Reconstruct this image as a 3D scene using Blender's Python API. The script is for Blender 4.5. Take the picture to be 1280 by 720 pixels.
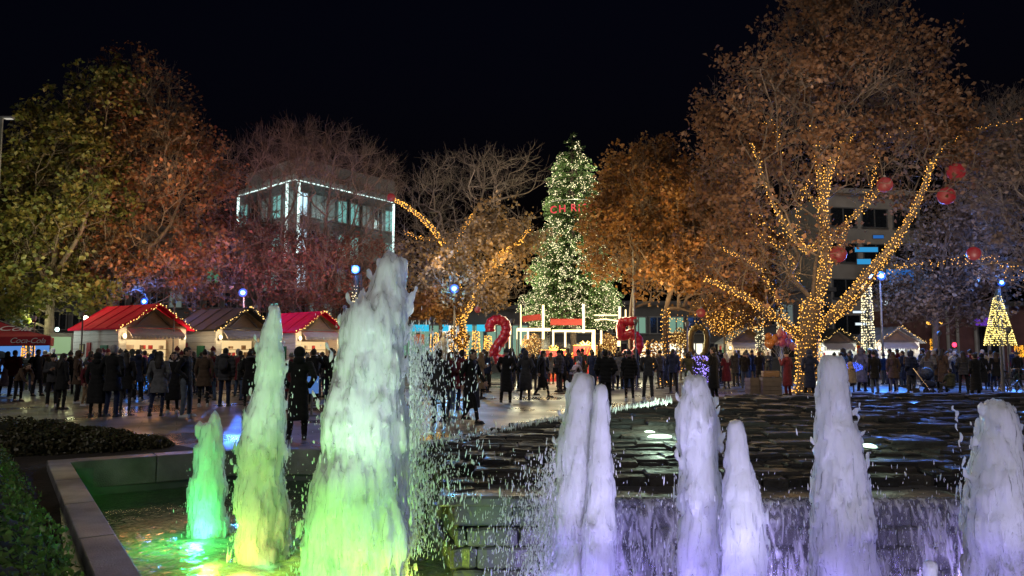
import bpy, bmesh, math, random
import numpy as np
from mathutils import Vector, Matrix, noise as mnoise
from mathutils.geometry import tessellate_polygon

# ------------------------------------------------------------------ camera, sky, city fill light, exposure
SC = bpy.context.scene
for o in list(bpy.data.objects):
    bpy.data.objects.remove(o)
COL = SC.collection
F = 931.0                      # focal length in pixels of the 1280 wide photograph
PITCH = math.atan(80.0 / F)
CAMZ = 1.65
cam_d = bpy.data.cameras.new('camera')
cam = bpy.data.objects.new('camera', cam_d)
COL.objects.link(cam)
cam_d.sensor_width = 36.0
cam_d.lens = F / 1280.0 * 36.0
cam_d.clip_start = 0.05
cam_d.clip_end = 3000
cam.location = (0, 0, CAMZ)
cam.rotation_euler = (math.pi / 2 + PITCH, 0, 0)
SC.camera = cam

SUN_EL, SUN_AZ = math.radians(38), math.radians(200)
W = bpy.data.worlds.new('World')
SC.world = W
W.use_nodes = True
nt = W.node_tree
bg = nt.nodes['Background']
sky = nt.nodes.new('ShaderNodeTexSky')
sky.sky_type = 'NISHITA'
sky.sun_disc = False
sky.sun_elevation = math.radians(-3.0)
sky.sun_rotation = SUN_AZ
tint = nt.nodes.new('ShaderNodeMix')      # city night: the last light of the sky, bluish
tint.data_type = 'RGBA'
tint.blend_type = 'MULTIPLY'
tint.inputs['Factor'].default_value = 1.0
tint.inputs['B'].default_value = (.35, .42, 1.0, 1)
nt.links.new(sky.outputs[0], tint.inputs['A'])
nt.links.new(tint.outputs['Result'], bg.inputs[0])
bg.inputs[1].default_value = 0.05
city_fill_d = bpy.data.lights.new('city_fill', 'SUN')  # added fill from behind the camera, standing for the city's ambient light
city_fill_d.energy = 0.6
city_fill_d.angle = math.radians(25)
city_fill_d.color = (1.0, 0.92, 0.86)
city_fill = bpy.data.objects.new('city_fill', city_fill_d)
COL.objects.link(city_fill)
city_fill.rotation_euler = (math.radians(52), 0, math.radians(-22))

SC.view_settings.view_transform = 'Standard'
SC.view_settings.look = 'None'
SC.view_settings.exposure = 0
SC.view_settings.gamma = 1
SC.view_settings.use_curve_mapping = False
SC.render.engine = 'CYCLES'
cy = SC.cycles
cy.use_denoising = True
try:
    cy.denoiser = 'OPENIMAGEDENOISE'
    cy.denoising_input_passes = 'RGB_ALBEDO_NORMAL'
except Exception:
    pass
cy.max_bounces = 5
cy.diffuse_bounces = 2
cy.glossy_bounces = 3
cy.transmission_bounces = 3
cy.transparent_max_bounces = 12
cy.sample_clamp_indirect = 3.0
cy.caustics_reflective = False
cy.caustics_refractive = False
cy.use_light_tree = True

RNG = np.random.default_rng(11)
random.seed(5)
R = math.radians


def P(u, v, d):
    """World point at depth d (metres straight ahead) seen at photo pixel u, v."""
    x = (u - 640) / F
    y = (360 - v) / F
    c, s = math.cos(PITCH), math.sin(PITCH)
    fy, fz = c - y * s, s + y * c
    k = d / fy
    return np.array([x * k, d, CAMZ + fz * k])


def G(u, v, z=0.0):
    """World point on the plane z seen at photo pixel u, v."""
    x = (u - 640) / F
    y = (360 - v) / F
    c, s = math.cos(PITCH), math.sin(PITCH)
    fy, fz = c - y * s, s + y * c
    k = (z - CAMZ) / fz
    return np.array([x * k, fy * k, z])


# ------------------------------------------------------------------ naming helpers
def tag(o, label=None, cat=None, group=None, kind=None):
    if label: o['label'] = label
    if cat: o['category'] = cat
    if group: o['group'] = group
    if kind: o['kind'] = kind
    return o


def thing(name, label, cat, loc=(0, 0, 0), rz=0.0, group=None):
    o = bpy.data.objects.new(name, None)
    COL.objects.link(o)
    o.empty_display_size = 0.2
    o.location = loc
    o.rotation_euler = (0, 0, rz)
    return tag(o, label, cat, group)


def link(name, me, mat=None, parent=None, smooth=False, loc=None, rz=None):
    o = bpy.data.objects.new(name, me)
    COL.objects.link(o)
    if mat is not None:
        for m in (mat if isinstance(mat, (list, tuple)) else [mat]):
            me.materials.append(m)
    if smooth and len(me.polygons):
        me.polygons.foreach_set('use_smooth', np.ones(len(me.polygons), bool))
    if parent is not None:
        o.parent = parent
    if loc is not None: o.location = loc
    if rz is not None: o.rotation_euler = (0, 0, rz)
    return o


def copy_tree(o, parent=None):
    c = o.copy()
    COL.objects.link(c)
    c.parent = parent
    for ch in o.children:
        copy_tree(ch, c)
    return c


# ------------------------------------------------------------------ mesh building
def mesh_np(name, verts, faces, matidx=None):
    """verts (n,3), faces (m,k) all the same size k."""
    verts = np.asarray(verts, np.float32).reshape(-1, 3)
    faces = np.asarray(faces, np.int32)
    m, k = faces.shape
    me = bpy.data.meshes.new(name)
    me.vertices.add(len(verts))
    me.vertices.foreach_set('co', verts.ravel())
    me.loops.add(m * k)
    me.loops.foreach_set('vertex_index', faces.ravel())
    me.polygons.add(m)
    me.polygons.foreach_set('loop_start', np.arange(0, m * k, k, dtype=np.int32))
    try:
        me.polygons.foreach_set('loop_total', np.full(m, k, np.int32))
    except Exception:
        pass
    if matidx is not None:
        me.polygons.foreach_set('material_index', np.asarray(matidx, np.int32))
    me.update(calc_edges=True)
    me.validate()
    return me


class MB:
    """Collects boxes, tubes, lofts and prisms into one mesh."""
    def __init__(self):
        self.v, self.f, self.m = [], [], []

    def add(self, verts, faces, mi=0):
        b = len(self.v)
        self.v.extend([tuple(float(c) for c in p) for p in verts])
        for f in faces:
            self.f.append([b + i for i in f])
            self.m.append(mi)

    def box(self, c, s, rz=0.0, mi=0, mat=None):
        hx, hy, hz = s[0] / 2, s[1] / 2, s[2] / 2
        pts = [Vector((x, y, z)) for z in (-hz, hz) for x, y in ((-hx, -hy), (hx, -hy), (hx, hy), (-hx, hy))]
        M = mat if mat is not None else Matrix.Rotation(rz, 3, 'Z')
        pts = [M @ p + Vector(c) for p in pts]
        self.add(pts, [(3, 2, 1, 0), (4, 5, 6, 7), (0, 1, 5, 4), (1, 2, 6, 5), (2, 3, 7, 6), (3, 0, 4, 7)], mi)

    def bar(self, a, b, w, h=None, mi=0):
        a, b = Vector(a), Vector(b)
        d = b - a
        L = d.length
        if L < 1e-6: return
        q = d.to_track_quat('X', 'Z').to_matrix()
        self.box((a + b) / 2, (L, w, h or w), mi=mi, mat=q)

    def tube(self, pts, radii, sides=8, mi=0, caps=True, ell=None):
        pts = [Vector(p) for p in pts]
        n = len(pts)
        if not hasattr(radii, '__len__'): radii = [radii] * n
        rings = []
        ref = None
        for i in range(n):
            d = (pts[min(i + 1, n - 1)] - pts[max(i - 1, 0)])
            d = d.normalized() if d.length > 1e-9 else Vector((0, 0, 1))
            if ref is None:
                ref = Vector((1, 0, 0)) if abs(d.x) < 0.8 else Vector((0, 1, 0))
            x = (ref - d * ref.dot(d)).normalized()
            ref = x
            y = d.cross(x)
            ring = []
            r = radii[i]
            rx, ry = (r, r) if not hasattr(r, '__len__') else r
            for k in range(sides):
                t = 2 * math.pi * k / sides
                ring.append(pts[i] + x * (rx * math.cos(t)) + y * (ry * math.sin(t)))
            rings.append(ring)
        verts = [p for r_ in rings for p in r_]
        faces = []
        for i in range(n - 1):
            for k in range(sides):
                k2 = (k + 1) % sides
                faces.append((i * sides + k, i * sides + k2, (i + 1) * sides + k2, (i + 1) * sides + k))
        if caps:
            faces.append(tuple(range(sides - 1, -1, -1)))
            faces.append(tuple((n - 1) * sides + k for k in range(sides)))
        self.add(verts, faces, mi)

    def capsule(self, a, b, ra, rb, sides=10, mi=0):
        a, b = Vector(a), Vector(b)
        d = b - a
        dn = d.normalized() if d.length > 1e-6 else Vector((0, 0, 1))
        pts, rad = [], []
        for t in (-0.98, -0.7, -0.35): pts.append(a + dn * ra * t); rad.append(ra * math.sqrt(1 - t * t))
        pts.append(a); rad.append(ra); pts.append(b); rad.append(rb)
        for t in (0.35, 0.7, 0.98): pts.append(b + dn * rb * t); rad.append(rb * math.sqrt(1 - t * t))
        self.tube(pts, rad, sides, mi)

    def ball(self, c, r, seg=10, rings=7, mi=0, M=None):
        r = (r, r, r) if not hasattr(r, '__len__') else r
        verts, faces = [], []
        c = Vector(c)
        for i in range(rings + 1):
            th = math.pi * i / rings
            for k in range(seg):
                ph = 2 * math.pi * k / seg
                p = Vector((r[0] * math.sin(th) * math.cos(ph), r[1] * math.sin(th) * math.sin(ph), r[2] * math.cos(th)))
                if M is not None: p = M @ p
                verts.append(c + p)
        for i in range(rings):
            for k in range(seg):
                k2 = (k + 1) % seg
                a_, b_, c_, d_ = i * seg + k, (i + 1) * seg + k, (i + 1) * seg + k2, i * seg + k2
                if i == 0: faces.append((a_, b_, c_))
                elif i == rings - 1: faces.append((a_, b_, d_))
                else: faces.append((a_, b_, c_, d_))
        self.add(verts, faces, mi)

    def prism(self, poly, z0, z1, mi=0, M=None):
        """Extrude a simple polygon [(x,y)] from z0 to z1; M maps to place."""
        n = len(poly)
        vs = [Vector((p[0], p[1], z0)) for p in poly] + [Vector((p[0], p[1], z1)) for p in poly]
        if M is not None: vs = [M @ p for p in vs]
        tris = tessellate_polygon([[Vector((p[0], p[1], 0)) for p in poly]])
        fs = [tuple(n + i for i in t) for t in tris] + [tuple(reversed(t)) for t in tris]
        for i in range(n):
            j = (i + 1) % n
            fs.append((i, j, n + j, n + i))
        self.add(vs, fs, mi)

    def mesh(self, name):
        me = bpy.data.meshes.new(name)
        me.from_pydata(self.v, [], self.f)
        me.polygons.foreach_set('material_index', np.array(self.m, np.int32))
        me.update()
        return me

    def fixed(self, name):
        me = self.mesh(name)
        bm = bmesh.new()
        bm.from_mesh(me)
        bmesh.ops.recalc_face_normals(bm, faces=bm.faces)
        bm.to_mesh(me)
        bm.free()
        return me

    def build(self, name, mat, parent=None, smooth=False, loc=None, rz=None):
        return link(name, self.fixed(name), mat, parent, smooth, loc, rz)


TMP = bpy.data.scenes.new('workbench')   # an empty side scene for evaluating modifiers quickly


def remesh(me, voxel, smooth=2, name=None, fac=0.5):
    o = bpy.data.objects.new('tmp', me)
    TMP.collection.objects.link(o)
    m = o.modifiers.new('r', 'REMESH')
    m.mode = 'VOXEL'
    m.voxel_size = voxel
    m.use_smooth_shade = True
    if smooth:
        s = o.modifiers.new('s', 'SMOOTH')
        s.iterations = smooth
        s.factor = fac
    vl = TMP.view_layers[0]
    vl.update()
    dg = vl.depsgraph
    out = bpy.data.meshes.new_from_object(o.evaluated_get(dg))
    bpy.data.objects.remove(o)
    bpy.data.meshes.remove(me)
    out.name = name or 'mesh'
    out.materials.clear()
    return out


def ico(sub):
    bm = bmesh.new()
    bmesh.ops.create_icosphere(bm, subdivisions=sub, radius=1.0)
    v = np.array([x.co[:] for x in bm.verts])
    f = np.array([[q.index for q in t.verts] for t in bm.faces])
    bm.free()
    return v, f


ICO1, ICO2 = ico(1), ico(2)


def blobs_np(cent, scale, base=ICO1, tilt=None):
    """Many ellipsoids: cent (n,3), scale (n,3) -> verts, faces."""
    v, f = base
    n = len(cent)
    vv = v[None] * scale[:, None, :]
    if tilt is not None:
        vv[:, :, 0] += vv[:, :, 2] * tilt[:, None, 0]
        vv[:, :, 1] += vv[:, :, 2] * tilt[:, None, 1]
    vv = vv + cent[:, None, :]
    ff = f[None] + (np.arange(n) * len(v))[:, None, None]
    return vv.reshape(-1, 3), ff.reshape(-1, 3)


def segs_np(p0, p1, r0, r1, k=3):
    """Many thin frustums -> verts, quads."""
    p0, p1 = np.asarray(p0, float), np.asarray(p1, float)
    d = p1 - p0
    L = np.linalg.norm(d, axis=1, keepdims=True) + 1e-9
    d = d / L
    ref = np.where(np.abs(d[:, 2:3]) < 0.9, np.array([[0, 0, 1.0]]), np.array([[1.0, 0, 0]]))
    x = np.cross(d, ref)
    x /= np.linalg.norm(x, axis=1, keepdims=True) + 1e-9
    y = np.cross(d, x)
    t = np.arange(k) * 2 * math.pi / k
    ring = x[:, None] * np.cos(t)[None, :, None] + y[:, None] * np.sin(t)[None, :, None]
    a = p0[:, None] + ring * np.asarray(r0).reshape(-1, 1, 1)
    b = p1[:, None] + ring * np.asarray(r1).reshape(-1, 1, 1)
    vv = np.concatenate([a, b], axis=1)
    i = np.arange(k)
    j = (i + 1) % k
    q = np.stack([i, j, j + k, i + k], axis=1)
    ff = q[None] + (np.arange(len(p0)) * 2 * k)[:, None, None]
    return vv.reshape(-1, 3), ff.reshape(-1, 4)


def vnoise(p, s, seed=0.0):
    """Cheap smooth pseudo noise in about -1..1 for arrays (n,3)."""
    q = np.asarray(p) * s + seed
    a = np.sin(q[:, 0] * 1.7 + 1.3 * np.sin(q[:, 1] * 1.1 + seed)) + np.sin(q[:, 1] * 1.9 + 1.7 * np.sin(q[:, 2] * 1.3))
    a += np.sin(q[:, 2] * 2.1 + 1.5 * np.sin(q[:, 0] * 0.9 + 2.0)) + np.sin((q[:, 0] + q[:, 1] - q[:, 2]) * 2.7)
    return a / 3.0


# ------------------------------------------------------------------ materials
MATS = {}


def pmat(name, col, rough=0.65, var=0.25, scale=6.0, bump=0.0, metal=0.0, spec=0.5, bscale=None, coat=0.0, stretch=None,
         rvar=0.0, sheen=0.0):
    if name in MATS: return MATS[name]
    m = bpy.data.materials.new(name)
    m.use_nodes = True
    n, l = m.node_tree.nodes, m.node_tree.links
    b = n['Principled BSDF']
    tc = n.new('ShaderNodeTexCoord')
    src = tc.outputs['Object']
    if stretch:
        mp = n.new('ShaderNodeMapping')
        mp.inputs['Scale'].default_value = stretch
        l.new(src, mp.inputs[0])
        src = mp.outputs[0]
    nz = n.new('ShaderNodeTexNoise')
    nz.inputs['Scale'].default_value = scale
    nz.inputs['Detail'].default_value = 5
    l.new(src, nz.inputs['Vector'])
    rp = n.new('ShaderNodeValToRGB')
    c = np.array(col)
    rp.color_ramp.elements[0].position = 0.3
    rp.color_ramp.elements[1].position = 0.7
    rp.color_ramp.elements[0].color = (*np.clip(c * (1 - var), 0, 1), 1)
    rp.color_ramp.elements[1].color = (*np.clip(c * (1 + var), 0, 1), 1)
    l.new(nz.outputs['Fac'], rp.inputs[0])
    l.new(rp.outputs[0], b.inputs['Base Color'])
    b.inputs['Roughness'].default_value = rough
    b.inputs['Metallic'].default_value = metal
    b.inputs['Specular IOR Level'].default_value = spec
    b.inputs['Coat Weight'].default_value = coat
    if sheen: b.inputs['Sheen Weight'].default_value = sheen
    if rvar:
        mr = n.new('ShaderNodeMapRange')
        mr.inputs['From Min'].default_value = 0.35
        mr.inputs['From Max'].default_value = 0.65
        mr.inputs['To Min'].default_value = max(0.02, rough - rvar)
        mr.inputs['To Max'].default_value = min(1, rough + rvar)
        n2 = n.new('ShaderNodeTexNoise')
        n2.inputs['Scale'].default_value = scale * 0.4
        n2.inputs['Detail'].default_value = 4
        l.new(src, n2.inputs['Vector'])
        l.new(n2.outputs['Fac'], mr.inputs['Value'])
        l.new(mr.outputs[0], b.inputs['Roughness'])
    if bump:
        bn = n.new('ShaderNodeBump')
        bn.inputs['Strength'].default_value = bump
        bn.inputs['Distance'].default_value = 0.02
        n3 = n.new('ShaderNodeTexNoise')
        n3.inputs['Scale'].default_value = bscale or scale * 4
        n3.inputs['Detail'].default_value = 6
        l.new(src, n3.inputs['Vector'])
        l.new(n3.outputs['Fac'], bn.inputs['Height'])
        l.new(bn.outputs[0], b.inputs['Normal'])
    MATS[name] = m
    return m


def emat(name, col, strength, sample=False):
    if name in MATS: return MATS[name]
    m = bpy.data.materials.new(name)
    m.use_nodes = True
    n, l = m.node_tree.nodes, m.node_tree.links
    b = n['Principled BSDF']
    b.inputs['Base Color'].default_value = (0.02, 0.02, 0.02, 1)
    b.inputs['Emission Color'].default_value = (*col, 1)
    b.inputs['Emission Strength'].default_value = strength
    if not sample:
        try: m.cycles.emission_sampling = 'NONE'
        except Exception: pass
    MATS[name] = m
    return m


def leafmat(name, cols, trans=0.45, rough=0.55):
    """Leaf material: each leaf takes its own tint from a ramp."""
    if name in MATS: return MATS[name]
    m = bpy.data.materials.new(name)
    m.use_nodes = True
    n, l = m.node_tree.nodes, m.node_tree.links
    n.remove(n['Principled BSDF'])
    out = n['Material Output']
    g = n.new('ShaderNodeNewGeometry')
    tc = n.new('ShaderNodeTexCoord')
    nz = n.new('ShaderNodeTexNoise')
    nz.inputs['Scale'].default_value = 0.45
    nz.inputs['Detail'].default_value = 2
    l.new(tc.outputs['Object'], nz.inputs['Vector'])
    mx = n.new('ShaderNodeMath')
    mx.operation = 'MULTIPLY_ADD'
    l.new(g.outputs['Random Per Island'], mx.inputs[0])
    mx.inputs[1].default_value = 0.55
    mr = n.new('ShaderNodeMapRange')
    mr.inputs['From Min'].default_value = 0.3
    mr.inputs['From Max'].default_value = 0.7
    mr.inputs['To Min'].default_value = 0.0
    mr.inputs['To Max'].default_value = 0.45
    l.new(nz.outputs['Fac'], mr.inputs['Value'])
    l.new(mr.outputs[0], mx.inputs[2])
    rp = n.new('ShaderNodeValToRGB')
    els = rp.color_ramp.elements
    while len(els) < len(cols): els.new(0.5)
    for i, c in enumerate(cols):
        els[i].position = i / (len(cols) - 1)
        els[i].color = (*c, 1)
    l.new(mx.outputs[0], rp.inputs[0])
    df = n.new('ShaderNodeBsdfDiffuse')
    tr = n.new('ShaderNodeBsdfTranslucent')
    l.new(rp.outputs[0], df.inputs[0])
    l.new(rp.outputs[0], tr.inputs[0])
    ms = n.new('ShaderNodeMixShader')
    ms.inputs[0].default_value = trans
    l.new(df.outputs[0], ms.inputs[1])
    l.new(tr.outputs[0], ms.inputs[2])
    gl = n.new('ShaderNodeBsdfGlossy')
    gl.inputs['Roughness'].default_value = rough
    gl.inputs[0].default_value = (0.6, 0.6, 0.6, 1)
    ms2 = n.new('ShaderNodeMixShader')
    ms2.inputs[0].default_value = 0.04
    l.new(ms.outputs[0], ms2.inputs[1])
    l.new(gl.outputs[0], ms2.inputs[2])
    l.new(ms2.outputs[0], out.inputs[0])
    MATS[name] = m
    return m


def lamp(name, kind, loc, energy, col, target=None, size=0.1, spot=60, blend=0.6, parent=None):
    d = bpy.data.lights.new(name, kind)
    d.energy = energy
    d.color = col
    if kind in ('POINT', 'SPOT'): d.shadow_soft_size = size
    if kind == 'SPOT':
        d.spot_size = R(spot)
        d.spot_blend = blend
    o = bpy.data.objects.new(name, d)
    COL.objects.link(o)
    o.location = loc
    if target is not None:
        o.rotation_euler = (Vector(target) - Vector(loc)).to_track_quat('-Z', 'Y').to_euler()
    return o

# ------------------------------------------------------------------ ground, pool, terrace
WATER_Z = -0.40
POOL = [(-6.3, 10.7), (-4.2, 12.2), (-0.3, 11.9), (16, 11.9), (16, 1.9), (0.2, 1.2), (-0.56, 2.3)]


def paving_mat():
    m = bpy.data.materials.new('plaza_paving')
    m.use_nodes = True
    n, l = m.node_tree.nodes, m.node_tree.links
    b = n['Principled BSDF']
    tc = n.new('ShaderNodeTexCoord')
    mp = n.new('ShaderNodeMapping')
    mp.inputs['Rotation'].default_value = (0, 0, R(-24))
    l.new(tc.outputs['Object'], mp.inputs[0])
    br = n.new('ShaderNodeTexBrick')
    br.inputs['Scale'].default_value = 1.0
    br.inputs['Brick Width'].default_value = 1.5
    br.inputs['Row Height'].default_value = 0.75
    br.inputs['Mortar Size'].default_value = 0.012
    br.inputs['Mortar Smooth'].default_value = 0.3
    br.inputs['Color1'].default_value = (0.115, 0.108, 0.105, 1)
    br.inputs['Color2'].default_value = (0.165, 0.152, 0.145, 1)
    br.inputs['Mortar'].default_value = (0.03, 0.03, 0.03, 1)
    l.new(mp.outputs[0], br.inputs['Vector'])
    nz = n.new('ShaderNodeTexNoise')
    nz.inputs['Scale'].default_value = 0.8
    nz.inputs['Detail'].default_value = 8
    l.new(mp.outputs[0], nz.inputs['Vector'])
    mx = n.new('ShaderNodeMix')
    mx.data_type = 'RGBA'
    mx.blend_type = 'MULTIPLY'
    mx.inputs['Factor'].default_value = 0.8
    rp = n.new('ShaderNodeValToRGB')
    rp.color_ramp.elements[0].position = 0.32
    rp.color_ramp.elements[0].color = (0.45, 0.45, 0.45, 1)
    rp.color_ramp.elements[1].position = 0.65
    rp.color_ramp.elements[1].color = (1, 1, 1, 1)
    l.new(nz.outputs['Fac'], rp.inputs[0])
    l.new(br.outputs['Color'], mx.inputs['A'])
    l.new(rp.outputs[0], mx.inputs['B'])
    l.new(mx.outputs['Result'], b.inputs['Base Color'])
    # wet patches: lower roughness in blotches
    n2 = n.new('ShaderNodeTexNoise')
    n2.inputs['Scale'].default_value = 0.35
    n2.inputs['Detail'].default_value = 5
    l.new(mp.outputs[0], n2.inputs['Vector'])
    mr = n.new('ShaderNodeMapRange')
    mr.inputs['From Min'].default_value = 0.4
    mr.inputs['From Max'].default_value = 0.6
    mr.inputs['To Min'].default_value = 0.22
    mr.inputs['To Max'].default_value = 0.55
    l.new(n2.outputs['Fac'], mr.inputs['Value'])
    l.new(mr.outputs[0], b.inputs['Roughness'])
    bn = n.new('ShaderNodeBump')
    bn.inputs['Strength'].default_value = 0.5
    bn.inputs['Distance'].default_value = 0.01
    ad = n.new('ShaderNodeMath')
    ad.operation = 'SUBTRACT'
    n3 = n.new('ShaderNodeTexNoise')
    n3.inputs['Scale'].default_value = 5
    n3.inputs['Detail'].default_value = 6
    l.new(mp.outputs[0], n3.inputs['Vector'])
    l.new(n3.outputs['Fac'], ad.inputs[0])
    l.new(br.outputs['Fac'], ad.inputs[1])
    l.new(ad.outputs[0], bn.inputs['Height'])
    l.new(bn.outputs[0], b.inputs['Normal'])
    return m


def flat(name, outer, holes, z, mat, kind='structure'):
    loops = [[Vector((x, y, 0)) for x, y in outer]] + [[Vector((x, y, 0)) for x, y in h] for h in holes]
    tris = tessellate_polygon(loops)
    vs = [(p.x, p.y, z) for lp in loops for p in lp]
    me = bpy.data.meshes.new(name)
    me.from_pydata(vs, [], [tuple(t) for t in tris])
    bm = bmesh.new()
    bm.from_mesh(me)
    for f in bm.faces:
        f.normal_update()
        if f.normal.z < 0: f.normal_flip()
    bm.to_mesh(me)
    bm.free()
    o = link(name, me, mat)
    o['kind'] = kind
    return o


PAVE = paving_mat()
flat('plaza', [(-70, -12), (70, -12), (70, 62), (-70, 62)], [POOL], 0.0, PAVE)
ASPH = pmat('asphalt', (0.05, 0.05, 0.052), 0.6, 0.25, 3, bump=0.3, bscale=40)
flat('ground', [(-900, -400), (900, -400), (900, 1500), (-900, 1500)], [[(-70, -12), (70, -12), (70, 62), (-70, 62)]], -0.12, ASPH)
mb = MB()
mb.box((0, 62.1, -0.06), (140, 0.2, 0.124))
tag(mb.build('kerb', pmat('kerb_stone', (0.3, 0.29, 0.27), 0.7)), kind='structure')
mb = MB()
for k in range(18):
    mb.box((-68 + k * 8, 70.0, -0.116), (3.0, 0.12, 0.004))
tag(mb.build('road_marking', pmat('road_paint', (0.7, 0.7, 0.68), 0.6)), kind='structure')

# pool basin
POOLFLOOR = pmat('pool_floor', (0.10, 0.11, 0.10), 0.6, 0.35, 2.5, bump=0.3)
flat('pool_floor', POOL, [], -0.85, POOLFLOOR)
mb = MB()
n_ = len(POOL)
for i in range(n_):
    a, b = POOL[i], POOL[(i + 1) % n_]
    mb.add([(a[0], a[1], -0.85), (b[0], b[1], -0.85), (b[0], b[1], -0.003), (a[0], a[1], -0.003)], [(0, 1, 2, 3)])
POOLWALL = pmat('pool_wall', (0.085, 0.09, 0.105), 0.45, 0.3, 2.0, bump=0.25)
tag(mb.build('pool_wall', POOLWALL), kind='structure')


def stone_mat(name, cols, rough, var=0.35, bump=0.6, rv=0.15, bscale=14, spec=.5):
    m = bpy.data.materials.new(name)
    m.use_nodes = True
    n, l = m.node_tree.nodes, m.node_tree.links
    b = n['Principled BSDF']
    b.inputs['Specular IOR Level'].default_value = spec
    g = n.new('ShaderNodeNewGeometry')
    tc = n.new('ShaderNodeTexCoord')
    rp = n.new('ShaderNodeValToRGB')
    els = rp.color_ramp.elements
    while len(els) < len(cols): els.new(0.5)
    for i, c in enumerate(cols):
        els[i].position = i / (len(cols) - 1)
        els[i].color = (*c, 1)
    l.new(g.outputs['Random Per Island'], rp.inputs[0])
    nz = n.new('ShaderNodeTexNoise')
    nz.inputs['Scale'].default_value = 5
    nz.inputs['Detail'].default_value = 8
    l.new(tc.outputs['Object'], nz.inputs['Vector'])
    r2 = n.new('ShaderNodeValToRGB')
    r2.color_ramp.elements[0].position = 0.3
    r2.color_ramp.elements[1].position = 0.7
    r2.color_ramp.elements[0].color = (1 - var, 1 - var, 1 - var, 1)
    r2.color_ramp.elements[1].color = (1, 1, 1, 1)
    l.new(nz.outputs['Fac'], r2.inputs[0])
    mx = n.new('ShaderNodeMix')
    mx.data_type = 'RGBA'
    mx.blend_type = 'MULTIPLY'
    mx.inputs['Factor'].default_value = 1
    l.new(rp.outputs[0], mx.inputs['A'])
    l.new(r2.outputs[0], mx.inputs['B'])
    l.new(mx.outputs['Result'], b.inputs['Base Color'])
    mr = n.new('ShaderNodeMapRange')
    mr.inputs['From Min'].default_value = 0.35
    mr.inputs['From Max'].default_value = 0.65
    mr.inputs['To Min'].default_value = max(0.03, rough - rv)
    mr.inputs['To Max'].default_value = rough + rv
    l.new(nz.outputs['Fac'], mr.inputs['Value'])
    l.new(mr.outputs[0], b.inputs['Roughness'])
    n3 = n.new('ShaderNodeTexNoise')
    n3.inputs['Scale'].default_value = bscale
    n3.inputs['Detail'].default_value = 7
    n3.inputs['Distortion'].default_value = 0.6
    l.new(tc.outputs['Object'], n3.inputs['Vector'])
    bn = n.new('ShaderNodeBump')
    bn.inputs['Strength'].default_value = bump
    bn.inputs['Distance'].default_value = 0.03
    l.new(n3.outputs['Fac'], bn.inputs['Height'])
    l.new(bn.outputs[0], b.inputs['Normal'])
    return m


def stone(mb, c, s, rz=0.0, jit=0.015, rnd=random):
    """A rough block: a box with its eight corners and edge middles knocked about."""
    M = Matrix.Rotation(rz, 3, 'Z')
    hx, hy, hz = s[0] / 2, s[1] / 2, s[2] / 2
    nx = 3
    vs = []
    bev = min(0.018, hz * 0.4)
    for (sz, ins) in ((-1, bev), (-1 + 2 * bev / (2 * hz), 0), (1 - 2 * bev / (2 * hz), 0), (1, bev)):
        ring = []
        ax, ay = hx - ins, hy - ins
        path = [(-ax, -ay), (-ax * .33, -ay), (ax * .33, -ay), (ax, -ay), (ax, 0), (ax, ay), (0, ay), (-ax, ay), (-ax, 0)]
        for (x, y) in path:
            ring.append((x, y, sz * hz))
        vs.append(ring)
    k = 9
    off = [(rnd.uniform(-jit, jit), rnd.uniform(-jit, jit), rnd.uniform(-jit, jit) * .6) for _ in range(k)]
    pts = []
    for ri, ring in enumerate(vs):
        for i, p in enumerate(ring):
            q = Vector((p[0] + off[i][0], p[1] + off[i][1], p[2] + (off[i][2] if ri > 1 else 0) + rnd.uniform(-.3, .3) * jit))
            pts.append(M @ q + Vector(c))
    fs = []
    for r_ in range(3):
        for i in range(k):
            j = (i + 1) % k
            fs.append((r_ * k + i, r_ * k + j, (r_ + 1) * k + j, (r_ + 1) * k + i))
    fs.append(tuple(reversed(range(k))))
    fs.append(tuple(3 * k + i for i in range(k)))
    mb.add(pts, fs)


CREST = [(11.8, 12.6), (8.5, 12.4), (3.93, 12.2), (2.24, 11.6), (0.68, 10.6), (-0.21, 9.8), (-1.06, 9.0)]
CREST_Z = [.97, .96, .955, .875, .735, .63, .54]
TERR = [(-0.58, 6.8), (11.8, 6.8)] + CREST


def inside(x, y, poly=TERR):
    c = False
    j = len(poly) - 1
    for i in range(len(poly)):
        xi, yi = poly[i]
        xj, yj = poly[j]
        if (yi > y) != (yj > y) and x < (xj - xi) * (y - yi) / (yj - yi) + xi: c = not c
        j = i
    return c


def terr_z(x, y):
    """Height of the cascade: it climbs from the lip above the pool to its curved rim."""
    cx = [c[0] for c in CREST][::-1]
    yr = float(np.interp(x, cx, [c[1] for c in CREST][::-1]))
    zr = float(np.interp(x, cx, CREST_Z[::-1]))
    t = min(max((y - 6.8) / max(yr - 6.8, .5), 0), 1)
    return .385 + (zr - .385) * t ** .85


rs = random.Random(3)
terr = thing('stone_terrace', 'low dark stone cascade terrace of wet slates behind the violet lit jets', 'stone terrace', (0, 0, 0))
SLATE = stone_mat('wet_slate', [(0.035, 0.035, 0.038), (0.06, 0.056, 0.055), (0.085, 0.074, 0.066), (0.045, 0.047, 0.052)], 0.55, rv=.2, bump=.9, spec=.12)
BLOCK = stone_mat('stone_block', [(0.075, 0.075, 0.085), (0.12, 0.118, 0.125), (0.16, 0.155, 0.16), (0.05, 0.05, 0.055)], 0.42, bump=0.8, bscale=9)
mb = MB()
mb.prism([(-.46, 6.95), (11.7, 6.95), (11.7, 12.5), (8.5, 12.3), (3.96, 12.1), (2.3, 11.5), (.74, 10.5), (-.14, 9.72), (-.94, 8.95)], -0.85, 0.30)
mb.build('core', pmat('terrace_core', (0.02, 0.02, 0.022), 0.5), terr)
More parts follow.
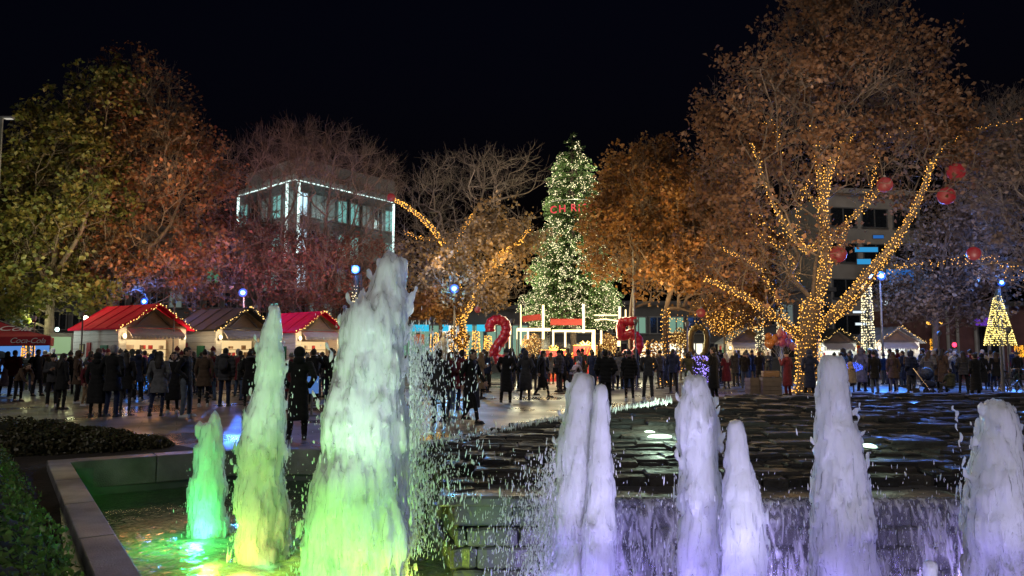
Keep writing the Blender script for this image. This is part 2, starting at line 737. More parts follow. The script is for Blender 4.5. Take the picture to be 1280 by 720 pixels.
# top slates, laid like low steps
mb = MB()
y = 7.25
while y < 12.6:
    dep = rs.uniform(0.10, 0.20)
    x = -1.6 + rs.uniform(0, .3)
    while x < 11.8:
        ln = rs.uniform(0.18, 0.62)
        if inside(x + ln / 2, y + dep / 2) and inside(x + 0.03, y + dep / 2) and inside(x + ln - 0.03, y + dep / 2):
            top = terr_z(x + ln / 2, y + dep) + rs.uniform(-0.014, 0.012)
            stone(mb, (x + ln / 2, y + dep / 2 + .06 + rs.uniform(-.07, .07), top - 0.15 + rs.choice([0, 0, .012, -.012, .025])), (ln - 0.008, dep + 0.18, 0.30), rs.uniform(-.16, .16), 0.014, rs)
        x += ln
    y += dep
# rough blocks along the rim
for i in range(len(CREST) - 1):
    a, b = Vector((*CREST[i], CREST_Z[i])), Vector((*CREST[i + 1], CREST_Z[i + 1]))
    L = (b - a).length
    ang = math.atan2(b.y - a.y, b.x - a.x)
    for lay in range(4):
        t = -rs.uniform(0, .2)
        while t < L:
            ln = rs.uniform(.2, .5)
            t0, t1 = max(t, 0), min(t + ln, L)
            if t1 - t0 > .06:
                p = a + (b - a) * ((t0 + t1) / 2 / L)
                hh = .115
                stone(mb, (p.x, p.y + rs.uniform(-.03, .03), p.z - .06 - lay * .12 + rs.uniform(-.012, .022)), (t1 - t0 - .01, .30, hh), ang + rs.uniform(-.08, .08), .015, rs)
            t += ln
# back of the rim down to the paving
for i in range(len(CREST) - 1):
    a, b = Vector((*CREST[i], 0)), Vector((*CREST[i + 1], 0))
    L = (b - a).length
    ang = math.atan2(b.y - a.y, b.x - a.x)
    zt_ = min(CREST_Z[i], CREST_Z[i + 1]) - .46
    p = (a + b) / 2
    mb.box((p.x, p.y, (zt_ - .5) / 2), (L, .24, zt_ + .5), ang)
link_o = mb.build('top_slates', SLATE, terr)
# lip capstones and face
mb = MB()
x = -0.66
while x < 11.8:
    ln = rs.uniform(.7, 1.5)
    stone(mb, (x + ln / 2, 6.98, 0.335 + rs.uniform(-.006, .006)), (ln - .012, .62, .085), rs.uniform(-.004, .004), .008, rs)
    x += ln
mb.build('capstones', BLOCK, terr)


def face_wall(mb, a, b, z0, z1, depth=0.22):
    a, b = Vector((*a, 0)), Vector((*b, 0))
    L = (b - a).length
    d = (b - a) / L
    nrm = Vector((d.y, -d.x, 0))
    ang = math.atan2(d.y, d.x)
    z = z1
    while z > z0:
        h = rs.choice([.13, .17, .2, .24])
        t = -rs.uniform(0, .3)
        while t < L:
            ln = rs.choice([.22, .26, .3, .42, .55, .7]) * rs.uniform(.9, 1.1)
            t0, t1 = max(t, 0), min(t + ln, L)
            if t1 - t0 > .06:
                p = a + d * ((t0 + t1) / 2) - nrm * (depth / 2 - rs.uniform(-.025, .03))
                stone(mb, (p.x, p.y, z - h / 2), (t1 - t0 - .014, depth, h - .014), ang + rs.uniform(-.012, .012), .012, rs)
            t += ln
        z -= h


mb = MB()
face_wall(mb, (-0.52, 6.80), (11.8, 6.80), -0.8, 0.288)
face_wall(mb, (-1.02, 9.0), (-0.52, 6.86), -0.8, 0.40)
mb.build('stone_face', BLOCK, terr)

# dark soil between the coping and the hedges
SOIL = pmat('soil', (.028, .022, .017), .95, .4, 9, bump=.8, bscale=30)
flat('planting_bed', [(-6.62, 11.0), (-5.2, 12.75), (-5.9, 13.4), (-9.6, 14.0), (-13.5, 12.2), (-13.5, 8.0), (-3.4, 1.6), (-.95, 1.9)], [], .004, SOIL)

# pool coping
COPE = pmat('coping_stone', (0.17, 0.165, 0.17), 0.5, 0.5, 2.2, bump=0.35, bscale=60, rvar=0.15)
cop = thing('pool_coping', 'grey stone coping edging the dark left corner of the pool beside the hedges', 'pool edge', (0, 0, 0))


def coping_run(pts, w, z0, z1, name):
    """Slabs laid on the left hand side of the path pts."""
    mb = MB()
    for i in range(len(pts) - 1):
        a, b = Vector((*pts[i], 0)), Vector((*pts[i + 1], 0))
        d = (b - a)
        L = d.length
        d /= L
        out = Vector((-d.y, d.x, 0))
        n = max(1, round(L / 1.6))
        for k in range(n):
            p = a + d * (L * (k + .5) / n) + out * (w / 2 - .05)
            mb.box((p.x, p.y, (z0 + z1) / 2), (L / n - .014, w, z1 - z0), math.atan2(d.y, d.x))
    o = mb.build(name, COPE, cop)
    bv = o.modifiers.new('b', 'BEVEL')
    bv.width = .012
    bv.segments = 2
    return o


coping_run([(-0.56, 2.3), (-6.3, 10.7)], .28, -.30, .10, 'coping_slab')
coping_run([(-6.52, 10.62), (-4.2, 12.2), (-0.3, 11.9)], .36, -.30, .097, 'coping_slab')


# pool water
def water_mat():
    m = bpy.data.materials.new('pool_water')
    m.use_nodes = True
    n, l = m.node_tree.nodes, m.node_tree.links
    n.remove(n['Principled BSDF'])
    out = n['Material Output']
    tc = n.new('ShaderNodeTexCoord')
    nz = n.new('ShaderNodeTexNoise')
    nz.inputs['Scale'].default_value = 7
    nz.inputs['Detail'].default_value = 5
    nz.inputs['Distortion'].default_value = 1.0
    l.new(tc.outputs['Object'], nz.inputs['Vector'])
    bn = n.new('ShaderNodeBump')
    bn.inputs['Strength'].default_value = .7
    bn.inputs['Distance'].default_value = .05
    l.new(nz.outputs['Fac'], bn.inputs['Height'])
    gl = n.new('ShaderNodeBsdfGlossy')
    gl.inputs['Roughness'].default_value = .08
    l.new(bn.outputs[0], gl.inputs['Normal'])
    tp = n.new('ShaderNodeBsdfTransparent')
    tp.inputs[0].default_value = (.75, .82, .8, 1)
    fr = n.new('ShaderNodeFresnel')
    fr.inputs[0].default_value = 1.33
    l.new(bn.outputs[0], fr.inputs['Normal'])
    df = n.new('ShaderNodeBsdfDiffuse')
    df.inputs[0].default_value = (.5, .52, .5, 1)
    l.new(bn.outputs[0], df.inputs['Normal'])
    tl = n.new('ShaderNodeBsdfTranslucent')
    tl.inputs[0].default_value = (.6, .62, .6, 1)
    l.new(bn.outputs[0], tl.inputs['Normal'])
    mxf = n.new('ShaderNodeMixShader')
    mxf.inputs[0].default_value = .6
    l.new(df.outputs[0], mxf.inputs[1])
    l.new(tl.outputs[0], mxf.inputs[2])
    # aerated water: attribute 'foam' says how churned it is
    at = n.new('ShaderNodeAttribute')
    at.attribute_name = 'foam'
    n2 = n.new('ShaderNodeTexNoise')
    n2.inputs['Scale'].default_value = 9
    n2.inputs['Detail'].default_value = 6
    n2.inputs['Distortion'].default_value = 1.5
    l.new(tc.outputs['Object'], n2.inputs['Vector'])
    ml = n.new('ShaderNodeMath')
    ml.operation = 'MULTIPLY_ADD'
    ml.use_clamp = True
    l.new(n2.outputs['Fac'], ml.inputs[0])
    ml.inputs[1].default_value = .9
    sb = n.new('ShaderNodeMath')
    sb.operation = 'SUBTRACT'
    l.new(at.outputs['Fac'], sb.inputs[0])
    sb.inputs[1].default_value = .45
    l.new(sb.outputs[0], ml.inputs[2])
    m1 = n.new('ShaderNodeMixShader')
    l.new(ml.outputs[0], m1.inputs[0])
    l.new(tp.outputs[0], m1.inputs[1])
    l.new(mxf.outputs[0], m1.inputs[2])
    m2 = n.new('ShaderNodeMixShader')
    l.new(fr.outputs[0], m2.inputs[0])
    l.new(m1.outputs[0], m2.inputs[1])
    l.new(gl.outputs[0], m2.inputs[2])
    l.new(m2.outputs[0], out.inputs[0])
    return m


# jets of the fountain: (depth, [(v, u_left, u_right)...])
JETS = [
    (6.25, [(316, 484, 488), (324, 480, 496), (338, 472, 508), (352, 464, 513), (380, 456, 514), (393, 440, 512), (402, 428, 511), (430, 416, 512), (470, 410, 513), (510, 398, 516), (560, 385, 522), (600, 376, 526), (650, 366, 530), (725, 358, 536)]),
    (7.6, [(383, 339, 347), (392, 337, 350), (410, 331, 353), (430, 322, 356), (460, 319, 357), (495, 317, 358), (520, 305, 359), (545, 296, 361), (580, 291, 363), (620, 289, 366), (660, 286, 368), (694, 284, 372)]),
    (8.6, [(526, 266, 274), (536, 252, 277), (548, 247, 278), (575, 242, 279), (600, 237, 281), (630, 233, 286), (662, 229, 294)]),
    (5.75, [(467, 722, 727), (476, 714, 740), (490, 711, 746), (520, 704, 746), (555, 696, 744), (600, 690, 746), (650, 684, 752), (725, 674, 764)]),
    (5.6, [(482, 746, 756), (494, 742, 760), (525, 740, 763), (565, 735, 765), (600, 729, 769), (650, 723, 775), (725, 717, 786)]),
    (5.7, [(470, 861, 874), (480, 853, 884), (505, 847, 893), (530, 846, 899), (560, 847, 902), (600, 845, 905), (650, 841, 910), (725, 833, 914)]),
    (5.35, [(527, 913, 925), (540, 909, 930), (575, 906, 938), (610, 903, 952), (650, 900, 959), (725, 899, 962)]),
    (5.6, [(446, 1032, 1051), (458, 1026, 1055), (485, 1021, 1060), (520, 1019, 1070), (555, 1017, 1080), (600, 1014, 1085), (650, 1009, 1096), (725, 1000, 1118)]),
    (5.7, [(501, 1237, 1251), (512, 1230, 1262), (540, 1222, 1275), (570, 1215, 1282), (610, 1206, 1290), (650, 1199, 1297), (725, 1192, 1306)]),
    (4.9, [(704, 1158, 1168), (712, 1155, 1171), (735, 1149, 1177)]),
]
JET_BASE = []
for d, prof in JETS:
    u0 = (prof[-1][1] + prof[-1][2]) / 2
    p = P(u0, prof[-1][0], d)
    JET_BASE.append((p[0], d, WATER_Z))

nx, ny = 300, 200
xs = np.linspace(-7.2, 15.5, nx)
ys = np.linspace(1.6, 12.3, ny)
gx, gy = np.meshgrid(xs, ys)
pts = np.stack([gx.ravel(), gy.ravel(), np.zeros(nx * ny)], 1)
foam = np.zeros(nx * ny)
hz = vnoise(pts, 2.2) * .008 + vnoise(pts, 5.1, 2) * .006 + vnoise(pts, 9, 5) * .004
for i, (bx, by, bz) in enumerate(JET_BASE):
    rr = np.hypot(pts[:, 0] - bx, pts[:, 1] - by)
    s_ = 1.0 if i < 3 else .9
    foam = np.maximum(foam, np.exp(-(rr / (1.7 if i < 3 else 1.1)) ** 2) * .97)
    hz += np.exp(-(rr / .9) ** 2) * (vnoise(pts, 14, i) * .022)
foam = np.maximum(foam, .75 * np.exp(-((pts[:, 1] - 6.6) / .35) ** 2) * (pts[:, 0] > .6))
pts[:, 2] = WATER_Z + hz
idx = np.arange(nx * ny).reshape(ny, nx)
q = np.stack([idx[:-1, :-1], idx[:-1, 1:], idx[1:, 1:], idx[1:, :-1]], -1).reshape(-1, 4)
cen = pts[q].mean(1)
keep = np.array([inside(c[0], c[1], [(-6.35, 10.72), (-4.2, 12.25), (-0.3, 11.95), (15.9, 11.95), (15.9, 1.95), (0.2, 1.25), (-0.6, 2.3)]) and not (c[1] > 6.95 and c[0] > 0) for c in cen])
me = mesh_np('water', pts, q[keep])
at = me.attributes.new('foam', 'FLOAT', 'POINT')
at.data.foreach_set('value', foam[:len(me.vertices)].astype(np.float32))
tag(link('water', me, water_mat(), smooth=True), kind='structure')

# ------------------------------------------------------------------ fountain jets
def froth_mat(name, col=(.88, .92, .93), scale=.16, bs=26, bump=.5, rough=.14, clear=1.0):
    """Aerated water: light scatters inside it; the rim and the streaks between the froth are clearer."""
    m = bpy.data.materials.new(name)
    m.use_nodes = True
    n, l = m.node_tree.nodes, m.node_tree.links
    b = n['Principled BSDF']
    b.inputs['Base Color'].default_value = (*col, 1)
    b.inputs['Subsurface Weight'].default_value = 1.0
    b.inputs['Subsurface Radius'].default_value = (1, 1, 1)
    b.inputs['Subsurface Scale'].default_value = scale
    b.inputs['Roughness'].default_value = rough
    b.inputs['IOR'].default_value = 1.33
    tc = n.new('ShaderNodeTexCoord')

    def streak(sc, zs, det, dist, rot=0.0):
        mp = n.new('ShaderNodeMapping')
        mp.inputs['Scale'].default_value = (1, 1, zs)
        mp.inputs['Rotation'].default_value = (0, rot, 0)
        l.new(tc.outputs['Object'], mp.inputs[0])
        nz = n.new('ShaderNodeTexNoise')
        nz.inputs['Scale'].default_value = sc
        nz.inputs['Detail'].default_value = det
        nz.inputs['Roughness'].default_value = .6
        nz.inputs['Distortion'].default_value = dist
        l.new(mp.outputs[0], nz.inputs['Vector'])
        return nz.outputs['Fac']

    a, c = streak(bs, .13, 6, .8), streak(bs * 1.6, .30, 4, 1.4, .12)
    ad = n.new('ShaderNodeMath')
    ad.operation = 'MULTIPLY_ADD'
    l.new(c, ad.inputs[0])
    ad.inputs[1].default_value = .6
    l.new(a, ad.inputs[2])
    bn = n.new('ShaderNodeBump')
    bn.inputs['Strength'].default_value = bump
    bn.inputs['Distance'].default_value = .035
    l.new(ad.outputs[0], bn.inputs['Height'])
    l.new(bn.outputs[0], b.inputs['Normal'])
    # clear water: streaks, more of them where the column is seen edge on
    lw = n.new('ShaderNodeLayerWeight')
    lw.inputs['Blend'].default_value = .35
    e = streak(bs * .8, .16, 5, 1.0, -.06)
    ml = n.new('ShaderNodeMath')
    ml.operation = 'MULTIPLY_ADD'
    l.new(lw.outputs['Facing'], ml.inputs[0])
    ml.inputs[1].default_value = .46
    l.new(e, ml.inputs[2])
    mr = n.new('ShaderNodeMapRange')
    mr.inputs['From Min'].default_value = .76
    mr.inputs['From Max'].default_value = .95
    mr.inputs['To Min'].default_value = 0
    mr.inputs['To Max'].default_value = .8 * clear
    l.new(ml.outputs[0], mr.inputs['Value'])
    tp = n.new('ShaderNodeBsdfTransparent')
    tp.inputs[0].default_value = (.95, .97, .97, 1)
    mx = n.new('ShaderNodeMixShader')
    l.new(mr.outputs[0], mx.inputs[0])
    l.new(b.outputs[0], mx.inputs[1])
    l.new(tp.outputs[0], mx.inputs[2])
    l.new(mx.outputs[0], n['Material Output'].inputs[0])
    return m


FROTH = froth_mat('frothing_water')
DROPS = froth_mat('water_drops', scale=.01, bs=60, clear=.6)


def jet(i, label, spray=260, spray_w=.5, seed=1, extra=()):
    d, prof = JETS[i]
    rng = np.random.default_rng(seed)
    bx, by, bz = JET_BASE[i]
    root = thing('water_jet', label, 'fountain jet', (bx, by, bz), group='jets of the fountain')
    zs, xl, xr = [], [], []
    for v, a, b in prof:
        pa, pb = P(a, v, d), P(b, v, d)
        zs.append(pa[2]); xl.append(pa[0]); xr.append(pb[0])
    zs, xl, xr = np.array(zs[::-1]), np.array(xl[::-1]), np.array(xr[::-1])
    zs[0] = min(zs[0], bz - .03)
    zt = zs[-1]
    H = zt - bz
    # ragged sides: each edge breaks in and out on its own
    zf = np.linspace(zs[0], zs[-1], 220)
    lf, rf = np.interp(zf, zs, xl), np.interp(zf, zs, xr)
    wf = rf - lf

    def ragged(s_):
        q = np.stack([np.full(220, s_ * 1.7), zf, np.full(220, s_)], 1)
        n1, n2, n3 = vnoise(q, 3.1, s_), vnoise(q, 7.7, s_ + 1), vnoise(q, 17, s_ + 2)
        return np.abs(n1) * .5 + np.abs(n2) * .35 + np.abs(n3) * .2

    taper = np.clip((zt - zf) / (.08 * H), 0, 1)
    lf = lf + wf * .19 * ragged(seed * 2.3) * taper
    rf = rf - wf * .19 * ragged(seed * 3.7 + 5) * taper
    zs, xl, xr = zf, lf, rf
    # core: tall lumps of water packed inside the outline, longer and thinner towards the rim
    area = np.trapz(xr - xl, zs)
    n = int(np.clip(area * 2300, 350, 3600))
    z = np.interp(rng.random(n * 3) * area, np.concatenate([[0], np.cumsum((zs[1:] - zs[:-1]) * ((xr - xl)[1:] + (xr - xl)[:-1]) / 2)]), zs)
    c = (np.interp(z, zs, xl) + np.interp(z, zs, xr)) / 2
    hwf = (np.interp(z, zs, xr) - np.interp(z, zs, xl)) / 2
    core = np.interp((z - bz) / H, [0, .35, .8, 1], [.80, .86, .95, 1.0])
    hw = hwf * core
    ang = rng.random(len(z)) * 2 * math.pi
    # ragged radius: streaks that hold over height, lumps that do not
    q3 = np.stack([np.cos(ang), np.sin(ang), z * 1.6], 1)
    k1 = .90 + .13 * vnoise(q3, 2.3, seed * 3.1) + .045 * vnoise(q3, 5.5, seed)
    rad = np.sqrt(rng.random(len(z))) * k1
    rad = np.where(rng.random(len(z)) < .45, k1 * rng.uniform(.86, 1.04, len(z)), rad)
    hd = np.minimum(hw, .30 + .3 * hw)
    x = c + hw * rad * np.cos(ang)
    y = d + hd * rad * np.sin(ang)
    rr = rng.uniform(.014, .034, len(z)) * (0.65 + .8 * np.minimum(hw / .4, 1))
    rr = np.minimum(rr, hw * .75 + .008)
    ln = rr * rng.uniform(2.5, 7.5, len(z))
    inner = rad < k1 * .7
    rr = np.where(inner, np.minimum(rr * 1.5, hw * .55 + .01), rr)
    # loose ropes and threads of water along the rim
    rim = rng.random(len(z)) < .30
    rad = np.where(rim, np.maximum(k1 * .95, (.92 + rng.random(len(z)) ** 1.5 * .34) * (.92 + .16 * vnoise(q3, 4.1, seed + 9))), rad)
    x = np.where(rim, c + hw * rad * np.cos(ang), x)
    y = np.where(rim, d + hd * rad * np.sin(ang), y)
    rr = np.where(rim, rng.uniform(.006, .0125, len(z)), rr)
    ln = np.where(rim, rr * rng.uniform(3, 11, len(z)), ln)
    top = zt - z
    ln = np.minimum(ln, top * .7 + .02)
    tilt = np.stack([np.cos(ang) * -.12 * rng.random(len(z)), np.zeros(len(z))], 1)
    cent = np.stack([x - bx, y - by, z - bz], 1)
    # solid heart so nothing shows through
    zc = np.linspace(bz, zt - .04 * H, 80)
    hwc = (np.interp(zc, zs, xr) - np.interp(zc, zs, xl)) / 2 * np.interp((zc - bz) / H, [0, .35, .8, 1], [.80, .86, .95, 1.0])
    cc = (np.interp(zc, zs, xl) + np.interp(zc, zs, xr)) / 2
    hc = np.stack([cc - bx, np.full(80, d - by), zc - bz], 1)
    hs = np.stack([hwc * .66, np.minimum(hwc, .34 + .3 * hwc) * .66, np.full(80, H / 60)], 1)
    v1, f1 = blobs_np(cent, np.stack([rr, rr, ln], 1), ICO1, tilt)
    v2, f2 = blobs_np(hc, hs, ICO2)
    # fingers thrown up at the top and shoulders
    fv = []
    for (u, v, du, dv, r0) in extra:
        a = P(u, v, d) - np.array([bx, by, bz])
        b = P(u + du, v + dv, d) - np.array([bx, by, bz])
        for t in np.linspace(0, 1, 12):
            wob = .012 * np.array([math.sin(t * 7 + u), math.cos(t * 5 + v), 0])
            rad_ = r0 * (1.0 - .55 * t + .35 * math.sin(t * 11 + u))
            fv.append((a + (b - a) * t + wob, np.array([rad_, rad_, rad_ * 1.9])))
    if fv:
        v3, f3 = blobs_np(np.array([q[0] for q in fv]), np.array([q[1] for q in fv]), ICO1)
        f2 = np.concatenate([f2, f3 + len(v2)])
        v2 = np.concatenate([v2, v3])
    me = mesh_np('water_column', np.concatenate([v1, v2]), np.concatenate([f1, f2 + len(v1)]))
    me = remesh(me, .0105 if i < 3 else .0095, 2, 'water_column', .3)
    link('water_column', me, FROTH, root, smooth=True)
    # spray: falling drops round the column, thicker low down
    m = int(spray * 2.6)
    zz = bz + .02 + (H * .86) * rng.beta(1.1, 1.5, m)
    c = (np.interp(zz, zs, xl) + np.interp(zz, zs, xr)) / 2
    hw = (np.interp(zz, zs, xr) - np.interp(zz, zs, xl)) / 2
    sgn = np.where(rng.random(m) < .5, -1, 1)
    th = rng.random(m) * 2 * math.pi
    out = hw * rng.uniform(.70, 1.02, m) + rng.exponential(spray_w * .10, m) * (rng.random(m) < .6)
    x = c + out * np.cos(th)
    y = d + np.minimum(out, .8) * np.sin(th)
    r = rng.uniform(.0010, .0034, m) * (1 + rng.exponential(.4, m))
    l_ = r * rng.uniform(1.2, 6, m)
    v, f = blobs_np(np.stack([x - bx, y - by, zz - bz], 1), np.stack([r, r, l_], 1), ICO1, np.stack([rng.normal(0, .09, m), rng.normal(0, .08, m)], 1))
    o = link('spray', mesh_np('spray', v, f), DROPS, root, smooth=True)
    o['kind'] = 'stuff'
    return root


jet(0, 'tallest jet, a wide column grey white on top and yellow green below', 1500, .5, 1,
    [(437, 412, -1, -42, .028), (428, 420, -3, -32, .024), (500, 350, 8, -20, .04), (511, 385, 8, -24, .03), (486, 335, -1, -22, .02), (414, 450, -5, -24, .018), (470, 360, -9, -22, .03), (460, 385, -8, -22, .03), (445, 400, -3, -22, .024), (505, 420, 10, -14, .02), (400, 510, -8, -20, .018), (478, 340, -5, -18, .024)])
jet(1, 'slender pale green jet with a pointed tip, just behind the tallest jet', 700, .35, 2, [(323, 445, -4, -24, .026), (340, 395, -2, -14, .02), (355, 470, 6, -18, .02), (316, 500, -5, -20, .02), (294, 590, -4, -16, .02)])
jet(2, 'short two pronged bright emerald green jet in the far corner of the pool', 300, .3, 3, [(254, 600, -4, -62, .085), (268, 590, 2, -66, .09), (240, 640, -2, -40, .05)])
jet(3, 'lavender white jet with a ragged crown left of its smooth twin, before the stone wall', 900, .75, 4, [(724, 482, 0, -18, .02), (714, 495, -4, -16, .024), (738, 486, 4, -12, .022), (704, 525, -5, -14, .016), (698, 560, -7, -16, .016), (732, 480, 1, -9, .02)])
jet(4, 'smooth slim lavender jet touching the ragged crowned one', 200, .3, 5)
jet(5, 'broad blunt lavender jet with a thin finger of water at its right shoulder', 420, .35, 6, [(897, 520, 2, -25, .013), (893, 505, 4, -10, .012), (852, 520, -5, -26, .02), (850, 580, -6, -24, .02), (900, 560, 7, -24, .018), (866, 480, -3, -14, .024)])
jet(6, 'low plump white violet jet right beside the broad blunt one', 160, .25, 7)
jet(7, 'tall lavender jet standing in line with the lit plane tree trunk', 420, .35, 8, [(1066, 520, 10, -16, .014), (1076, 552, 5, -18, .012), (1058, 480, 6, 14, .014), (1026, 520, -6, -22, .016), (1022, 570, -7, -22, .018), (1080, 585, 8, -20, .018), (1064, 545, 8, -24, .02)])
jet(8, 'spread out lavender jet at the right with thin loose filaments beside it', 650, .5, 9,
    [(1205, 585, -5, -35, .011), (1200, 550, -3, -24, .012), (1197, 526, -2, -8, .008), (1194, 518, -1, -12, .012), (1216, 562, 3, -22, .010), (1219, 540, -7, -16, .010), (1244, 512, 1, -10, .03), (1232, 520, -6, -14, .03), (1262, 520, 7, -8, .028), (1226, 560, -10, -14, .022), (1270, 545, 9, -16, .022), (1214, 600, -9, -14, .02)])
jet(9, 'little jet tip just rising in front between the tall and the spread out jets', 40, .2, 10)

# loose spray drifting off the tallest jet and off the ragged white one
rng = np.random.default_rng(77)
def drift(label, n, fu, dlo, dhi, rlo, rhi, seed):
    rng = np.random.default_rng(seed)
    pts = []
    while len(pts) < n:
        u, v = fu(rng)
        pts.append(P(u, v, rng.uniform(dlo, dhi)))
    pts = np.array(pts)
    pts = pts[pts[:, 2] > WATER_Z]
    pts = pts[(vnoise(pts * np.array([1, 1, .6]), 9.0, seed) + .5 * vnoise(pts, 23, seed)) > rng.uniform(-.9, .6, len(pts))]
    m = len(pts)
    r = rng.uniform(rlo, rhi, m) * (1 + rng.exponential(.3, m))
    v, f = blobs_np(pts, np.stack([r, r, r * rng.uniform(1, 7, m)], 1), ICO1, np.stack([rng.normal(.04, .12, m), rng.normal(0, .08, m)], 1))
    o = link('flying_drops', mesh_np('flying_drops', v, f), DROPS, None, True)
    tag(o, label, 'water spray', None, 'stuff')


drift('cloud of white drops flying off the side of the tallest jet', 9000,
      lambda g: (512 + g.exponential(20) , 400 + 300 * g.beta(1.6, 1.6)), 5.9, 6.6, .0010, .0036, 1)
drift('violet drops splashing along the wall beside the ragged lavender jet', 6500,
      lambda g: (694 - g.exponential(22), 560 + 165 * g.beta(1.9, 1.1)), 5.5, 6.3, .0011, .0038, 2)
drift('scattered drops between the lavender jets in front of the wall', 3600,
      lambda g: (g.uniform(770, 1280), 560 + 165 * g.beta(2.4, 1.1)), 5.3, 6.5, .0010, .0032, 3)


def rim_u(g):
    u = g.uniform(525, 840)
    return u, float(np.interp(u, [525, 620, 700, 820, 850], [556, 538, 521, 503, 500])) - abs(g.normal(0, 2.2)) + 2


drift('sparkling drops of overflowing water along the curved rim of the stone terrace', 2600, rim_u, 9.0, 11.2, .002, .0055, 4)


# thin sheet of water falling over the wall
def sheet_mat():
    m = bpy.data.materials.new('falling_sheet')
    m.use_nodes = True
    n, l = m.node_tree.nodes, m.node_tree.links
    n.remove(n['Principled BSDF'])
    out = n['Material Output']
    tc = n.new('ShaderNodeTexCoord')
    mp = n.new('ShaderNodeMapping')
    mp.inputs['Scale'].default_value = (1, 1, .16)
    mp.inputs['Rotation'].default_value = (0, R(9), 0)
    l.new(tc.outputs['Object'], mp.inputs[0])
    nz = n.new('ShaderNodeTexNoise')
    nz.inputs['Scale'].default_value = 17
    nz.inputs['Detail'].default_value = 6
    nz.inputs['Distortion'].default_value = 1.2
    l.new(mp.outputs[0], nz.inputs['Vector'])
    n2 = n.new('ShaderNodeTexNoise')
    n2.inputs['Scale'].default_value = 1.3
    n2.inputs['Detail'].default_value = 3
    l.new(tc.outputs['Object'], n2.inputs['Vector'])
    ad = n.new('ShaderNodeMath')
    ad.operation = 'MULTIPLY_ADD'
    l.new(n2.outputs['Fac'], ad.inputs[0])
    ad.inputs[1].default_value = .7
    l.new(nz.outputs['Fac'], ad.inputs[2])
    mr = n.new('ShaderNodeMapRange')
    mr.inputs['From Min'].default_value = .76
    mr.inputs['From Max'].default_value = .98
    mr.inputs['To Min'].default_value = .10
    mr.inputs['To Max'].default_value = .92
    l.new(ad.outputs[0], mr.inputs['Value'])
    bn = n.new('ShaderNodeBump')
    bn.inputs['Strength'].default_value = .6
    bn.inputs['Distance'].default_value = .03
    l.new(nz.outputs['Fac'], bn.inputs['Height'])
    tp = n.new('ShaderNodeBsdfTransparent')
    df = n.new('ShaderNodeBsdfDiffuse')
    df.inputs[0].default_value = (.75, .75, .8, 1)
    gl = n.new('ShaderNodeBsdfGlossy')
    gl.inputs['Roughness'].default_value = .15
    l.new(bn.outputs[0], df.inputs['Normal'])
    l.new(bn.outputs[0], gl.inputs['Normal'])
    m1 = n.new('ShaderNodeMixShader')
    l.new(mr.outputs[0], m1.inputs[0])
    l.new(tp.outputs[0], m1.inputs[1])
    l.new(df.outputs[0], m1.inputs[2])
    m2 = n.new('ShaderNodeMixShader')
    m2.inputs[0].default_value = .06
    l.new(m1.outputs[0], m2.inputs[1])
    l.new(gl.outputs[0], m2.inputs[2])
    l.new(m2.outputs[0], out.inputs[0])
    return m


nx, nz_ = 520, 46
xs = np.linspace(.75, 14.2, nx)
ts = np.linspace(0, 1, nz_)
gx, gt = np.meshgrid(xs, ts)
p = np.stack([gx.ravel(), np.zeros(gx.size), gt.ravel()], 1)
out_ = .03 + .20 * np.sqrt(gt.ravel()) + .03 * vnoise(np.stack([p[:, 0] * 5, p[:, 2] * .8, p[:, 0]], 1), 2.0) * gt.ravel()
z = .385 - gt.ravel() ** 1.6 * .80
p = np.stack([p[:, 0], 6.66 - out_ + .0, z], 1)
idx = np.arange(nx * nz_).reshape(nz_, nx)
q = np.stack([idx[:-1, :-1], idx[:-1, 1:], idx[1:, 1:], idx[1:, :-1]], -1).reshape(-1, 4)
o = link('falling_water', mesh_np('falling_water', p, q), sheet_mat(), None, True)
tag(o, 'thin streaked curtain of violet lit water falling down the stone wall behind the lavender jets', 'waterfall')

# ------------------------------------------------------------------ pool lamps
HOUS = pmat('lamp_housing', (.06, .06, .065), .35, .1, 5, metal=.8)


def pool_lamp(loc, label, lens, strength, energy, col, tgt=None, spot=None, size=.08, lift=.03, visible=True):
    root = thing('pool_lamp', label, 'pool lamp', loc, group='lamps in the fountain pool')
    mb = MB()
    mb.tube([(0, 0, -.12), (0, 0, .0)], [.11, .12], 14)
    mb.build('housing', HOUS, root)
    mb = MB()
    mb.ball((0, 0, .0), (.10, .10, .03), 14, 8)
    mb.build('lens', emat('lens_' + '_'.join('%d' % (c * 99) for c in lens) + '_%d' % strength, lens, strength), root, True)
    loc = Vector([float(q) for q in loc])
    if spot:
        lamp('pool_light', 'SPOT', loc + Vector((0, 0, lift + .09)), energy, col, tgt, size, spot, .8)
    else:
        lamp('pool_light', 'POINT', loc + Vector((0, 0, lift + .10)), energy, col, None, size)
    return root

GREEN, LIME, ORANGE, COOL, VIOLET = (.03, 1, .16), (.42, 1, .06), (1, .55, .12), (.72, .86, 1), (.34, .27, 1)
PL = 'round pool lamp shining '


def at_jet(i, dx, dy, dz=-.06):
    b = JET_BASE[i]
    return Vector((b[0] + dx, b[1] + dy, WATER_Z + dz))


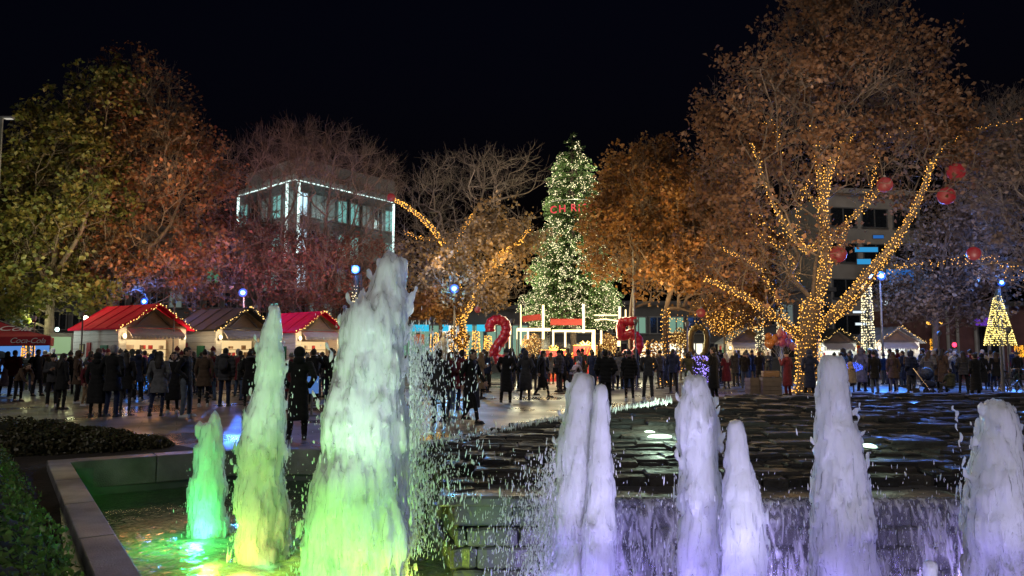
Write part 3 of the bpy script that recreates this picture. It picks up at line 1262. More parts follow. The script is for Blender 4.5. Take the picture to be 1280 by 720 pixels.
pool_lamp(at_jet(2, .02, -.42), PL + 'green at the foot of the short two pronged jet', (.25, 1, .5), 14, 24, GREEN)
pool_lamp(at_jet(1, -.02, -.62), PL + 'orange at the foot of the slender pale green jet', (1, .65, .25), 14, 5.5, ORANGE)
pool_lamp(at_jet(1, -.42, -.30), PL + 'lime green close to the slender pale green jet', (.5, 1, .2), 6, 11, LIME)
pool_lamp(at_jet(0, -.46, -.42, -.06), PL + 'bright green at the foot of the tallest jet', (.25, 1, .25), 14, 12, (.12, 1, .10))
pool_lamp(at_jet(0, .32, -.55, -.06), PL + 'yellow at the foot of the tallest jet', (1, .9, .2), 8, 9, (.55, 1, .05))
pool_lamp(at_jet(0, .50, .35, -.06), PL + 'yellow between the tallest jet and the stone wall', (1, .9, .2), 8, 9, (.7, 1, .08))
b = JET_BASE[2]
pool_lamp((b[0] - .35, b[1] - 1.3, WATER_Z - .06), PL + 'an added emerald beam up the short two pronged jet', (.25, 1, .5), 6, 42, (.02, 1, .22), (b[0], b[1], .45), 60, .08)  # beam added to deepen the green of this jet
# fill beams added to light the columns up to their tops
for i, tz, e, c, sp in ((0, 2.3, 235, (.84, .97, 1), 50), (1, 2.0, 170, (.70, 1, .78), 42)):
    b = JET_BASE[i]
    nm = 'tallest' if i == 0 else 'slender pale green'
    pool_lamp((b[0] + .25, b[1] - 2.4, WATER_Z - .06), PL + 'an added cool white beam up the ' + nm + ' jet', COOL, 6, e, c, (b[0], b[1], tz), sp, .08)
    pool_lamp((b[0] - .25, b[1] - 1.5, WATER_Z - .06), PL + 'an added lime beam at the foot of the ' + nm + ' jet', (.5, 1, .2), 6, 105 if i == 0 else 40, (.33, 1, .13), (b[0] + .1, b[1], .6), 84, .08)
for k, (i, name) in enumerate(((3, 'ragged lavender'), (4, 'smooth slim lavender'), (5, 'broad blunt lavender'), (6, 'plump white violet'), (7, 'tall lavender'), (8, 'spread out lavender'))):
    b = JET_BASE[i]
    pool_lamp((b[0] - .30, b[1] - .50, WATER_Z - .06), PL + 'violet at the foot of the ' + name + ' jet', (.6, .55, 1), 8, 11, VIOLET)
    h = P(0, JETS[i][1][0][0], JETS[i][0])[2]
    pool_lamp((b[0] + .22, b[1] - 2.0, WATER_Z - .06), PL + 'an added pale violet beam up the ' + name + ' jet', (.8, .8, 1), 5, 88, (.66, .62, 1), (b[0], b[1], h * .86), 46, .08)  # beam added to brighten the upper part of the jet
for (u, v, c, e, s_) in ((235, 690, (.10, 1, .12), 30, 'added green light in the open water left of the jets'), (330, 716, (.50, 1, .08), 24, 'added lime light in the open water before the jets')):  # lamps added under the surface to spread green over the water
    g = G(u, v, WATER_Z - .06)
    pool_lamp(g, PL + s_, (.3, 1, .25), 5, e, c, lift=-.36)
for x in (.45, 2.0, 4.0, 6.4):  # lamps added to brighten the wall and its falling water
    pool_lamp((x, 6.05, WATER_Z - .06), PL + 'added violet light up the stone wall ' + {.45: 'right at its corner', 2.0: 'near its corner', 4.0: 'in its middle', 6.4: 'at its far end'}[x], (.6, .55, 1), 6, 26, (.46, .38, 1), (x, 6.75, .1), 140, .08)

# ------------------------------------------------------------------ trees
def Pd(lst, d0=None):
    """[(u, v, depth)] -> world points."""
    return [P(u, v, d) for u, v, d in lst]


def grow(init, pts, bf=.35):
    """Join crown points to a skeleton, each by its cheapest link (near a node, short way to the root)."""
    pos = [np.array(p) for p, _, _ in init]
    par = [q for _, q, _ in init]
    plen = [0.0] * len(pos)
    for i in range(len(pos)):
        if par[i] >= 0: plen[i] = plen[par[i]] + np.linalg.norm(pos[i] - pos[par[i]])
    pts = np.asarray(pts)
    n = len(pts)
    best = np.full(n, 1e9)
    bp = np.zeros(n, int)
    for i in range(len(pos)):
        c = np.linalg.norm(pts - pos[i], axis=1) + bf * plen[i]
        k = c < best
        best[k] = c[k]
        bp[k] = i
    done = np.zeros(n, bool)
    for _ in range(n):
        j = int(np.argmin(np.where(done, 1e9, best)))
        done[j] = True
        i = len(pos)
        pos.append(pts[j]); par.append(int(bp[j]))
        plen.append(plen[bp[j]] + np.linalg.norm(pts[j] - pos[bp[j]]))
        c = np.linalg.norm(pts - pts[j], axis=1) + bf * plen[i]
        k = (c < best) & ~done
        best[k] = c[k]
        bp[k] = i
    return np.array(pos), np.array(par)


def ell(rng, blobs, n):
    """n points spread through a set of ellipsoids (centre, radii), denser towards the skin."""
    vol = np.array([b[1][0] * b[1][1] * b[1][2] for b in blobs])
    ch = rng.choice(len(blobs), n, p=vol / vol.sum())
    v = rng.normal(size=(n, 3))
    v /= np.linalg.norm(v, axis=1, keepdims=True)
    r = rng.random(n) ** .42
    c = np.array([b[0] for b in blobs])[ch]
    s = np.array([b[1] for b in blobs])[ch]
    return c + v * s * r[:, None]


def BL(u, v, d, ru, rv, rd):
    return (P(u, v, d), (ru * d / F, rd, rv * d / F))


def leaf_mesh(rng, c, nrm, size, name='leaves'):
    n = len(c)
    a = rng.normal(size=(n, 3))
    x = np.cross(nrm, a)
    x /= np.linalg.norm(x, axis=1, keepdims=True) + 1e-9
    y = np.cross(nrm, x)
    s = size[:, None]
    fold = rng.uniform(.1, .35, n)[:, None]
    v = np.stack([c - x * s * .55, c + y * s * .42 + nrm * s * fold, c + x * s * .6, c - y * s * .42 + nrm * s * fold], 1).reshape(-1, 3)
    b = np.arange(n)[:, None] * 4
    f = np.concatenate([np.concatenate([b, b + 1, b + 2], 1), np.concatenate([b, b + 2, b + 3], 1)], 0)
    return mesh_np(name, v, f)


TREES = {}


def tree(name, label, limbs, blobs, npts, bark, leafm, nleaf, lsize, seed, bf=.35, twigs=3, twlen=.7, tip=.012, cat='tree', group=None,
         clump=.25, lblobs=None, droop=0.0, twr=.006, gate=.9, prune=None):
    """limbs: list of (points, r_start, r_end); the first is the trunk from the ground."""
    rng = np.random.default_rng(seed)
    base = np.array(limbs[0][0][0])
    base[2] = 0
    root = thing(name, label, cat, tuple(base), group=group)
    init = []
    fixr = {}
    for pts, r0, r1 in limbs:
        pts = [np.array(p, float) for p in pts]
        prev = -1
        if init:
            ds = [np.linalg.norm(q[0] - pts[0]) for q in init]
            prev = int(np.argmin(ds))
        tot = sum(np.linalg.norm(pts[i + 1] - pts[i]) for i in range(len(pts) - 1))
        run = 0
        first = True
        for i in range(len(pts) - 1):
            L = np.linalg.norm(pts[i + 1] - pts[i])
            m = max(1, int(round(L / .45)))
            for k in range(m + (1 if i == len(pts) - 2 else 0)):
                t = k / m
                p = pts[i] + (pts[i + 1] - pts[i]) * t
                if not first and i < len(pts) - 1:
                    p = p + rng.normal(0, .018, 3)
                s = (run + t * L) / tot
                init.append((p, prev, 0))
                prev = len(init) - 1
                fixr[prev] = r0 + (r1 - r0) * s ** .8
                first = False
            run += L
    cp = ell(rng, blobs, npts)
    cp = cp[cp[:, 2] > 1.6]
    pos, par = grow(init, cp, bf)
    n = len(pos)
    cnt = np.zeros(n)
    ch = np.zeros(n, int)
    for i in range(n):
        if par[i] >= 0: ch[par[i]] += 1
    cnt[ch == 0] = 1
    for i in range(n - 1, -1, -1):
        if par[i] >= 0: cnt[par[i]] += cnt[i]
    rad = tip * np.maximum(cnt, 1) ** .46
    for i, r in fixr.items(): rad[i] = r
    for i in range(len(fixr), n):
        rad[i] = min(rad[i], rad[par[i]] * .92)
    # limbs as smooth tubes, the rest as frustums
    mb = MB()
    for pts, r0, r1 in limbs:
        pts = [np.array(p, float) - base for p in pts]
        fine = []
        # Catmull-Rom through the limb points
        q = [pts[0]] + pts + [pts[-1]]
        for i in range(1, len(q) - 2):
            for t in np.linspace(0, 1, 6, endpoint=(i == len(q) - 3)):
                fine.append(.5 * ((2 * q[i]) + (-q[i - 1] + q[i + 1]) * t + (2 * q[i - 1] - 5 * q[i] + 4 * q[i + 1] - q[i + 2]) * t * t + (-q[i - 1] + 3 * q[i] - 3 * q[i + 1] + q[i + 2]) * t ** 3))
        rr = []
        for i, p in enumerate(fine):
            s = i / (len(fine) - 1)
            r = r0 + (r1 - r0) * s ** .8
            r *= 1 + .06 * math.sin(p[2] * 3 + p[0] * 2)
            if limbs[0][0] is not None and p[2] < .7 and r0 > .15: r *= 1 + .45 * (max(0, .7 - p[2]) / .7) ** 2
            rr.append(r)
        mb.tube(fine, rr, 12 if r0 > .12 else 8)
    nf = len(fixr)
    idx = np.arange(nf, n)
    v, f = segs_np(pos[par[idx]] - base, pos[idx] - base, np.minimum(rad[par[idx]], rad[idx] * 1.4), rad[idx], 5)
    tm = mb.fixed('trunk')
    tb = mesh_np('t2', v, f)
    bm = bmesh.new()
    bm.from_mesh(tm)
    bm.from_mesh(tb)
    bm.to_mesh(tm)
    bm.free()
    bpy.data.meshes.remove(tb)
    link('trunk', tm, bark, root, True)
    # twigs
    cidx = idx[cnt[idx] <= 6] if len(idx) else idx
    k = len(cidx) * twigs
    src = np.repeat(cidx, twigs)
    d0 = pos[src] - pos[par[src]]
    d0 /= np.linalg.norm(d0, axis=1, keepdims=True) + 1e-9
    cen = np.mean([b[0] for b in blobs], 0)
    up = np.array([0, 0, .35 - droop])
    dd = d0 * .8 + rng.normal(0, .55, (k, 3)) + up
    dd /= np.linalg.norm(dd, axis=1, keepdims=True)
    L = rng.uniform(.5, 1.25, k)[:, None] * twlen
    st = pos[par[src]] + (pos[src] - pos[par[src]]) * rng.random(k)[:, None]
    mid = st + dd * L * .5
    d2 = dd + rng.normal(0, .3, (k, 3)) + up * .6
    d2 /= np.linalg.norm(d2, axis=1, keepdims=True)
    end = mid + d2 * L * .5
    d3 = dd + rng.normal(0, .55, (k, 3)) + up * .4
    d3 /= np.linalg.norm(d3, axis=1, keepdims=True)
    end2 = mid + d3 * L * .42
    p0 = np.concatenate([st, mid, mid]) - base
    p1 = np.concatenate([mid, end, end2]) - base
    r0 = np.concatenate([np.full(k, twr), np.full(2 * k, twr * .8)])
    r1 = np.concatenate([np.full(k, twr * .8), np.full(2 * k, twr * .5)])
    v, f = segs_np(p0, p1, r0, r1, 3)
    link('twigs', mesh_np('twigs', v, f), bark, root)
    # leaves
    if nleaf:
        tips = np.concatenate([end, end2, mid])
        if lblobs is not None:
            ok = np.zeros(len(tips), bool)
            for c, s in lblobs:
                ok |= (((tips - c) / np.array(s)) ** 2).sum(1) < 1
            tips = tips[ok]
        w = np.clip(vnoise(tips, .85, seed) * gate + vnoise(tips, 2.1, seed + 4) * .35 * gate + clump + .35, .015, 1.0)
        pick = rng.choice(len(tips), nleaf, p=w / w.sum())
        c = tips[pick] + rng.normal(0, .16, (nleaf, 3)) * np.array([1, 1, .8])
        c = c[c[:, 2] > 1.5]
        if prune:      # the lit limbs were kept free of leaves when the strings were wound
            ax = np.concatenate([np.concatenate([np.linspace(l[0][i], l[0][i + 1], 6) for i in range(len(l[0]) - 1)]) for l in prune])
            ok = np.ones(len(c), bool)
            for a_ in ax: ok &= ((c - a_) ** 2).sum(1) > .62 ** 2
            c = c[ok | (rng.random(len(c)) < .15)]
        nn = rng.normal(size=(len(c), 3)) + np.array([0, -.2, .5])
        nn /= np.linalg.norm(nn, axis=1, keepdims=True)
        size = lsize * rng.uniform(.6, 1.35, len(c))
        link('crown', leaf_mesh(rng, c - base, nn, size, 'crown'), leafm, root)
    TREES[label] = root
    return root


BARK_D = pmat('dark_bark', (.085, .062, .05), .85, .35, 6, bump=.6)
BARK_P = pmat('plane_bark', (.085, .066, .052), .8, .45, 3, bump=.5)
BARK_G = pmat('grey_bark', (.15, .125, .105), .85, .35, 5, bump=.5)
L_OLIVE = leafmat('olive_leaves', [(.035, .055, .012), (.075, .085, .018), (.13, .105, .022), (.16, .10, .03)])
L_RUST = leafmat('rust_leaves', [(.10, .030, .014), (.15, .048, .02), (.11, .055, .02), (.16, .075, .022)])
L_MAROON = leafmat('maroon_leaves', [(.085, .022, .018), (.12, .035, .025), (.10, .045, .035), (.14, .055, .03)])
L_GOLD = leafmat('golden_leaves', [(.10, .045, .018), (.17, .085, .020), (.13, .052, .02), (.23, .125, .024)])
L_MIX = leafmat('pale_gold_leaves', [(.10, .07, .055), (.20, .115, .03), (.18, .14, .11), (.24, .14, .03)])
L_BROWN = leafmat('brown_plane_leaves', [(.12, .066, .038), (.18, .105, .062), (.16, .075, .032), (.22, .14, .09)])
L_LILAC = leafmat('grey_brown_leaves', [(.10, .07, .055), (.16, .115, .09), (.13, .085, .05), (.19, .15, .12)])


def trunk_pts(u, vb, d, *rest):
    """From the ground under u at depth d through the pixel points in rest (u, v, depth offset)."""
    g = P(u, vb, d)
    g[2] = -.05
    return [g] + [P(a, b, d + c) for a, b, c in rest]


# -- left side
d = 37
tree('tree', 'large olive green leaved tree at the left edge behind the red parasol',
     [(trunk_pts(62, 440, d, (62, 400, 0), (66, 340, 0), (74, 260, .5)), .28, .10),
      (Pd([(63, 370, d), (40, 310, d - 1), (20, 240, d - 1)]), .14, .05), (Pd([(66, 345, d), (105, 280, d - .6), (120, 190, d)]), .14, .05)],
     [BL(60, 190, d, 62, 60, 2.6), BL(30, 260, d, 60, 80, 3), BL(95, 240, d, 66, 80, 3), BL(138, 112, d + .5, 38, 40, 1.7), BL(40, 335, d - .5, 70, 50, 3), BL(110, 150, d, 45, 60, 2.2),
      BL(-20, 290, d, 50, 90, 3), BL(30, 380, d - 1, 60, 26, 2.2), BL(100, 375, d - 1, 46, 22, 1.8)],
     900, BARK_D, L_OLIVE, 25000, .21, 21, twigs=4, twlen=.9, clump=.15, gate=1.2)
d = 39
tree('tree', 'tall thinning rust brown tree with a forked trunk rising over the first red roofed stall',
     [(trunk_pts(139, 440, d, (140, 395, 0), (148, 352, 0), (152, 300, 0)), .30, .14),
      (Pd([(148, 350, d), (178, 318, d - .3), (212, 282, d - .5), (232, 230, 0 + d)]), .17, .05),
      (Pd([(152, 302, d), (168, 265, d), (188, 222, d), (196, 165, d), (188, 110, d)]), .13, .03),
      (Pd([(152, 302, d), (140, 240, d + .4), (150, 170, d + .4), (160, 110, d)]), .12, .03),
      (Pd([(160, 330, d), (210, 315, d - .6), (250, 300, d - .6)]), .10, .03)],
     [BL(190, 160, d, 62, 78, 2.6), BL(235, 220, d, 62, 70, 3), BL(150, 250, d, 70, 80, 3), BL(220, 320, d, 85, 50, 3), BL(130, 335, d, 70, 45, 2.6), BL(170, 100, d, 40, 34, 1.6), BL(180, 365, d, 70, 24, 2.4), BL(255, 365, d, 50, 26, 2.4)],
     1200, BARK_D, L_RUST, 11500, .19, 22, twigs=6, twlen=1.0, clump=.1)
# bare maroon trees before the lit building
d = 44
tree('tree', 'dark twiggy maroon tree behind the second stall in front of the lit office block',
     [(trunk_pts(322, 440, d, (323, 390, 0), (330, 330, 0), (336, 265, 0), (340, 215, 0)), .20, .05),
      (Pd([(328, 345, d), (300, 290, d), (285, 240, d)]), .09, .03), (Pd([(333, 310, d), (365, 260, d), (378, 205, d)]), .09, .03)],
     [BL(325, 220, d, 55, 52, 2.6), BL(365, 200, d, 52, 48, 2.6), BL(300, 290, d, 62, 60, 3), BL(350, 310, d, 70, 60, 3), BL(325, 360, d, 70, 34, 3)],
     900, BARK_D, L_MAROON, 4300, .15, 23, twigs=7, twlen=1.05, clump=.1,
     lblobs=[BL(300, 340, d, 90, 70, 4.5), BL(360, 350, d, 80, 60, 4.5)])
d = 43
tree('tree', 'reddish twiggy tree with blue lit limbs behind the tallest jet',
     [(trunk_pts(402, 440, d, (402, 380, 0), (404, 335, 0), (405, 300, 0), (412, 240, 0), (420, 190, 0)), .21, .05),
      (Pd([(403, 350, d), (388, 320, d - .4), (372, 280, d)]), .09, .03), (Pd([(404, 330, d), (436, 292, d - .4), (452, 240, d)]), .10, .03)],
     [BL(420, 215, d, 60, 55, 2.8), BL(465, 235, d, 48, 48, 2.4), BL(385, 195, d, 42, 42, 2.2), BL(400, 320, d, 66, 62, 3), BL(460, 320, d, 50, 52, 3), BL(410, 372, d, 66, 28, 3)],
     950, BARK_D, L_MAROON, 4600, .15, 24, twigs=7, twlen=1.05, clump=.1,
     lblobs=[BL(390, 350, d, 80, 55, 4.5), BL(450, 350, d, 60, 55, 4.5)])
# the half lit bare tree left of the Christmas tree
d = 38
T3 = [(trunk_pts(578, 440, d, (578, 425, 0), (573, 385, 0), (568, 345, 0)), .24, .16),
      (Pd([(568, 350, d), (564, 325, d - .2), (551, 300, d - .5), (530, 275, d - .8), (508, 258, d - 1), (492, 249, d - 1.1)]), .13, .04),
      (Pd([(568, 345, d), (572, 310, d), (580, 285, d), (600, 255, d + .3), (606, 215, d + .3), (598, 190, d)]), .10, .025),
      (Pd([(577, 400, d), (592, 375, d - .3), (606, 345, d - .5), (626, 318, d - .7), (655, 300, d - .9)]), .13, .035),
      (Pd([(606, 345, d - .5), (640, 312, d - .5), (662, 285, d - .5)]), .06, .03),
      (Pd([(600, 255, d + .3), (636, 246, d + .5), (664, 238, d + .5), (672, 215, d + .5)]), .06, .02),
      (Pd([(556, 305, d - .3), (530, 298, d - .6), (505, 290, d - .8)]), .05, .02)]
tree('plane_tree', 'pale bare plane tree wound with fairy lights between the tallest jet and the Christmas tree', T3,
     [BL(585, 225, d, 60, 42, 2.4), BL(640, 215, d, 48, 34, 2.2), BL(530, 235, d, 48, 40, 2.4), BL(560, 300, d, 68, 48, 2.8), BL(630, 290, d, 50, 40, 2.4), BL(560, 360, d - .6, 62, 34, 2.4), BL(620, 350, d - .6, 44, 34, 2.2)],
     800, BARK_P, L_MIX, 9500, .17, 25, twigs=4, twlen=.85, clump=.05, droop=.25, gate=1.3,
     lblobs=[BL(560, 350, d, 90, 60, 4), BL(640, 300, d, 60, 60, 4)])
d = 37
tree('tree', 'small round golden leaved tree lit from below under the pale bare plane tree',
     [(trunk_pts(551, 440, d, (551, 410, 0), (550, 392, 0)), .10, .06)],
     [BL(545, 380, d, 32, 22, 1.2), BL(520, 388, d, 18, 14, .9)], 200, BARK_D, L_GOLD, 3200, .15, 26, twigs=4, twlen=.4)
# golden trees right of the Christmas tree
d = 40
tree('tree', 'dense golden orange tree just right of the Christmas tree',
     [(trunk_pts(790, 440, d, (790, 395, 0), (796, 340, 0), (800, 270, 0)), .24, .08),
      (Pd([(794, 350, d), (760, 310, d - .5), (740, 285, d - .8)]), .10, .03), (Pd([(797, 320, d), (840, 270, d), (850, 225, d)]), .10, .03)],
     [BL(800, 235, d, 50, 50, 2.6), BL(770, 300, d - .5, 46, 52, 2.6), BL(835, 270, d, 56, 62, 3), BL(825, 335, d, 56, 44, 3), BL(755, 255, d - .6, 22, 24, 1.4), BL(815, 200, d, 34, 24, 1.6)],
     900, BARK_D, L_GOLD, 18000, .19, 27, twigs=4, twlen=.9, clump=.05, gate=1.3)
d = 37
tree('tree', 'broad brown orange tree with a light wrapped trunk left of the big plane tree',
     [(trunk_pts(832, 440, d, (832, 420, 0), (833, 385, 0), (845, 350, 0), (870, 310, .4)), .17, .09),
      (Pd([(845, 352, d), (890, 330, d - .5), (930, 318, d - .8)]), .10, .03), (Pd([(840, 360, d), (815, 335, d - .3), (800, 312, d - .3)]), .08, .03)],
     [BL(880, 250, d, 58, 52, 2.8), BL(870, 330, d - .5, 62, 44, 2.8), BL(930, 325, d - .8, 52, 48, 2.6), BL(910, 285, d, 50, 50, 2.6), BL(935, 372, d - .8, 46, 26, 2.2), BL(880, 375, d - .5, 40, 22, 2)],
     900, BARK_D, L_GOLD, 16000, .185, 28, twigs=4, twlen=.85, clump=.05, gate=1.3)
# trees at the right edge
d = 44
tree('tree', 'grey leaved tree behind the right hand stalls under the red hanging balls',
     [(trunk_pts(1170, 440, d, (1170, 400, 0), (1176, 345, 0), (1184, 290, 0)), .22, .08), (Pd([(1174, 360, d), (1140, 330, d), (1115, 320, d)]), .09, .03),
      (Pd([(1176, 345, d), (1215, 300, d), (1240, 260, d)]), .10, .03)],
     [BL(1180, 330, d, 62, 44, 3), BL(1205, 280, d, 52, 50, 3), BL(1150, 378, d, 56, 30, 2.6), BL(1235, 330, d, 44, 44, 2.6), BL(1210, 385, d, 50, 26, 2.6)],
     850, BARK_D, L_LILAC, 8500, .21, 29, twigs=5, twlen=.95, clump=.2, droop=.2)
d = 35
tree('tree', 'brown leaved tree cut by the right edge of the picture above the lit cone tree',
     [(trunk_pts(1300, 440, d, (1298, 400, 0), (1294, 320, 0), (1282, 250, 0)), .24, .08), (Pd([(1295, 335, d), (1260, 328, d - .5), (1225, 331, d - .8)]), .08, .03)],
     [BL(1262, 165, d, 52, 58, 2.8), BL(1275, 250, d, 44, 70, 2.8), BL(1240, 215, d, 40, 44, 2.4), BL(1265, 325, d, 34, 36, 2.2), BL(1320, 200, d, 50, 90, 3)],
     800, BARK_G, L_LILAC, 7000, .20, 30, twigs=5, twlen=.95, clump=.1)
# the great plane tree
d = 30
PLANE = [(trunk_pts(1012, 490, d, (1012, 470, 0), (1010, 440, 0), (1012, 405, 0), (1016, 375, 0)), .47, .34),
         (Pd([(1004, 425, d), (985, 408, d - .3), (958, 388, d - .8), (930, 370, d - 1.3), (905, 358, d - 1.8), (880, 348, d - 2.2)]), .17, .05),
         (Pd([(1016, 380, d), (1030, 345, d), (1032, 300, d), (1028, 262, d), (1036, 215, d), (1050, 185, d), (1066, 165, d), (1082, 120, d + .5), (1106, 96, d + .5)]), .22, .045),
         (Pd([(1029, 300, d), (1012, 312, d - .5), (1000, 305, d - .8), (985, 285, d - 1), (968, 258, d - 1.2), (955, 225, d - 1.3), (946, 195, d - 1.3), (938, 178, d - 1.4)]), .11, .03),
         (Pd([(1028, 265, d), (1012, 245, d + .4), (1000, 232, d + .5), (985, 225, d + .6)]), .09, .03),
         (Pd([(1016, 415, d), (1040, 395, d - .2), (1064, 366, d - .4), (1090, 335, d - .6), (1118, 302, d - .8), (1140, 268, d - .9), (1152, 240, d - 1), (1164, 208, d - 1), (1174, 186, d - 1)]), .19, .06),
         (Pd([(1040, 400, d + .2), (1066, 380, d + .5), (1098, 338, d + .8), (1125, 300, d + 1)]), .10, .05),
         (Pd([(1036, 305, d), (1056, 282, d - .3), (1082, 256, d - .6), (1104, 232, d - .8)]), .11, .035),
         (Pd([(1066, 165, d), (1090, 160, d - .6), (1125, 150, d - .8)]), .05, .02),
         (Pd([(1028, 255, d), (1022, 190, d + .3), (1012, 130, d + .3), (1010, 70, d + .3), (1022, 10, d)]), .13, .035),
         (Pd([(1012, 150, d + .3), (975, 115, d), (945, 95, d)]), .06, .02),
         (Pd([(1022, 190, d + .3), (985, 160, d + .6), (945, 135, d + .8), (905, 130, d + 1)]), .07, .02),
         (Pd([(1104, 96, d + .5), (1130, 60, d + .5), (1140, 20, d + .5)]), .05, .02),
         (Pd([(1174, 186, d - 1), (1210, 165, d - 1.2), (1250, 156, d - 1.4)]), .06, .025)]
tree('plane_tree', 'huge plane tree at the right with its trunk and limbs wound in amber fairy lights', PLANE,
     [BL(1010, 60, d, 85, 62, 3.6), BL(1070, 110, d, 85, 75, 3.8), BL(950, 130, d, 78, 66, 3.6), BL(1120, 150, d, 72, 62, 3.4), BL(905, 190, d, 52, 58, 2.8), BL(1000, 190, d, 80, 62, 3.6),
      BL(935, 250, d, 68, 58, 3), BL(900, 315, d - 1.5, 56, 44, 2.6), BL(960, 350, d - 1, 50, 40, 2.4), BL(1080, 210, d, 66, 48, 3), BL(1160, 215, d, 56, 54, 3), BL(1210, 175, d - 1, 60, 50, 2.6),
      BL(1050, 20, d, 90, 45, 3), BL(1020, 300, d - 1, 40, 40, 2), BL(1125, 90, d, 60, 52, 2.8)],
     1700, BARK_P, L_BROWN, 20000, .17, 31, twigs=4, twlen=.85, clump=-.15, tip=.010, twr=.005, gate=1.6, prune=[PLANE[k] for k in (1, 2, 3, 5, 7)])

# ------------------------------------------------------------------ hedges
L_HEDGE = leafmat('hedge_leaves', [(.07, .15, .035), (.11, .21, .05), (.15, .23, .065), (.08, .17, .045)], .25, .35)
L_HEDGE2 = leafmat('bush_leaves', [(.045, .052, .026), (.075, .075, .036), (.085, .07, .035), (.05, .06, .03)], .25, .4)


def hedge(label, blobs, n, size, mat, seed, name='hedge'):
    rng = np.random.default_rng(seed)
    base = np.array([blobs[0][0][0], blobs[0][0][1], 0])
    root = thing(name, label, name, tuple(base))
    mb = MB()
    for c, s in blobs:
        mb.ball(np.array(c) - base, tuple(np.array(s) * .84), 16, 10)
    me = remesh(mb.mesh('c'), .06, 4, 'stem_mass')
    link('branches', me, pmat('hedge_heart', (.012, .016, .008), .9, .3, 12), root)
    area = np.array([s[0] * s[1] + s[1] * s[2] + s[0] * s[2] for c, s in blobs])
    ch = rng.choice(len(blobs), n, p=area / area.sum())
    c = np.array([b[0] for b in blobs])[ch]
    s = np.array([b[1] for b in blobs])[ch]
    v = rng.normal(size=(n, 3))
    v /= np.linalg.norm(v, axis=1, keepdims=True)
    p = c + v * s * (rng.uniform(.86, 1.03, n) + .05 * vnoise(c + v * s, 3.1))[:, None]
    # drop what is buried in another lobe or in the ground
    ok = p[:, 2] > .01
    for cc, ss in blobs:
        ok &= (((p - cc) / (np.array(ss) * .84)) ** 2).sum(1) > 1
    p, v = p[ok], v[ok]
    nn = v + rng.normal(0, .6, v.shape)
    nn /= np.linalg.norm(nn, axis=1, keepdims=True)
    link('leaves', leaf_mesh(rng, p - base, nn, size * rng.uniform(.6, 1.4, len(p)), 'leaves'), mat, root)
    return root


hb = []
for k, t in enumerate(np.linspace(-.12, 1.35, 13)):
    # along the outer side of the left coping
    x = -6.6 + 4.2 * t - .62
    y = 9.7 - 5.5 * t - .45
    hb.append(((x + .22 + .06 * math.sin(k * 2.1), y, .17), (.74, .74, .46 + .03 * math.sin(k * 1.7))))
    hb.append(((x - .7, y - .5, .20), (.85, .85, .50)))
hedge('clipped dark green hedge in the front left corner beside the pool coping', hb, 62000, .042, L_HEDGE, 41)
hb = [((-9.6, 12.2, .12), (1.2, .9, .50)), ((-8.6, 12.6, .1), (1.0, .8, .46)), ((-10.6, 11.6, .12), (1.3, 1.0, .52)), ((-11.5, 11.0, .1), (1.3, 1.1, .5))]
hedge('low brownish green bush behind the clipped hedge at the left edge', hb, 15000, .055, L_HEDGE2, 42, 'bush')
hb = [((-7.9, 12.7, .05), (.95, .8, .43)), ((-7.2, 12.9, .02), (.9, .7, .34)), ((-6.6, 13.1, 0), (.7, .5, .22))]
hedge('low dark bush tapering off along the far pool coping', hb, 11000, .055, L_HEDGE2, 43, 'bush')

# ------------------------------------------------------------------ bulbs and strings
AMBER = emat('amber_bulb', (1, .47, .075), 2.6)
WARMW = emat('warm_white_bulb', (1, .86, .50), 2.1)
COOLW = emat('cool_white_bulb', (.86, .95, 1), 1.8)
WIRE = pmat('string_wire', (.02, .025, .02), .6, .1)


def catmull(pts, per=8):
    q = [np.array(pts[0], float)] + [np.array(p, float) for p in pts] + [np.array(pts[-1], float)]
    fine = []
    for i in range(1, len(q) - 2):
        for t in np.linspace(0, 1, per, endpoint=(i == len(q) - 3)):
            fine.append(.5 * ((2 * q[i]) + (-q[i - 1] + q[i + 1]) * t + (2 * q[i - 1] - 5 * q[i] + 4 * q[i + 1] - q[i + 2]) * t * t + (-q[i - 1] + 3 * q[i] - 3 * q[i + 1] + q[i + 2]) * t ** 3))
    return np.array(fine)


def bulbs(name, label, pts, r, mat, cat='light string', group=None, wire=None, jit=0.45, seed=1):
    pts = np.asarray(pts)
    rng = np.random.default_rng(seed)
    base = pts.mean(0)
    n = len(pts)
    rr = r * rng.uniform(1 - jit, 1 + jit, n) * np.where(rng.random(n) < .12, .45, 1)
    v, f = blobs_np(pts - base, np.stack([rr, rr, rr], 1), OCT)
    me = mesh_np(name, v, f)
    o = link(name, me, [mat, WIRE], None, False, tuple(base))
    if wire is not None and len(wire) > 1:
        w = np.asarray(wire) - base
        v, f = segs_np(w[:-1], w[1:], np.full(len(w) - 1, .004), np.full(len(w) - 1, .004), 3)
        wm = mesh_np('w', v, f)
        wm.polygons.foreach_set('material_index', np.ones(len(wm.polygons), np.int32))
        bm = bmesh.new()
        bm.from_mesh(me)
        bm.from_mesh(wm)
        bm.to_mesh(me)
        bm.free()
        bpy.data.meshes.remove(wm)
    return tag(o, label, cat, group)


OCT = (np.array([(1, 0, 0), (-1, 0, 0), (0, 1, 0), (0, -1, 0), (0, 0, 1), (0, 0, -1)], float),
       np.array([(0, 2, 4), (2, 1, 4), (1, 3, 4), (3, 0, 4), (2, 0, 5), (1, 2, 5), (3, 1, 5), (0, 3, 5)]))


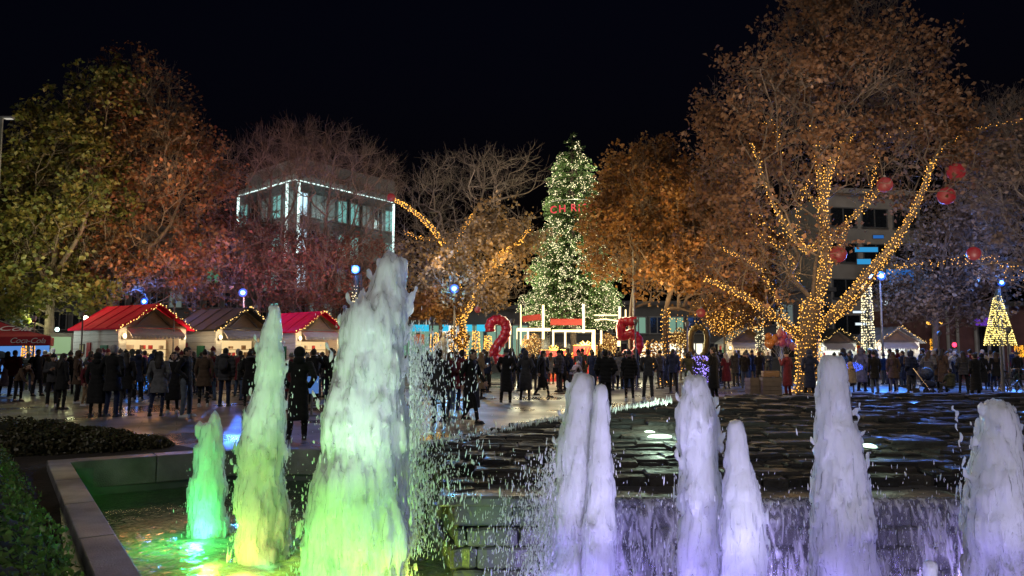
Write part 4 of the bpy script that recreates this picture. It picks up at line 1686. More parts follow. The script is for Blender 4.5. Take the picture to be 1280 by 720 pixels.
def wound(label, pts, r0, r1, pitch, step, br=.019, mat=None, seed=1, t0=0.0, t1=1.0, group='fairy light strings wound on the trees', loose=.03, off=.03):
    """A string wound round a limb given by its axis points."""
    fine = catmull(pts, 14)
    seg = np.linalg.norm(np.diff(fine, axis=0), axis=1)
    s = np.concatenate([[0], np.cumsum(seg)])
    L = s[-1]
    rng = np.random.default_rng(seed)
    out = []
    z = t0 * L
    ang = rng.random() * 6
    while z < t1 * L:
        p = np.array([np.interp(z, s, fine[:, k]) for k in range(3)])
        q = np.array([np.interp(min(z + .05, L), s, fine[:, k]) for k in range(3)])
        d = q - p
        if np.linalg.norm(d) < 1e-6: break
        d /= np.linalg.norm(d)
        ref = np.array([0, 1, 0.]) if abs(d[1]) < .8 else np.array([1., 0, 0])
        x = np.cross(d, ref); x /= np.linalg.norm(x)
        y = np.cross(d, x)
        r = r0 + (r1 - r0) * (z / L) ** .8
        r *= 1.08
        if p[2] < .7: r *= 1 + .45 * (max(0, .7 - p[2]) / .7) ** 2 * (r0 > .15)
        r += off
        out.append(p + (x * math.cos(ang) + y * math.sin(ang)) * r + rng.normal(0, loose, 3))
        circ = 2 * math.pi * r
        # one turn climbs `pitch`
        turn = math.hypot(circ, pitch)
        st = step * rng.uniform(.75, 1.25)
        ang += 2 * math.pi * st / turn
        z += pitch * st / turn
    return bulbs('light_string', label, out, br, mat or AMBER, group=group, wire=out, seed=seed)


def draped(label, pts, step, br=.018, mat=None, seed=1, jit=.05, group=None):
    fine = catmull(pts, 14)
    seg = np.linalg.norm(np.diff(fine, axis=0), axis=1)
    s = np.concatenate([[0], np.cumsum(seg)])
    n = max(2, int(s[-1] / step))
    rng = np.random.default_rng(seed)
    zs = np.linspace(0, s[-1], n)
    p = np.stack([np.interp(zs, s, fine[:, k]) for k in range(3)], 1)
    b = p + rng.normal(0, jit, p.shape)
    return bulbs('light_string', label, b, br, mat or AMBER, group=group, wire=p, seed=seed)


# ------------------------------------------------------------------ buildings behind the square
CONC = pmat('concrete', (.30, .29, .27), .8, .2, 1.2, bump=.3)
CONC_D = pmat('dark_render', (.06, .058, .06), .8, .25, .8)
CONC_B = pmat('beige_render', (.33, .30, .26), .8, .15, .8)
GLASS_D = pmat('dark_glass', (.015, .018, .022), .12, .2, 3, spec=.6)
ROOFM = pmat('roof_felt', (.05, .05, .05), .8, .2, 3)
LEDW = emat('cold_led_line', (.75, 1, .95), 2.2)
TEALWIN = emat('teal_lit_window', (.22, .60, .56), .8)
BRIGHTWIN = emat('bright_lit_window', (.55, .85, 1.0), 1.5)
DIMWIN = emat('dim_lit_window', (.5, .66, .62), .2)
FRAMEM = pmat('window_frame', (.12, .12, .12), .5, .1)


def facade(root, a, b, z0, z1, rows, cols, wmats, rng, wh=.62, ww=.72, wall=CONC_D, pick=None):
    """One flat face of a building from ground point a to b with windows that are boxes let into it."""
    a, b = Vector((a[0], a[1], 0)), Vector((b[0], b[1], 0))
    L = (b - a).length
    d = (b - a) / L
    nrm = Vector((d.y, -d.x, 0))
    ang = math.atan2(d.y, d.x)
    inv = root.location
    cw, chh = L / cols, (z1 - z0) / rows
    M = Matrix.Rotation(ang, 4, 'Z')
    first = None
    protos = {}
    for i in range(rows):
        for j in range(cols):
            c = a + d * (cw * (j + .5)) + Vector((0, 0, z0 + chh * (i + .5))) + nrm * .02
            mi = pick(i, j) if pick else rng.choice(len(wmats))
            if mi is None: continue
            if mi not in protos:
                mb = MB()
                mb.box((0, 0, chh * wh / 2 + .05), (cw * ww + .2, .16, .1))
                mb.box((0, 0, -chh * wh / 2 - .05), (cw * ww + .2, .22, .1))
                for s in (-1, 0, 1): mb.box((s * cw * ww / 2, -.005, 0), (.09, .14, chh * wh - .002))
                w = mb.build('window', FRAMEM, root)
                g = MB()
                g.box((0, .02, 0), (cw * ww - .1, .04, chh * wh - .01))
                g.build('pane', wmats[mi], w)
                protos[mi] = w
            else:
                w = copy_tree(protos[mi], root)
            w.location = c - inv
            w.rotation_euler = (0, 0, ang)


def block(root, pts, z0, z1, mat, name='wall'):
    mb = MB()
    inv = root.location
    mb.prism([(p[0] - inv.x, p[1] - inv.y) for p in pts], z0, z1)
    return mb.build(name, mat, root)


rngb = random.Random(9)
# left office block with cold light outlines
c0, cl, cr = P(370, 222, 70), P(300, 243, 77.5), P(493, 252, 81)
back = cl + (cr - c0)
bt = thing('office_building', 'pale office block outlined in cold white light behind the bare maroon trees', 'building', (c0[0], c0[1], -.12))
block(bt, [c0[:2], cr[:2], back[:2], cl[:2]], 0, 18.2, CONC_D)
mbx = MB()
def shr(p, k): return (np.array(p[:2]) - (c0[:2] + back[:2]) / 2) * k + (c0[:2] + back[:2]) / 2
block(bt, [shr(c0, 1.03), shr(cr, 1.03), shr(back, 1.03), shr(cl, 1.03)], 18.2, 18.6, CONC, 'cornice')
block(bt, [shr(c0, .93), shr(cr, 1.0), shr(back, .95), shr(cl, .93)], 18.6, 20.4, CONC, 'roof_storey')
bt.location.z = 0
facade(bt, c0, cr, 3.5, 17.6, 4, 8, [GLASS_D, TEALWIN, BRIGHTWIN, DIMWIN], rngb, pick=lambda i, j: (2 if j == 0 and i > 0 else (1 if (i >= 2 and j in (3, 4, 7)) else (3 if (i + j) % 3 else 0))))
facade(bt, cl, c0, 3.5, 17.6, 4, 5, [GLASS_D, TEALWIN, BRIGHTWIN, DIMWIN], rngb, pick=lambda i, j: (1 if j in (0, 3) else (3 if (i + j) % 2 else 0)))
iv = np.array(bt.location)
for (a, b) in ((cl, c0), (c0, cr)):
    a_, b_ = np.array([a[0], a[1], 18.0]) - iv, np.array([b[0], b[1], 18.0]) - iv
    mb = MB()
    n_ = 26
    off = np.array([0, -.35, 0])
    for k in range(n_):
        p, q_ = a_ + (b_ - a_) * ((k + .12) / n_) + off, a_ + (b_ - a_) * ((k + .72) / n_) + off
        mb.bar(p, q_, .10)
    mb.build('roof_light_line', LEDW, bt)
for p, zb in ((cl, 10.5), (c0 + (cl - c0) * .12, 10.5), (cr, 8.0), (c0 + (cr - c0) * .04, 11)):
    mb = MB()
    mb.bar(np.array([p[0], p[1] - .4, zb]) - iv, np.array([p[0], p[1] - .4, 17.8]) - iv, .2)
    mb.build('corner_light_line', LEDW, bt)

for p_ in ((c0 * .6 + cl * .4), c0, (c0 * .6 + cr * .4), cr):
    lamp('facade_light', 'POINT', (p_[0], p_[1] - 2.2, 15.5), 200, (.7, 1, .95), None, .5)

# right concrete block
a, b = P(1040, 440, 72), P(1158, 440, 74)
bt = thing('apartment_building', 'beige block with dark strip windows behind the limbs of the huge plane tree', 'building', (a[0], a[1], 0))
block(bt, [a[:2], b[:2], (b[0] + 2, b[1] + 14), (a[0], a[1] + 14)], -.12, 17.2, CONC_B)
facade(bt, a, b, 2.5, 16.6, 4, 3, [GLASS_D, DIMWIN], rngb, wh=.5, ww=.8, pick=lambda i, j: 0)
block(bt, [(a[0] - .4, a[1] - .4), (b[0] + .4, b[1] - .4), (b[0] + .4, b[1] + .1), (a[0] - .4, a[1] + .1)], 17.2, 17.7, CONC_B, 'parapet')

# low dark buildings that close the square
def lowblock(u0, u1, d0, d1, h, label, mat, rows, cols, mats, pick, wh=.6, ww=.7):
    a, b = P(u0, 440, d0), P(u1, 440, d1)
    t = thing('town_building', label, 'building', (a[0], a[1], 0))
    block(t, [a[:2], b[:2], (b[0], b[1] + 9), (a[0], a[1] + 9)], -.12, h, mat)
    facade(t, a, b, .6, h - .6, rows, cols, mats, rngb, pick=pick, wh=wh, ww=ww)
    block(t, [(a[0] - .3, a[1] - .35), (b[0] + .3, b[1] - .35), (b[0] + .3, b[1] + .2), (a[0] - .3, a[1] + .2)], h, h + .35, CONC_D, 'parapet')
    return t


MINT = emat('mint_shop_light', (.32, .62, .45), .5, True)
CYAN = emat('cyan_sign_light', (.02, .55, .85), 1.0, True)
SHOPW = emat('white_shop_light', (1, .93, .72), 1.5, True)
GREENL = emat('green_window_light', (.05, .5, .25), .35)
lowblock(-120, 110, 66, 68, 9, 'dark low building behind the olive tree and red parasol', CONC_D, 3, 9, [GLASS_D, DIMWIN], lambda i, j: 1 if (i * 7 + j) % 6 == 0 else 0)
lowblock(110, 298, 68, 70, 13, 'dark office building with a few green lit windows left of the outlined block', CONC_D, 5, 8, [GLASS_D, DIMWIN, GREENL], lambda i, j: 2 if (i, j) in ((4, 5), (3, 6)) else (1 if (i * 5 + j) % 7 == 0 else 0))
t = lowblock(495, 690, 62, 62, 5.2, 'low shop row with a cyan lit sign band behind the pale bare tree', CONC_D, 1, 7, [MINT, GLASS_D, SHOPW], lambda i, j: 0 if j in (0, 1, 3, 4, 5) else (2 if j == 2 else 1), wh=.62, ww=.86)
iv = np.array(t.location)
for (u0, u1) in ((514, 536), (553, 561), (583, 590), (596, 612)):
    p, q_ = P(u0, 410, 61.6) - iv, P(u1, 410, 61.6) - iv
    mb = MB()
    mb.box((p + q_) / 2, (q_[0] - p[0], .12, .55))
    mb.build('sign_panel', CYAN, t)
t = lowblock(692, 905, 63, 63, 5.6, 'shop row with glaring white windows behind the golden trees', CONC_D, 2, 9, [SHOPW, GLASS_D, MINT], lambda i, j: (0 if j in (4, 5, 6, 7) else 1) if i == 0 else (2 if j in (4, 6) else 1), wh=.6, ww=.8)
lowblock(905, 1042, 66, 66, 7, 'dark building behind the trunk of the huge plane tree', CONC_D, 2, 6, [GLASS_D, DIMWIN], lambda i, j: 1 if (i + j) % 4 == 0 else 0)
BRICKD = pmat('maroon_wall', (.12, .055, .055), .8, .25, 1.5)
t = lowblock(1158, 1420, 58, 58, 5.2, 'low maroon walled building with pale posts behind the lit cone tree', BRICKD, 1, 5, [GLASS_D, DIMWIN], lambda i, j: 0 if j % 2 else None, wh=.5, ww=.5)
iv = np.array(t.location)
for u in (1168, 1186, 1198, 1221, 1237, 1262):
    p = P(u, 440, 57.6) - iv
    mb = MB()
    mb.box((p[0], p[1], 2.6), (.16, .16, 5.2))
    mb.build('post', CONC, t)
# lit signs, and panels that imitate light on the far right facades
def sign(u, v, d, w, h, mat, label, name='lit_sign'):
    p = P(u, v, d)
    t = thing(name, label, 'sign', tuple(p))
    mb = MB()
    mb.box((0, .06, 0), (w + .1, .1, h + .1))
    mb.build('case', FRAMEM, t)
    mb = MB()
    mb.box((0, 0, 0), (w, .03, h))
    mb.build('panel', mat, t)
    return t


WHITE_S = emat('white_sign_light', (.8, .92, 1), 1.1)
sign(1109, 378, 71, 1.3, .55, WHITE_S, 'small white lit sign on the beige block beneath the blue floodlights')
sign(1074, 390, 71, 1.2, .2, WHITE_S, 'thin white lit strip sign left of the slender lit spire')
sign(1080, 405, 70, 1.6, .22, WHITE_S, 'lower thin white lit strip beside the slender lit spire')
BLUEW = emat('blue_wall_glow', (.03, .22, .75), .55, True)
BLUEC = emat('cyan_wall_glow', (.04, .45, .95), .65, True)
PURP = emat('purple_lit_pane', (.22, .05, .8), .6, True)
for (u, v, w, h, m, s) in ((1083, 312, 2.2, .45, BLUEC, 'upper cyan'), (1080, 327, 1.3, .5, BLUEC, 'middle cyan'), (1098, 296, 1.0, .3, BLUEW, 'topmost small blue'), (1112, 400, 1.5, .5, BLUEW, 'lowest blue'),
                           (1125, 345, 2.6, 1.3, BLUEW, 'large blue')):  # glowing panels put in for blue light falling on the wall
    sign(u, v, 71, w, h, m, s + ' glow imitating light on the beige block behind the big plane limbs', 'glow_panel')
sign(1229, 402, 57, 1.4, .6, PURP, 'purple light panel on the maroon walled building', 'glow_panel')
sign(1168, 336 + 68, 57, 1.2, .22, AMBER, 'short amber light strip hanging before the maroon walled building', 'glow_panel')

# ------------------------------------------------------------------ market stalls
PLANK_W = pmat('white_boards', (.50, .49, .46), .6, .12, 2, stretch=(1, 1, 14), bump=.25)
PLANK_B = pmat('brown_boards', (.20, .12, .07), .6, .25, 4, stretch=(1, 1, 10), bump=.3)
RED_R = pmat('red_roofing', (.56, .004, .035), .8, .15, 3, bump=.15, spec=.1)
BLK_R = pmat('black_roofing', (.016, .015, .014), .75, .4, 3, bump=.3, spec=.25)
GREYR = pmat('grey_roofing', (.16, .17, .20), .45, .2, 3)
TRIM = pmat('stall_trim', (.13, .10, .08), .6, .2, 4)
GREEN_P = pmat('green_paint', (.02, .16, .08), .5, .15)
RED_P = pmat('red_paint', (.40, .025, .03), .5, .15)
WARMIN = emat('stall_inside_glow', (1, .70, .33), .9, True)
SCON = emat('sconce_glass', (1, .78, .42), 5, True)
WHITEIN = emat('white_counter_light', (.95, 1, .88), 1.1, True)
CLOTH_W = pmat('pale_awning', (.42, .36, .31), .8, .15, 3)


def stall(label, loc, rz, W, L, he, hr, roofm, side=None, inside_m=WARMIN, shut=(GREEN_P, RED_P), energy=40, lcol=(1, .72, .38), bulbm=None, sl='first'):
    """Timber stall: open gable end faces local -Y, ridge runs along Y."""
    t = thing('market_stall', label, 'market stall', loc, rz, 'wooden market stalls')
    hw = W / 2
    wallm = side or PLANK_W
    for s in (-1, 1):
        mb = MB()
        mb.box((s * (hw - .04), L / 2, he / 2), (.08, L, he))
        for k in range(1, 9): mb.box((s * hw, L / 2, k * he / 9), (.025, L - .04, .012), mi=1)
        mb.build('side_wall', [wallm, TRIM], t)
    mb = MB()
    mb.box((0, L - .04, he / 2), (W - .17, .08, he))
    mb.build('back_wall', wallm, t)
    # gable triangle
    for y_, nm in ((.03, 'gable_board'), (L - .05, 'gable_board')):
        mb = MB()
        M = Matrix(((1, 0, 0, 0), (0, 0, 1, y_), (0, 1, 0, 0), (0, 0, 0, 1)))
        mb.prism([(-hw, he + .003), (hw, he + .003), (0, hr - .06)], -.03, .03, M=M)
        g = mb.build(nm, PLANK_B, t)
    # open roof triangle trusses
    mb = MB()
    for s in (-1, 1): mb.bar((s * hw * .5, -.02, he + .1), (0, -.02, hr - .2), .06)
    mb.bar((-hw, -.03, he + .05), (hw, -.03, he + .05), .10)
    mb.build('truss', TRIM, t)
    # roof slopes
    for s in (-1, 1):
        ov = .16
        sl_ = (hr - he) / hw
        a, b = (0, hr), (s * (hw + ov), he - sl_ * ov)
        mb = MB()
        M = Matrix(((1, 0, 0, 0), (0, 0, 1, 0), (0, 1, 0, 0), (0, 0, 0, 1)))
        pr = [(a[0] + s * .004, a[1]), b, (b[0], b[1] + .07), (a[0] + s * .004, a[1] + .08)]
        mb.prism(pr, -.4, L + .2, M=M)
        # battens
        for k in range(5):
            y_ = -.3 + (L + .4) * k / 4
            mb.bar((a[0] + s * .03, y_, a[1] + .088), (b[0], y_, b[1] + .078), .045, .02)
        mb.build('roof', roofm, t)
    # serving hatch: back glow, counter, side posts, awning
    mb = MB()
    mb.box((0, 1.1, 1.55), (W - .5, .05, 1.25))
    mb.build('shelf_back', inside_m, t)
    mb = MB()
    rg = random.Random(int(abs(loc[0]) * 100))
    for k in range(18):
        mb.box((rg.uniform(-hw + .4, hw - .4), .98, rg.choice([1.12, 1.45, 1.78]) + .08), (rg.uniform(.08, .22), .12, rg.uniform(.1, .24)), mi=rg.choice([0, 1, 2]))
    for z_ in (1.1, 1.43, 1.76): mb.box((0, .98, z_), (W - .6, .2, .025), mi=0)
    mb.build('goods', [PLANK_B, RED_P, CLOTH_W], t)
    mb = MB()
    mb.box((0, -.05, .98), (W - .1, .5, .06))
    mb.box((0, .05, .475), (W - .17, .06, .95))
    mb.build('counter', PLANK_B, t)
    for s in (-1, 1):
        mb = MB()
        mb.box((s * (hw - .18), .02, he / 2 + .5), (.3, .08, he - 1.0 - .003))
        mb.build('door_post', PLANK_W, t)
        mb = MB()
        mb.box((s * (hw - .18), -.06, he - .42), (.10, .08, .12))
        sc = mb.build('sconce', TRIM, t)
        mb = MB()
        mb.ball((s * (hw - .18), -.15, he - .36), (.075, .075, .10), 8, 6)
        mb.build('glass', SCON, sc)
    # scalloped awning
    nsc = 14
    xs_ = np.linspace(-hw + .3, hw - .3, nsc * 4 + 1)
    vv, ff = [], []
    for i, x in enumerate(xs_):
        zz = he - .36 - .10 * abs(math.sin(math.pi * i / 4)) - .22 * (1 - ((x / (hw - .3)) ** 2)) * 0
        vv += [(x, -.02, he - .02), (x, -.42, he - .30), (x, -.43, zz)]
    for i in range(len(xs_) - 1):
        for k in range(2): ff.append((i * 3 + k, i * 3 + 3 + k, i * 3 + 4 + k, i * 3 + 1 + k))
    mb = MB()
    mb.add(vv, ff)
    aw = mb.build('awning', CLOTH_W, t)
    so = aw.modifiers.new('s', 'SOLIDIFY')
    so.thickness = .012
    # shutters, little frame and a lit green window on the left side wall
    for (y_, w_, m_, nm) in ((L * .28, .55, shut[0], 'shutter'), (L * .62, .28, shut[1], 'shutter')):
        mb = MB()
        mb.box((-hw - .03, y_, 1.62), (.05, w_, .85 if m_ is shut[1] else .62))
        for k in range(5): mb.box((-hw - .06, y_, 1.38 + k * .12), (.02, w_ - .08, .03))
        mb.build(nm, m_, t)
    mb = MB()
    mb.box((-hw - .02, L * .78, 1.78), (.04, .36, .44))
    pic = mb.build('notice_frame', TRIM, t)
    mb = MB()
    mb.box((-hw - .045, L * .78, 1.78), (.02, .24, .32))
    mb.build('notice', emat('notice_glow', (.9, .85, .35), .25), pic)
    # light
    M4 = Matrix.Translation(loc) @ Matrix.Rotation(rz, 4, 'Z')
    for s in (-1, 1):
        lamp('sconce_light', 'POINT', M4 @ Vector((s * (hw - .18), -.34, he - .36)), energy * .35, lcol, None, .08)
    lamp('counter_light', 'POINT', M4 @ Vector((0, .45, he - .25)), energy, lcol, None, .2)
    # lights along the gable
    pts = [M4 @ Vector((-hw - .25, -.45, he - (hr - he) / hw * .25 + .05)), M4 @ Vector((0, -.45, hr + .08)), M4 @ Vector((hw + .25, -.45, he - (hr - he) / hw * .25 + .05))]
    out = []
    rg = np.random.default_rng(int(abs(loc[0] * 10)))
    for a, b in ((pts[0], pts[1]), (pts[1], pts[2])):
        n_ = int((b - a).length / .085)
        for k in range(n_): out.append(np.array(a + (b - a) * (k / n_)) + rg.normal(0, .035, 3))
    bulbs('light_string', 'fairy lights on the gable of the ' + sl, out, .026, bulbm or WARMG, group='fairy lights on the stall gables', wire=out)
    return t


WARMG = emat('gold_bulb', (1, .62, .18), 2.2)


def at_ground(u, d):
    p = P(u, 440, d)
    return (p[0], p[1], 0)


stall('white boarded stall with a bright red roof nearest the red parasol', at_ground(191, 31.5), R(57), 3.0, 3.5, 2.66, 3.60, RED_R, sl='bright red roofed stall nearest the parasol', energy=45)
stall('white boarded stall with a black roof between the two red roofed stalls', at_ground(304, 34), R(55), 2.9, 3.6, 2.66, 3.60, BLK_R, sl='black roofed stall', energy=45)
stall('red roofed stall partly hidden between the two pale green jets', at_ground(399, 37.5), R(50), 2.8, 3.6, 2.68, 3.62, RED_R, sl='red roofed stall between the two pale green jets', energy=45)
stall('grey roofed stall left of the balloon bunch', at_ground(936, 45), R(-4), 2.6, 2.6, 2.25, 3.1, GREYR, inside_m=WARMIN, sl='grey roofed stall beside the balloons', energy=30)
stall('dark gabled stall just right of the huge plane tree trunk', at_ground(1047, 46), R(6), 2.5, 2.6, 2.2, 3.0, BLK_R, inside_m=WHITEIN, sl='dark gabled stall beside the trunk', energy=30, lcol=(.9, 1, .85))
stall('grey roofed stall with white shelves right of the slender lit spire', at_ground(1122, 45), R(5), 2.8, 2.8, 2.25, 3.1, GREYR, inside_m=WHITEIN, sl='stall right of the slender lit spire', energy=40, lcol=(1, .92, .75))

# kiosk with green lit posters at the end of the first stall
kp = at_ground(76, 33.5)
t = thing('kiosk', 'narrow kiosk with pale green lit posters between the red parasol and the first stall', 'kiosk', kp, R(10))
mb = MB()
mb.box((0, .4, 1.25), (.95, .8, 2.5))
mb.build('cabinet', TRIM, t)
for z_, h_ in ((1.95, .75), (1.05, .85)):
    mb = MB()
    mb.box((0, -.02, z_), (.8, .03, h_))
    mb.build('poster', emat('poster_glow', (.55, .85, .42), .42, True), t)
mb = MB()
mb.ball((-.1, -.25, 2.65), .1, 8, 6)
mb.build('lamp', emat('kiosk_lamp', (.7, 1, .95), 3), t)
lamp('kiosk_light', 'POINT', (kp[0] + .2, kp[1] - 2.2, 2.7), 70, (.8, 1, .92), None, .2)
# tall white lamp behind the first stall
t = thing('lantern_column', 'short glaring white lantern on a post behind the first stall roof', 'lamp', at_ground(105, 37))
mb = MB()
mb.tube([(0, 0, 0), (0, 0, 2.3)], .05, 8)
mb.build('post', TRIM, t)
mb = MB()
for k in range(5): mb.ball((0, 0, 2.45 + k * .22), (.13, .13, .12), 10, 6)
mb.build('lantern', emat('lantern_white', (1, .95, .8), 6, True), t)
lp = Vector(at_ground(105, 37))
lamp('lantern_light', 'POINT', lp + Vector((-.4, -.5, 3.3)), 60, (.95, 1, .5), None, .2)
lamp('lantern_light', 'POINT', lp + Vector((-2.2, -.8, 3.2)), 110, (.95, 1, .5), None, .2)

# ------------------------------------------------------------------ red parasol
UMB = pmat('red_canvas', (.42, .02, .035), .75, .12, 4)
WHT = pmat('white_print', (.75, .72, .72), .7, .05)
pu = (-20.15, 27.3)
t = thing('market_parasol', 'large red parasol with white script lettering on its edge at the left border', 'parasol', (pu[0], pu[1], 0), R(30))
hx, hy = 2.85, 2.0
zr, za = 2.22, 3.35
mb = MB()
ap = (0, 0, za)
cs = [(-hx, -hy, zr), (hx, -hy, zr), (hx, hy, zr), (-hx, hy, zr)]
N_ = 8
for k in range(4):
    a, b = Vector(cs[k]), Vector(cs[(k + 1) % 4])
    rows_ = []
    for i in range(N_ + 1):
        s = i / N_
        row = []
        for j in range(N_ + 1):
            e = a.lerp(b, j / N_)
            p = e.lerp(Vector(ap), s)
            p.z -= .22 * math.sin(math.pi * s) * .6 + .05 * math.sin(math.pi * j / N_) * (1 - s)
            row.append(p)
        rows_.append(row)
    vs = [p for r_ in rows_ for p in r_]
    fs = [(i * (N_ + 1) + j, i * (N_ + 1) + j + 1, (i + 1) * (N_ + 1) + j + 1, (i + 1) * (N_ + 1) + j) for i in range(N_) for j in range(N_)]
    mb.add(vs, fs)
    # valance
    vs, fs = [], []
    for j in range(N_ + 1):
        e = a.lerp(b, j / N_)
        e.z -= .05 * math.sin(math.pi * j / N_)
        vs += [e, e - Vector((0, 0, .30))]
    fs = [(2 * j, 2 * j + 1, 2 * j + 3, 2 * j + 2) for j in range(N_)]
    mb.add(vs, fs)
c_ = mb.build('canopy', UMB, t)
so = c_.modifiers.new('s', 'SOLIDIFY')
so.thickness = .012
mb = MB()
mb.tube([(0, 0, 0), (0, 0, za)], .045, 10)
mb.box((0, 0, .06), (.9, .9, .12))
mb.build('pole', FRAMEM, t)
mb = MB()
for c in cs: mb.bar(Vector(ap) - Vector((0, 0, .08)), Vector(c) * .98 - Vector((0, 0, .02)), .03)
mb.build('rib', FRAMEM, t)


def text_mesh(txt, size, depth=.006, shear=0.0, space=1.0):
    cu = bpy.data.curves.new('txt', 'FONT')
    cu.body = txt
    cu.size = size
    cu.extrude = depth
    cu.shear = shear
    cu.align_x = 'CENTER'
    cu.align_y = 'CENTER'
    cu.space_character = space
    o = bpy.data.objects.new('txt', cu)
    COL.objects.link(o)
    dg = bpy.context.evaluated_depsgraph_get()
    dg.update()
    me = bpy.data.meshes.new_from_object(o.evaluated_get(dg))
    bpy.data.objects.remove(o)
    bpy.data.curves.remove(cu)
    me.materials.clear()
    return me


o = link('lettering', text_mesh('Coca-Cola', .27, .004, .35, .92), WHT, t)
o.location = (2.15, -hy - .02, zr - .17)
o.rotation_euler = (math.pi / 2, 0, 0)
sl_a = math.atan2(za - zr - .12, hy)
o = link('lettering', text_mesh('Coca-Cola', .58, .004, .35, .92), WHT, t)
o.location = (1.05, -hy * .70 - .02, zr + (za - zr) * .30 - .07)
o.rotation_euler = (sl_a, 0, 0)

# blue lit backdrop behind the parasol
t = thing('backdrop_screen', 'pale blue lit screen with dark shapes standing behind the red parasol', 'screen', at_ground(24, 36))
mb = MB()
mb.box((0, 0, 1.2), (3.6, .06, 1.6))
mb.build('panel', emat('blue_screen', (.10, .30, .80), .8, True), t)
mb = MB()
for x in (-1.8, 1.8): mb.box((x, .02, 1.0), (.08, .1, 2.0))
mb.box((0, .02, 2.03), (3.7, .1, .08))
mb.build('frame', TRIM, t)
mb = MB()
mb.ball((-1.0, -.06, 1.5), (.5, .03, .22), 12, 6)
mb.ball((.2, -.06, 1.35), (.10, .03, .10), 8, 6)
mb.ball((.9, -.06, .6), (.9, .03, .3), 12, 6)
mb.build('dark_shapes', pmat('screen_ink', (.01, .02, .04), .6), t)

# ------------------------------------------------------------------ lit columns, cones and the Christmas tree
def light_column(label, u, d, v0, v1, r0, r1, n, mat, seed, br=.024, post=True, group=None, cat='light column', pl=None):
    """A frame of rings and stays wound with bulbs."""
    rng = np.random.default_rng(seed)
    a, b = P(u, v0, d), P(u, v1, d)
    zb, zt = max(a[2], .1), b[2]
    loc = (a[0], d, 0)
    t = thing('light_column', label, cat, loc, group=group)
    mb = MB()
    mb.tube([(0, 0, 0), (0, 0, zt)], [.07, .03], 8)
    for k in range(7):
        s = k / 6
        r = r0 + (r1 - r0) * s
        z = zb + (zt - zb) * s
        ring = [(r * math.cos(q), r * math.sin(q), z) for q in np.linspace(0, 2 * math.pi, 17)]
        mb.tube(ring, .012, 4, caps=False)
    for k in range(8):
        q = 2 * math.pi * k / 8
        mb.bar((r0 * math.cos(q), r0 * math.sin(q), zb), (r1 * math.cos(q), r1 * math.sin(q), zt), .02)
    mb.build('frame', WIREF, t)
    s = rng.random(n)
    if r1 < r0 * .4: s = 1 - np.sqrt(1 - s * .985)
    ang = rng.random(n) * 2 * math.pi
    s = np.round(s * 26) / 26 + rng.normal(0, .006, n)
    r = r0 + (r1 - r0) * s + .03
    pts = np.stack([r * np.cos(ang), r * np.sin(ang), zb + (zt - zb) * s], 1)
    rr = br * rng.uniform(.7, 1.3, n)
    v, f = blobs_np(pts, np.stack([rr] * 3, 1), OCT)
    link('bulbs', mesh_np('bulbs', v, f), mat, t)
    if pl:
        lamp('column_light', 'POINT', (loc[0], d - r0 - .5, (zb + zt) / 2), pl, (1, .75, .35), None, .3)
    return t


WIREF = pmat('wire_frame', (.05, .06, .04), .6, .2)
YELB = emat('yellow_bulb', (1, .78, .22), 2.2)
ORGB = emat('orange_bulb', (1, .42, .03), 2.0)
light_column('tall cone shaped tree of yellow lights at the right edge', 1250, 41, 431, 362, .74, .06, 950, YELB, 1, .030, pl=60)
light_column('slender spire of pale lights right of the huge plane tree trunk', 1086, 40, 438, 354, .32, .20, 520, WARMW, 2, .030)
light_column('slender spire of pale lights behind the tallest jet topped by blue lamps', 446, 36, 440, 344, .50, .16, 480, WARMW, 3, .028)
for k, (u, d, v0, v1, w, s) in enumerate(((1169, 52, 446, 424, .26, 'beside the red traffic light'), (1071, 47, 446, 427, .18, 'right of the dark gabled stall'), (1274, 45, 446, 432, .2, 'at the right border under the cone tree'),
                                         (34, 33, 458, 431, .24, 'under the red parasol'))):
    light_column('short square column of orange lights ' + s, u, d, v0, v1, w, w * .9, 220, ORGB, 10 + k, .026, group='short orange light columns')
for k, (u, d, v0, v1, s) in enumerate(((543, 40, 440, 416, 'left of the bare plane tree trunk'), (595, 43, 440, 414, 'right of the bare plane tree trunk'), (610, 43, 440, 420, 'behind the red hooked figure'),
                                       (950, 43, 440, 380, 'behind the balloon bunch'), (976, 50, 420, 372, 'between the balloons and the big trunk'))):
    light_column('slim amber light column ' + s, u, d, v0, v1, .22, .16, 200, AMBER if k < 3 else WARMW, 20 + k, .026, group='slim amber light columns')

# Christmas tree
d = 46
xb = P(717, 440, d)
zt = P(718, 166, d)[2]
xt = thing('christmas_tree', 'tall Christmas tree covered in white fairy lights in the middle of the square', 'christmas tree', (xb[0], d, 0))
mb = MB()
mb.tube([(0, 0, 0), (0, 0, zt * .97)], [.22, .02], 10)
mb.build('trunk', BARK_D, xt, True)
rng = np.random.default_rng(8)
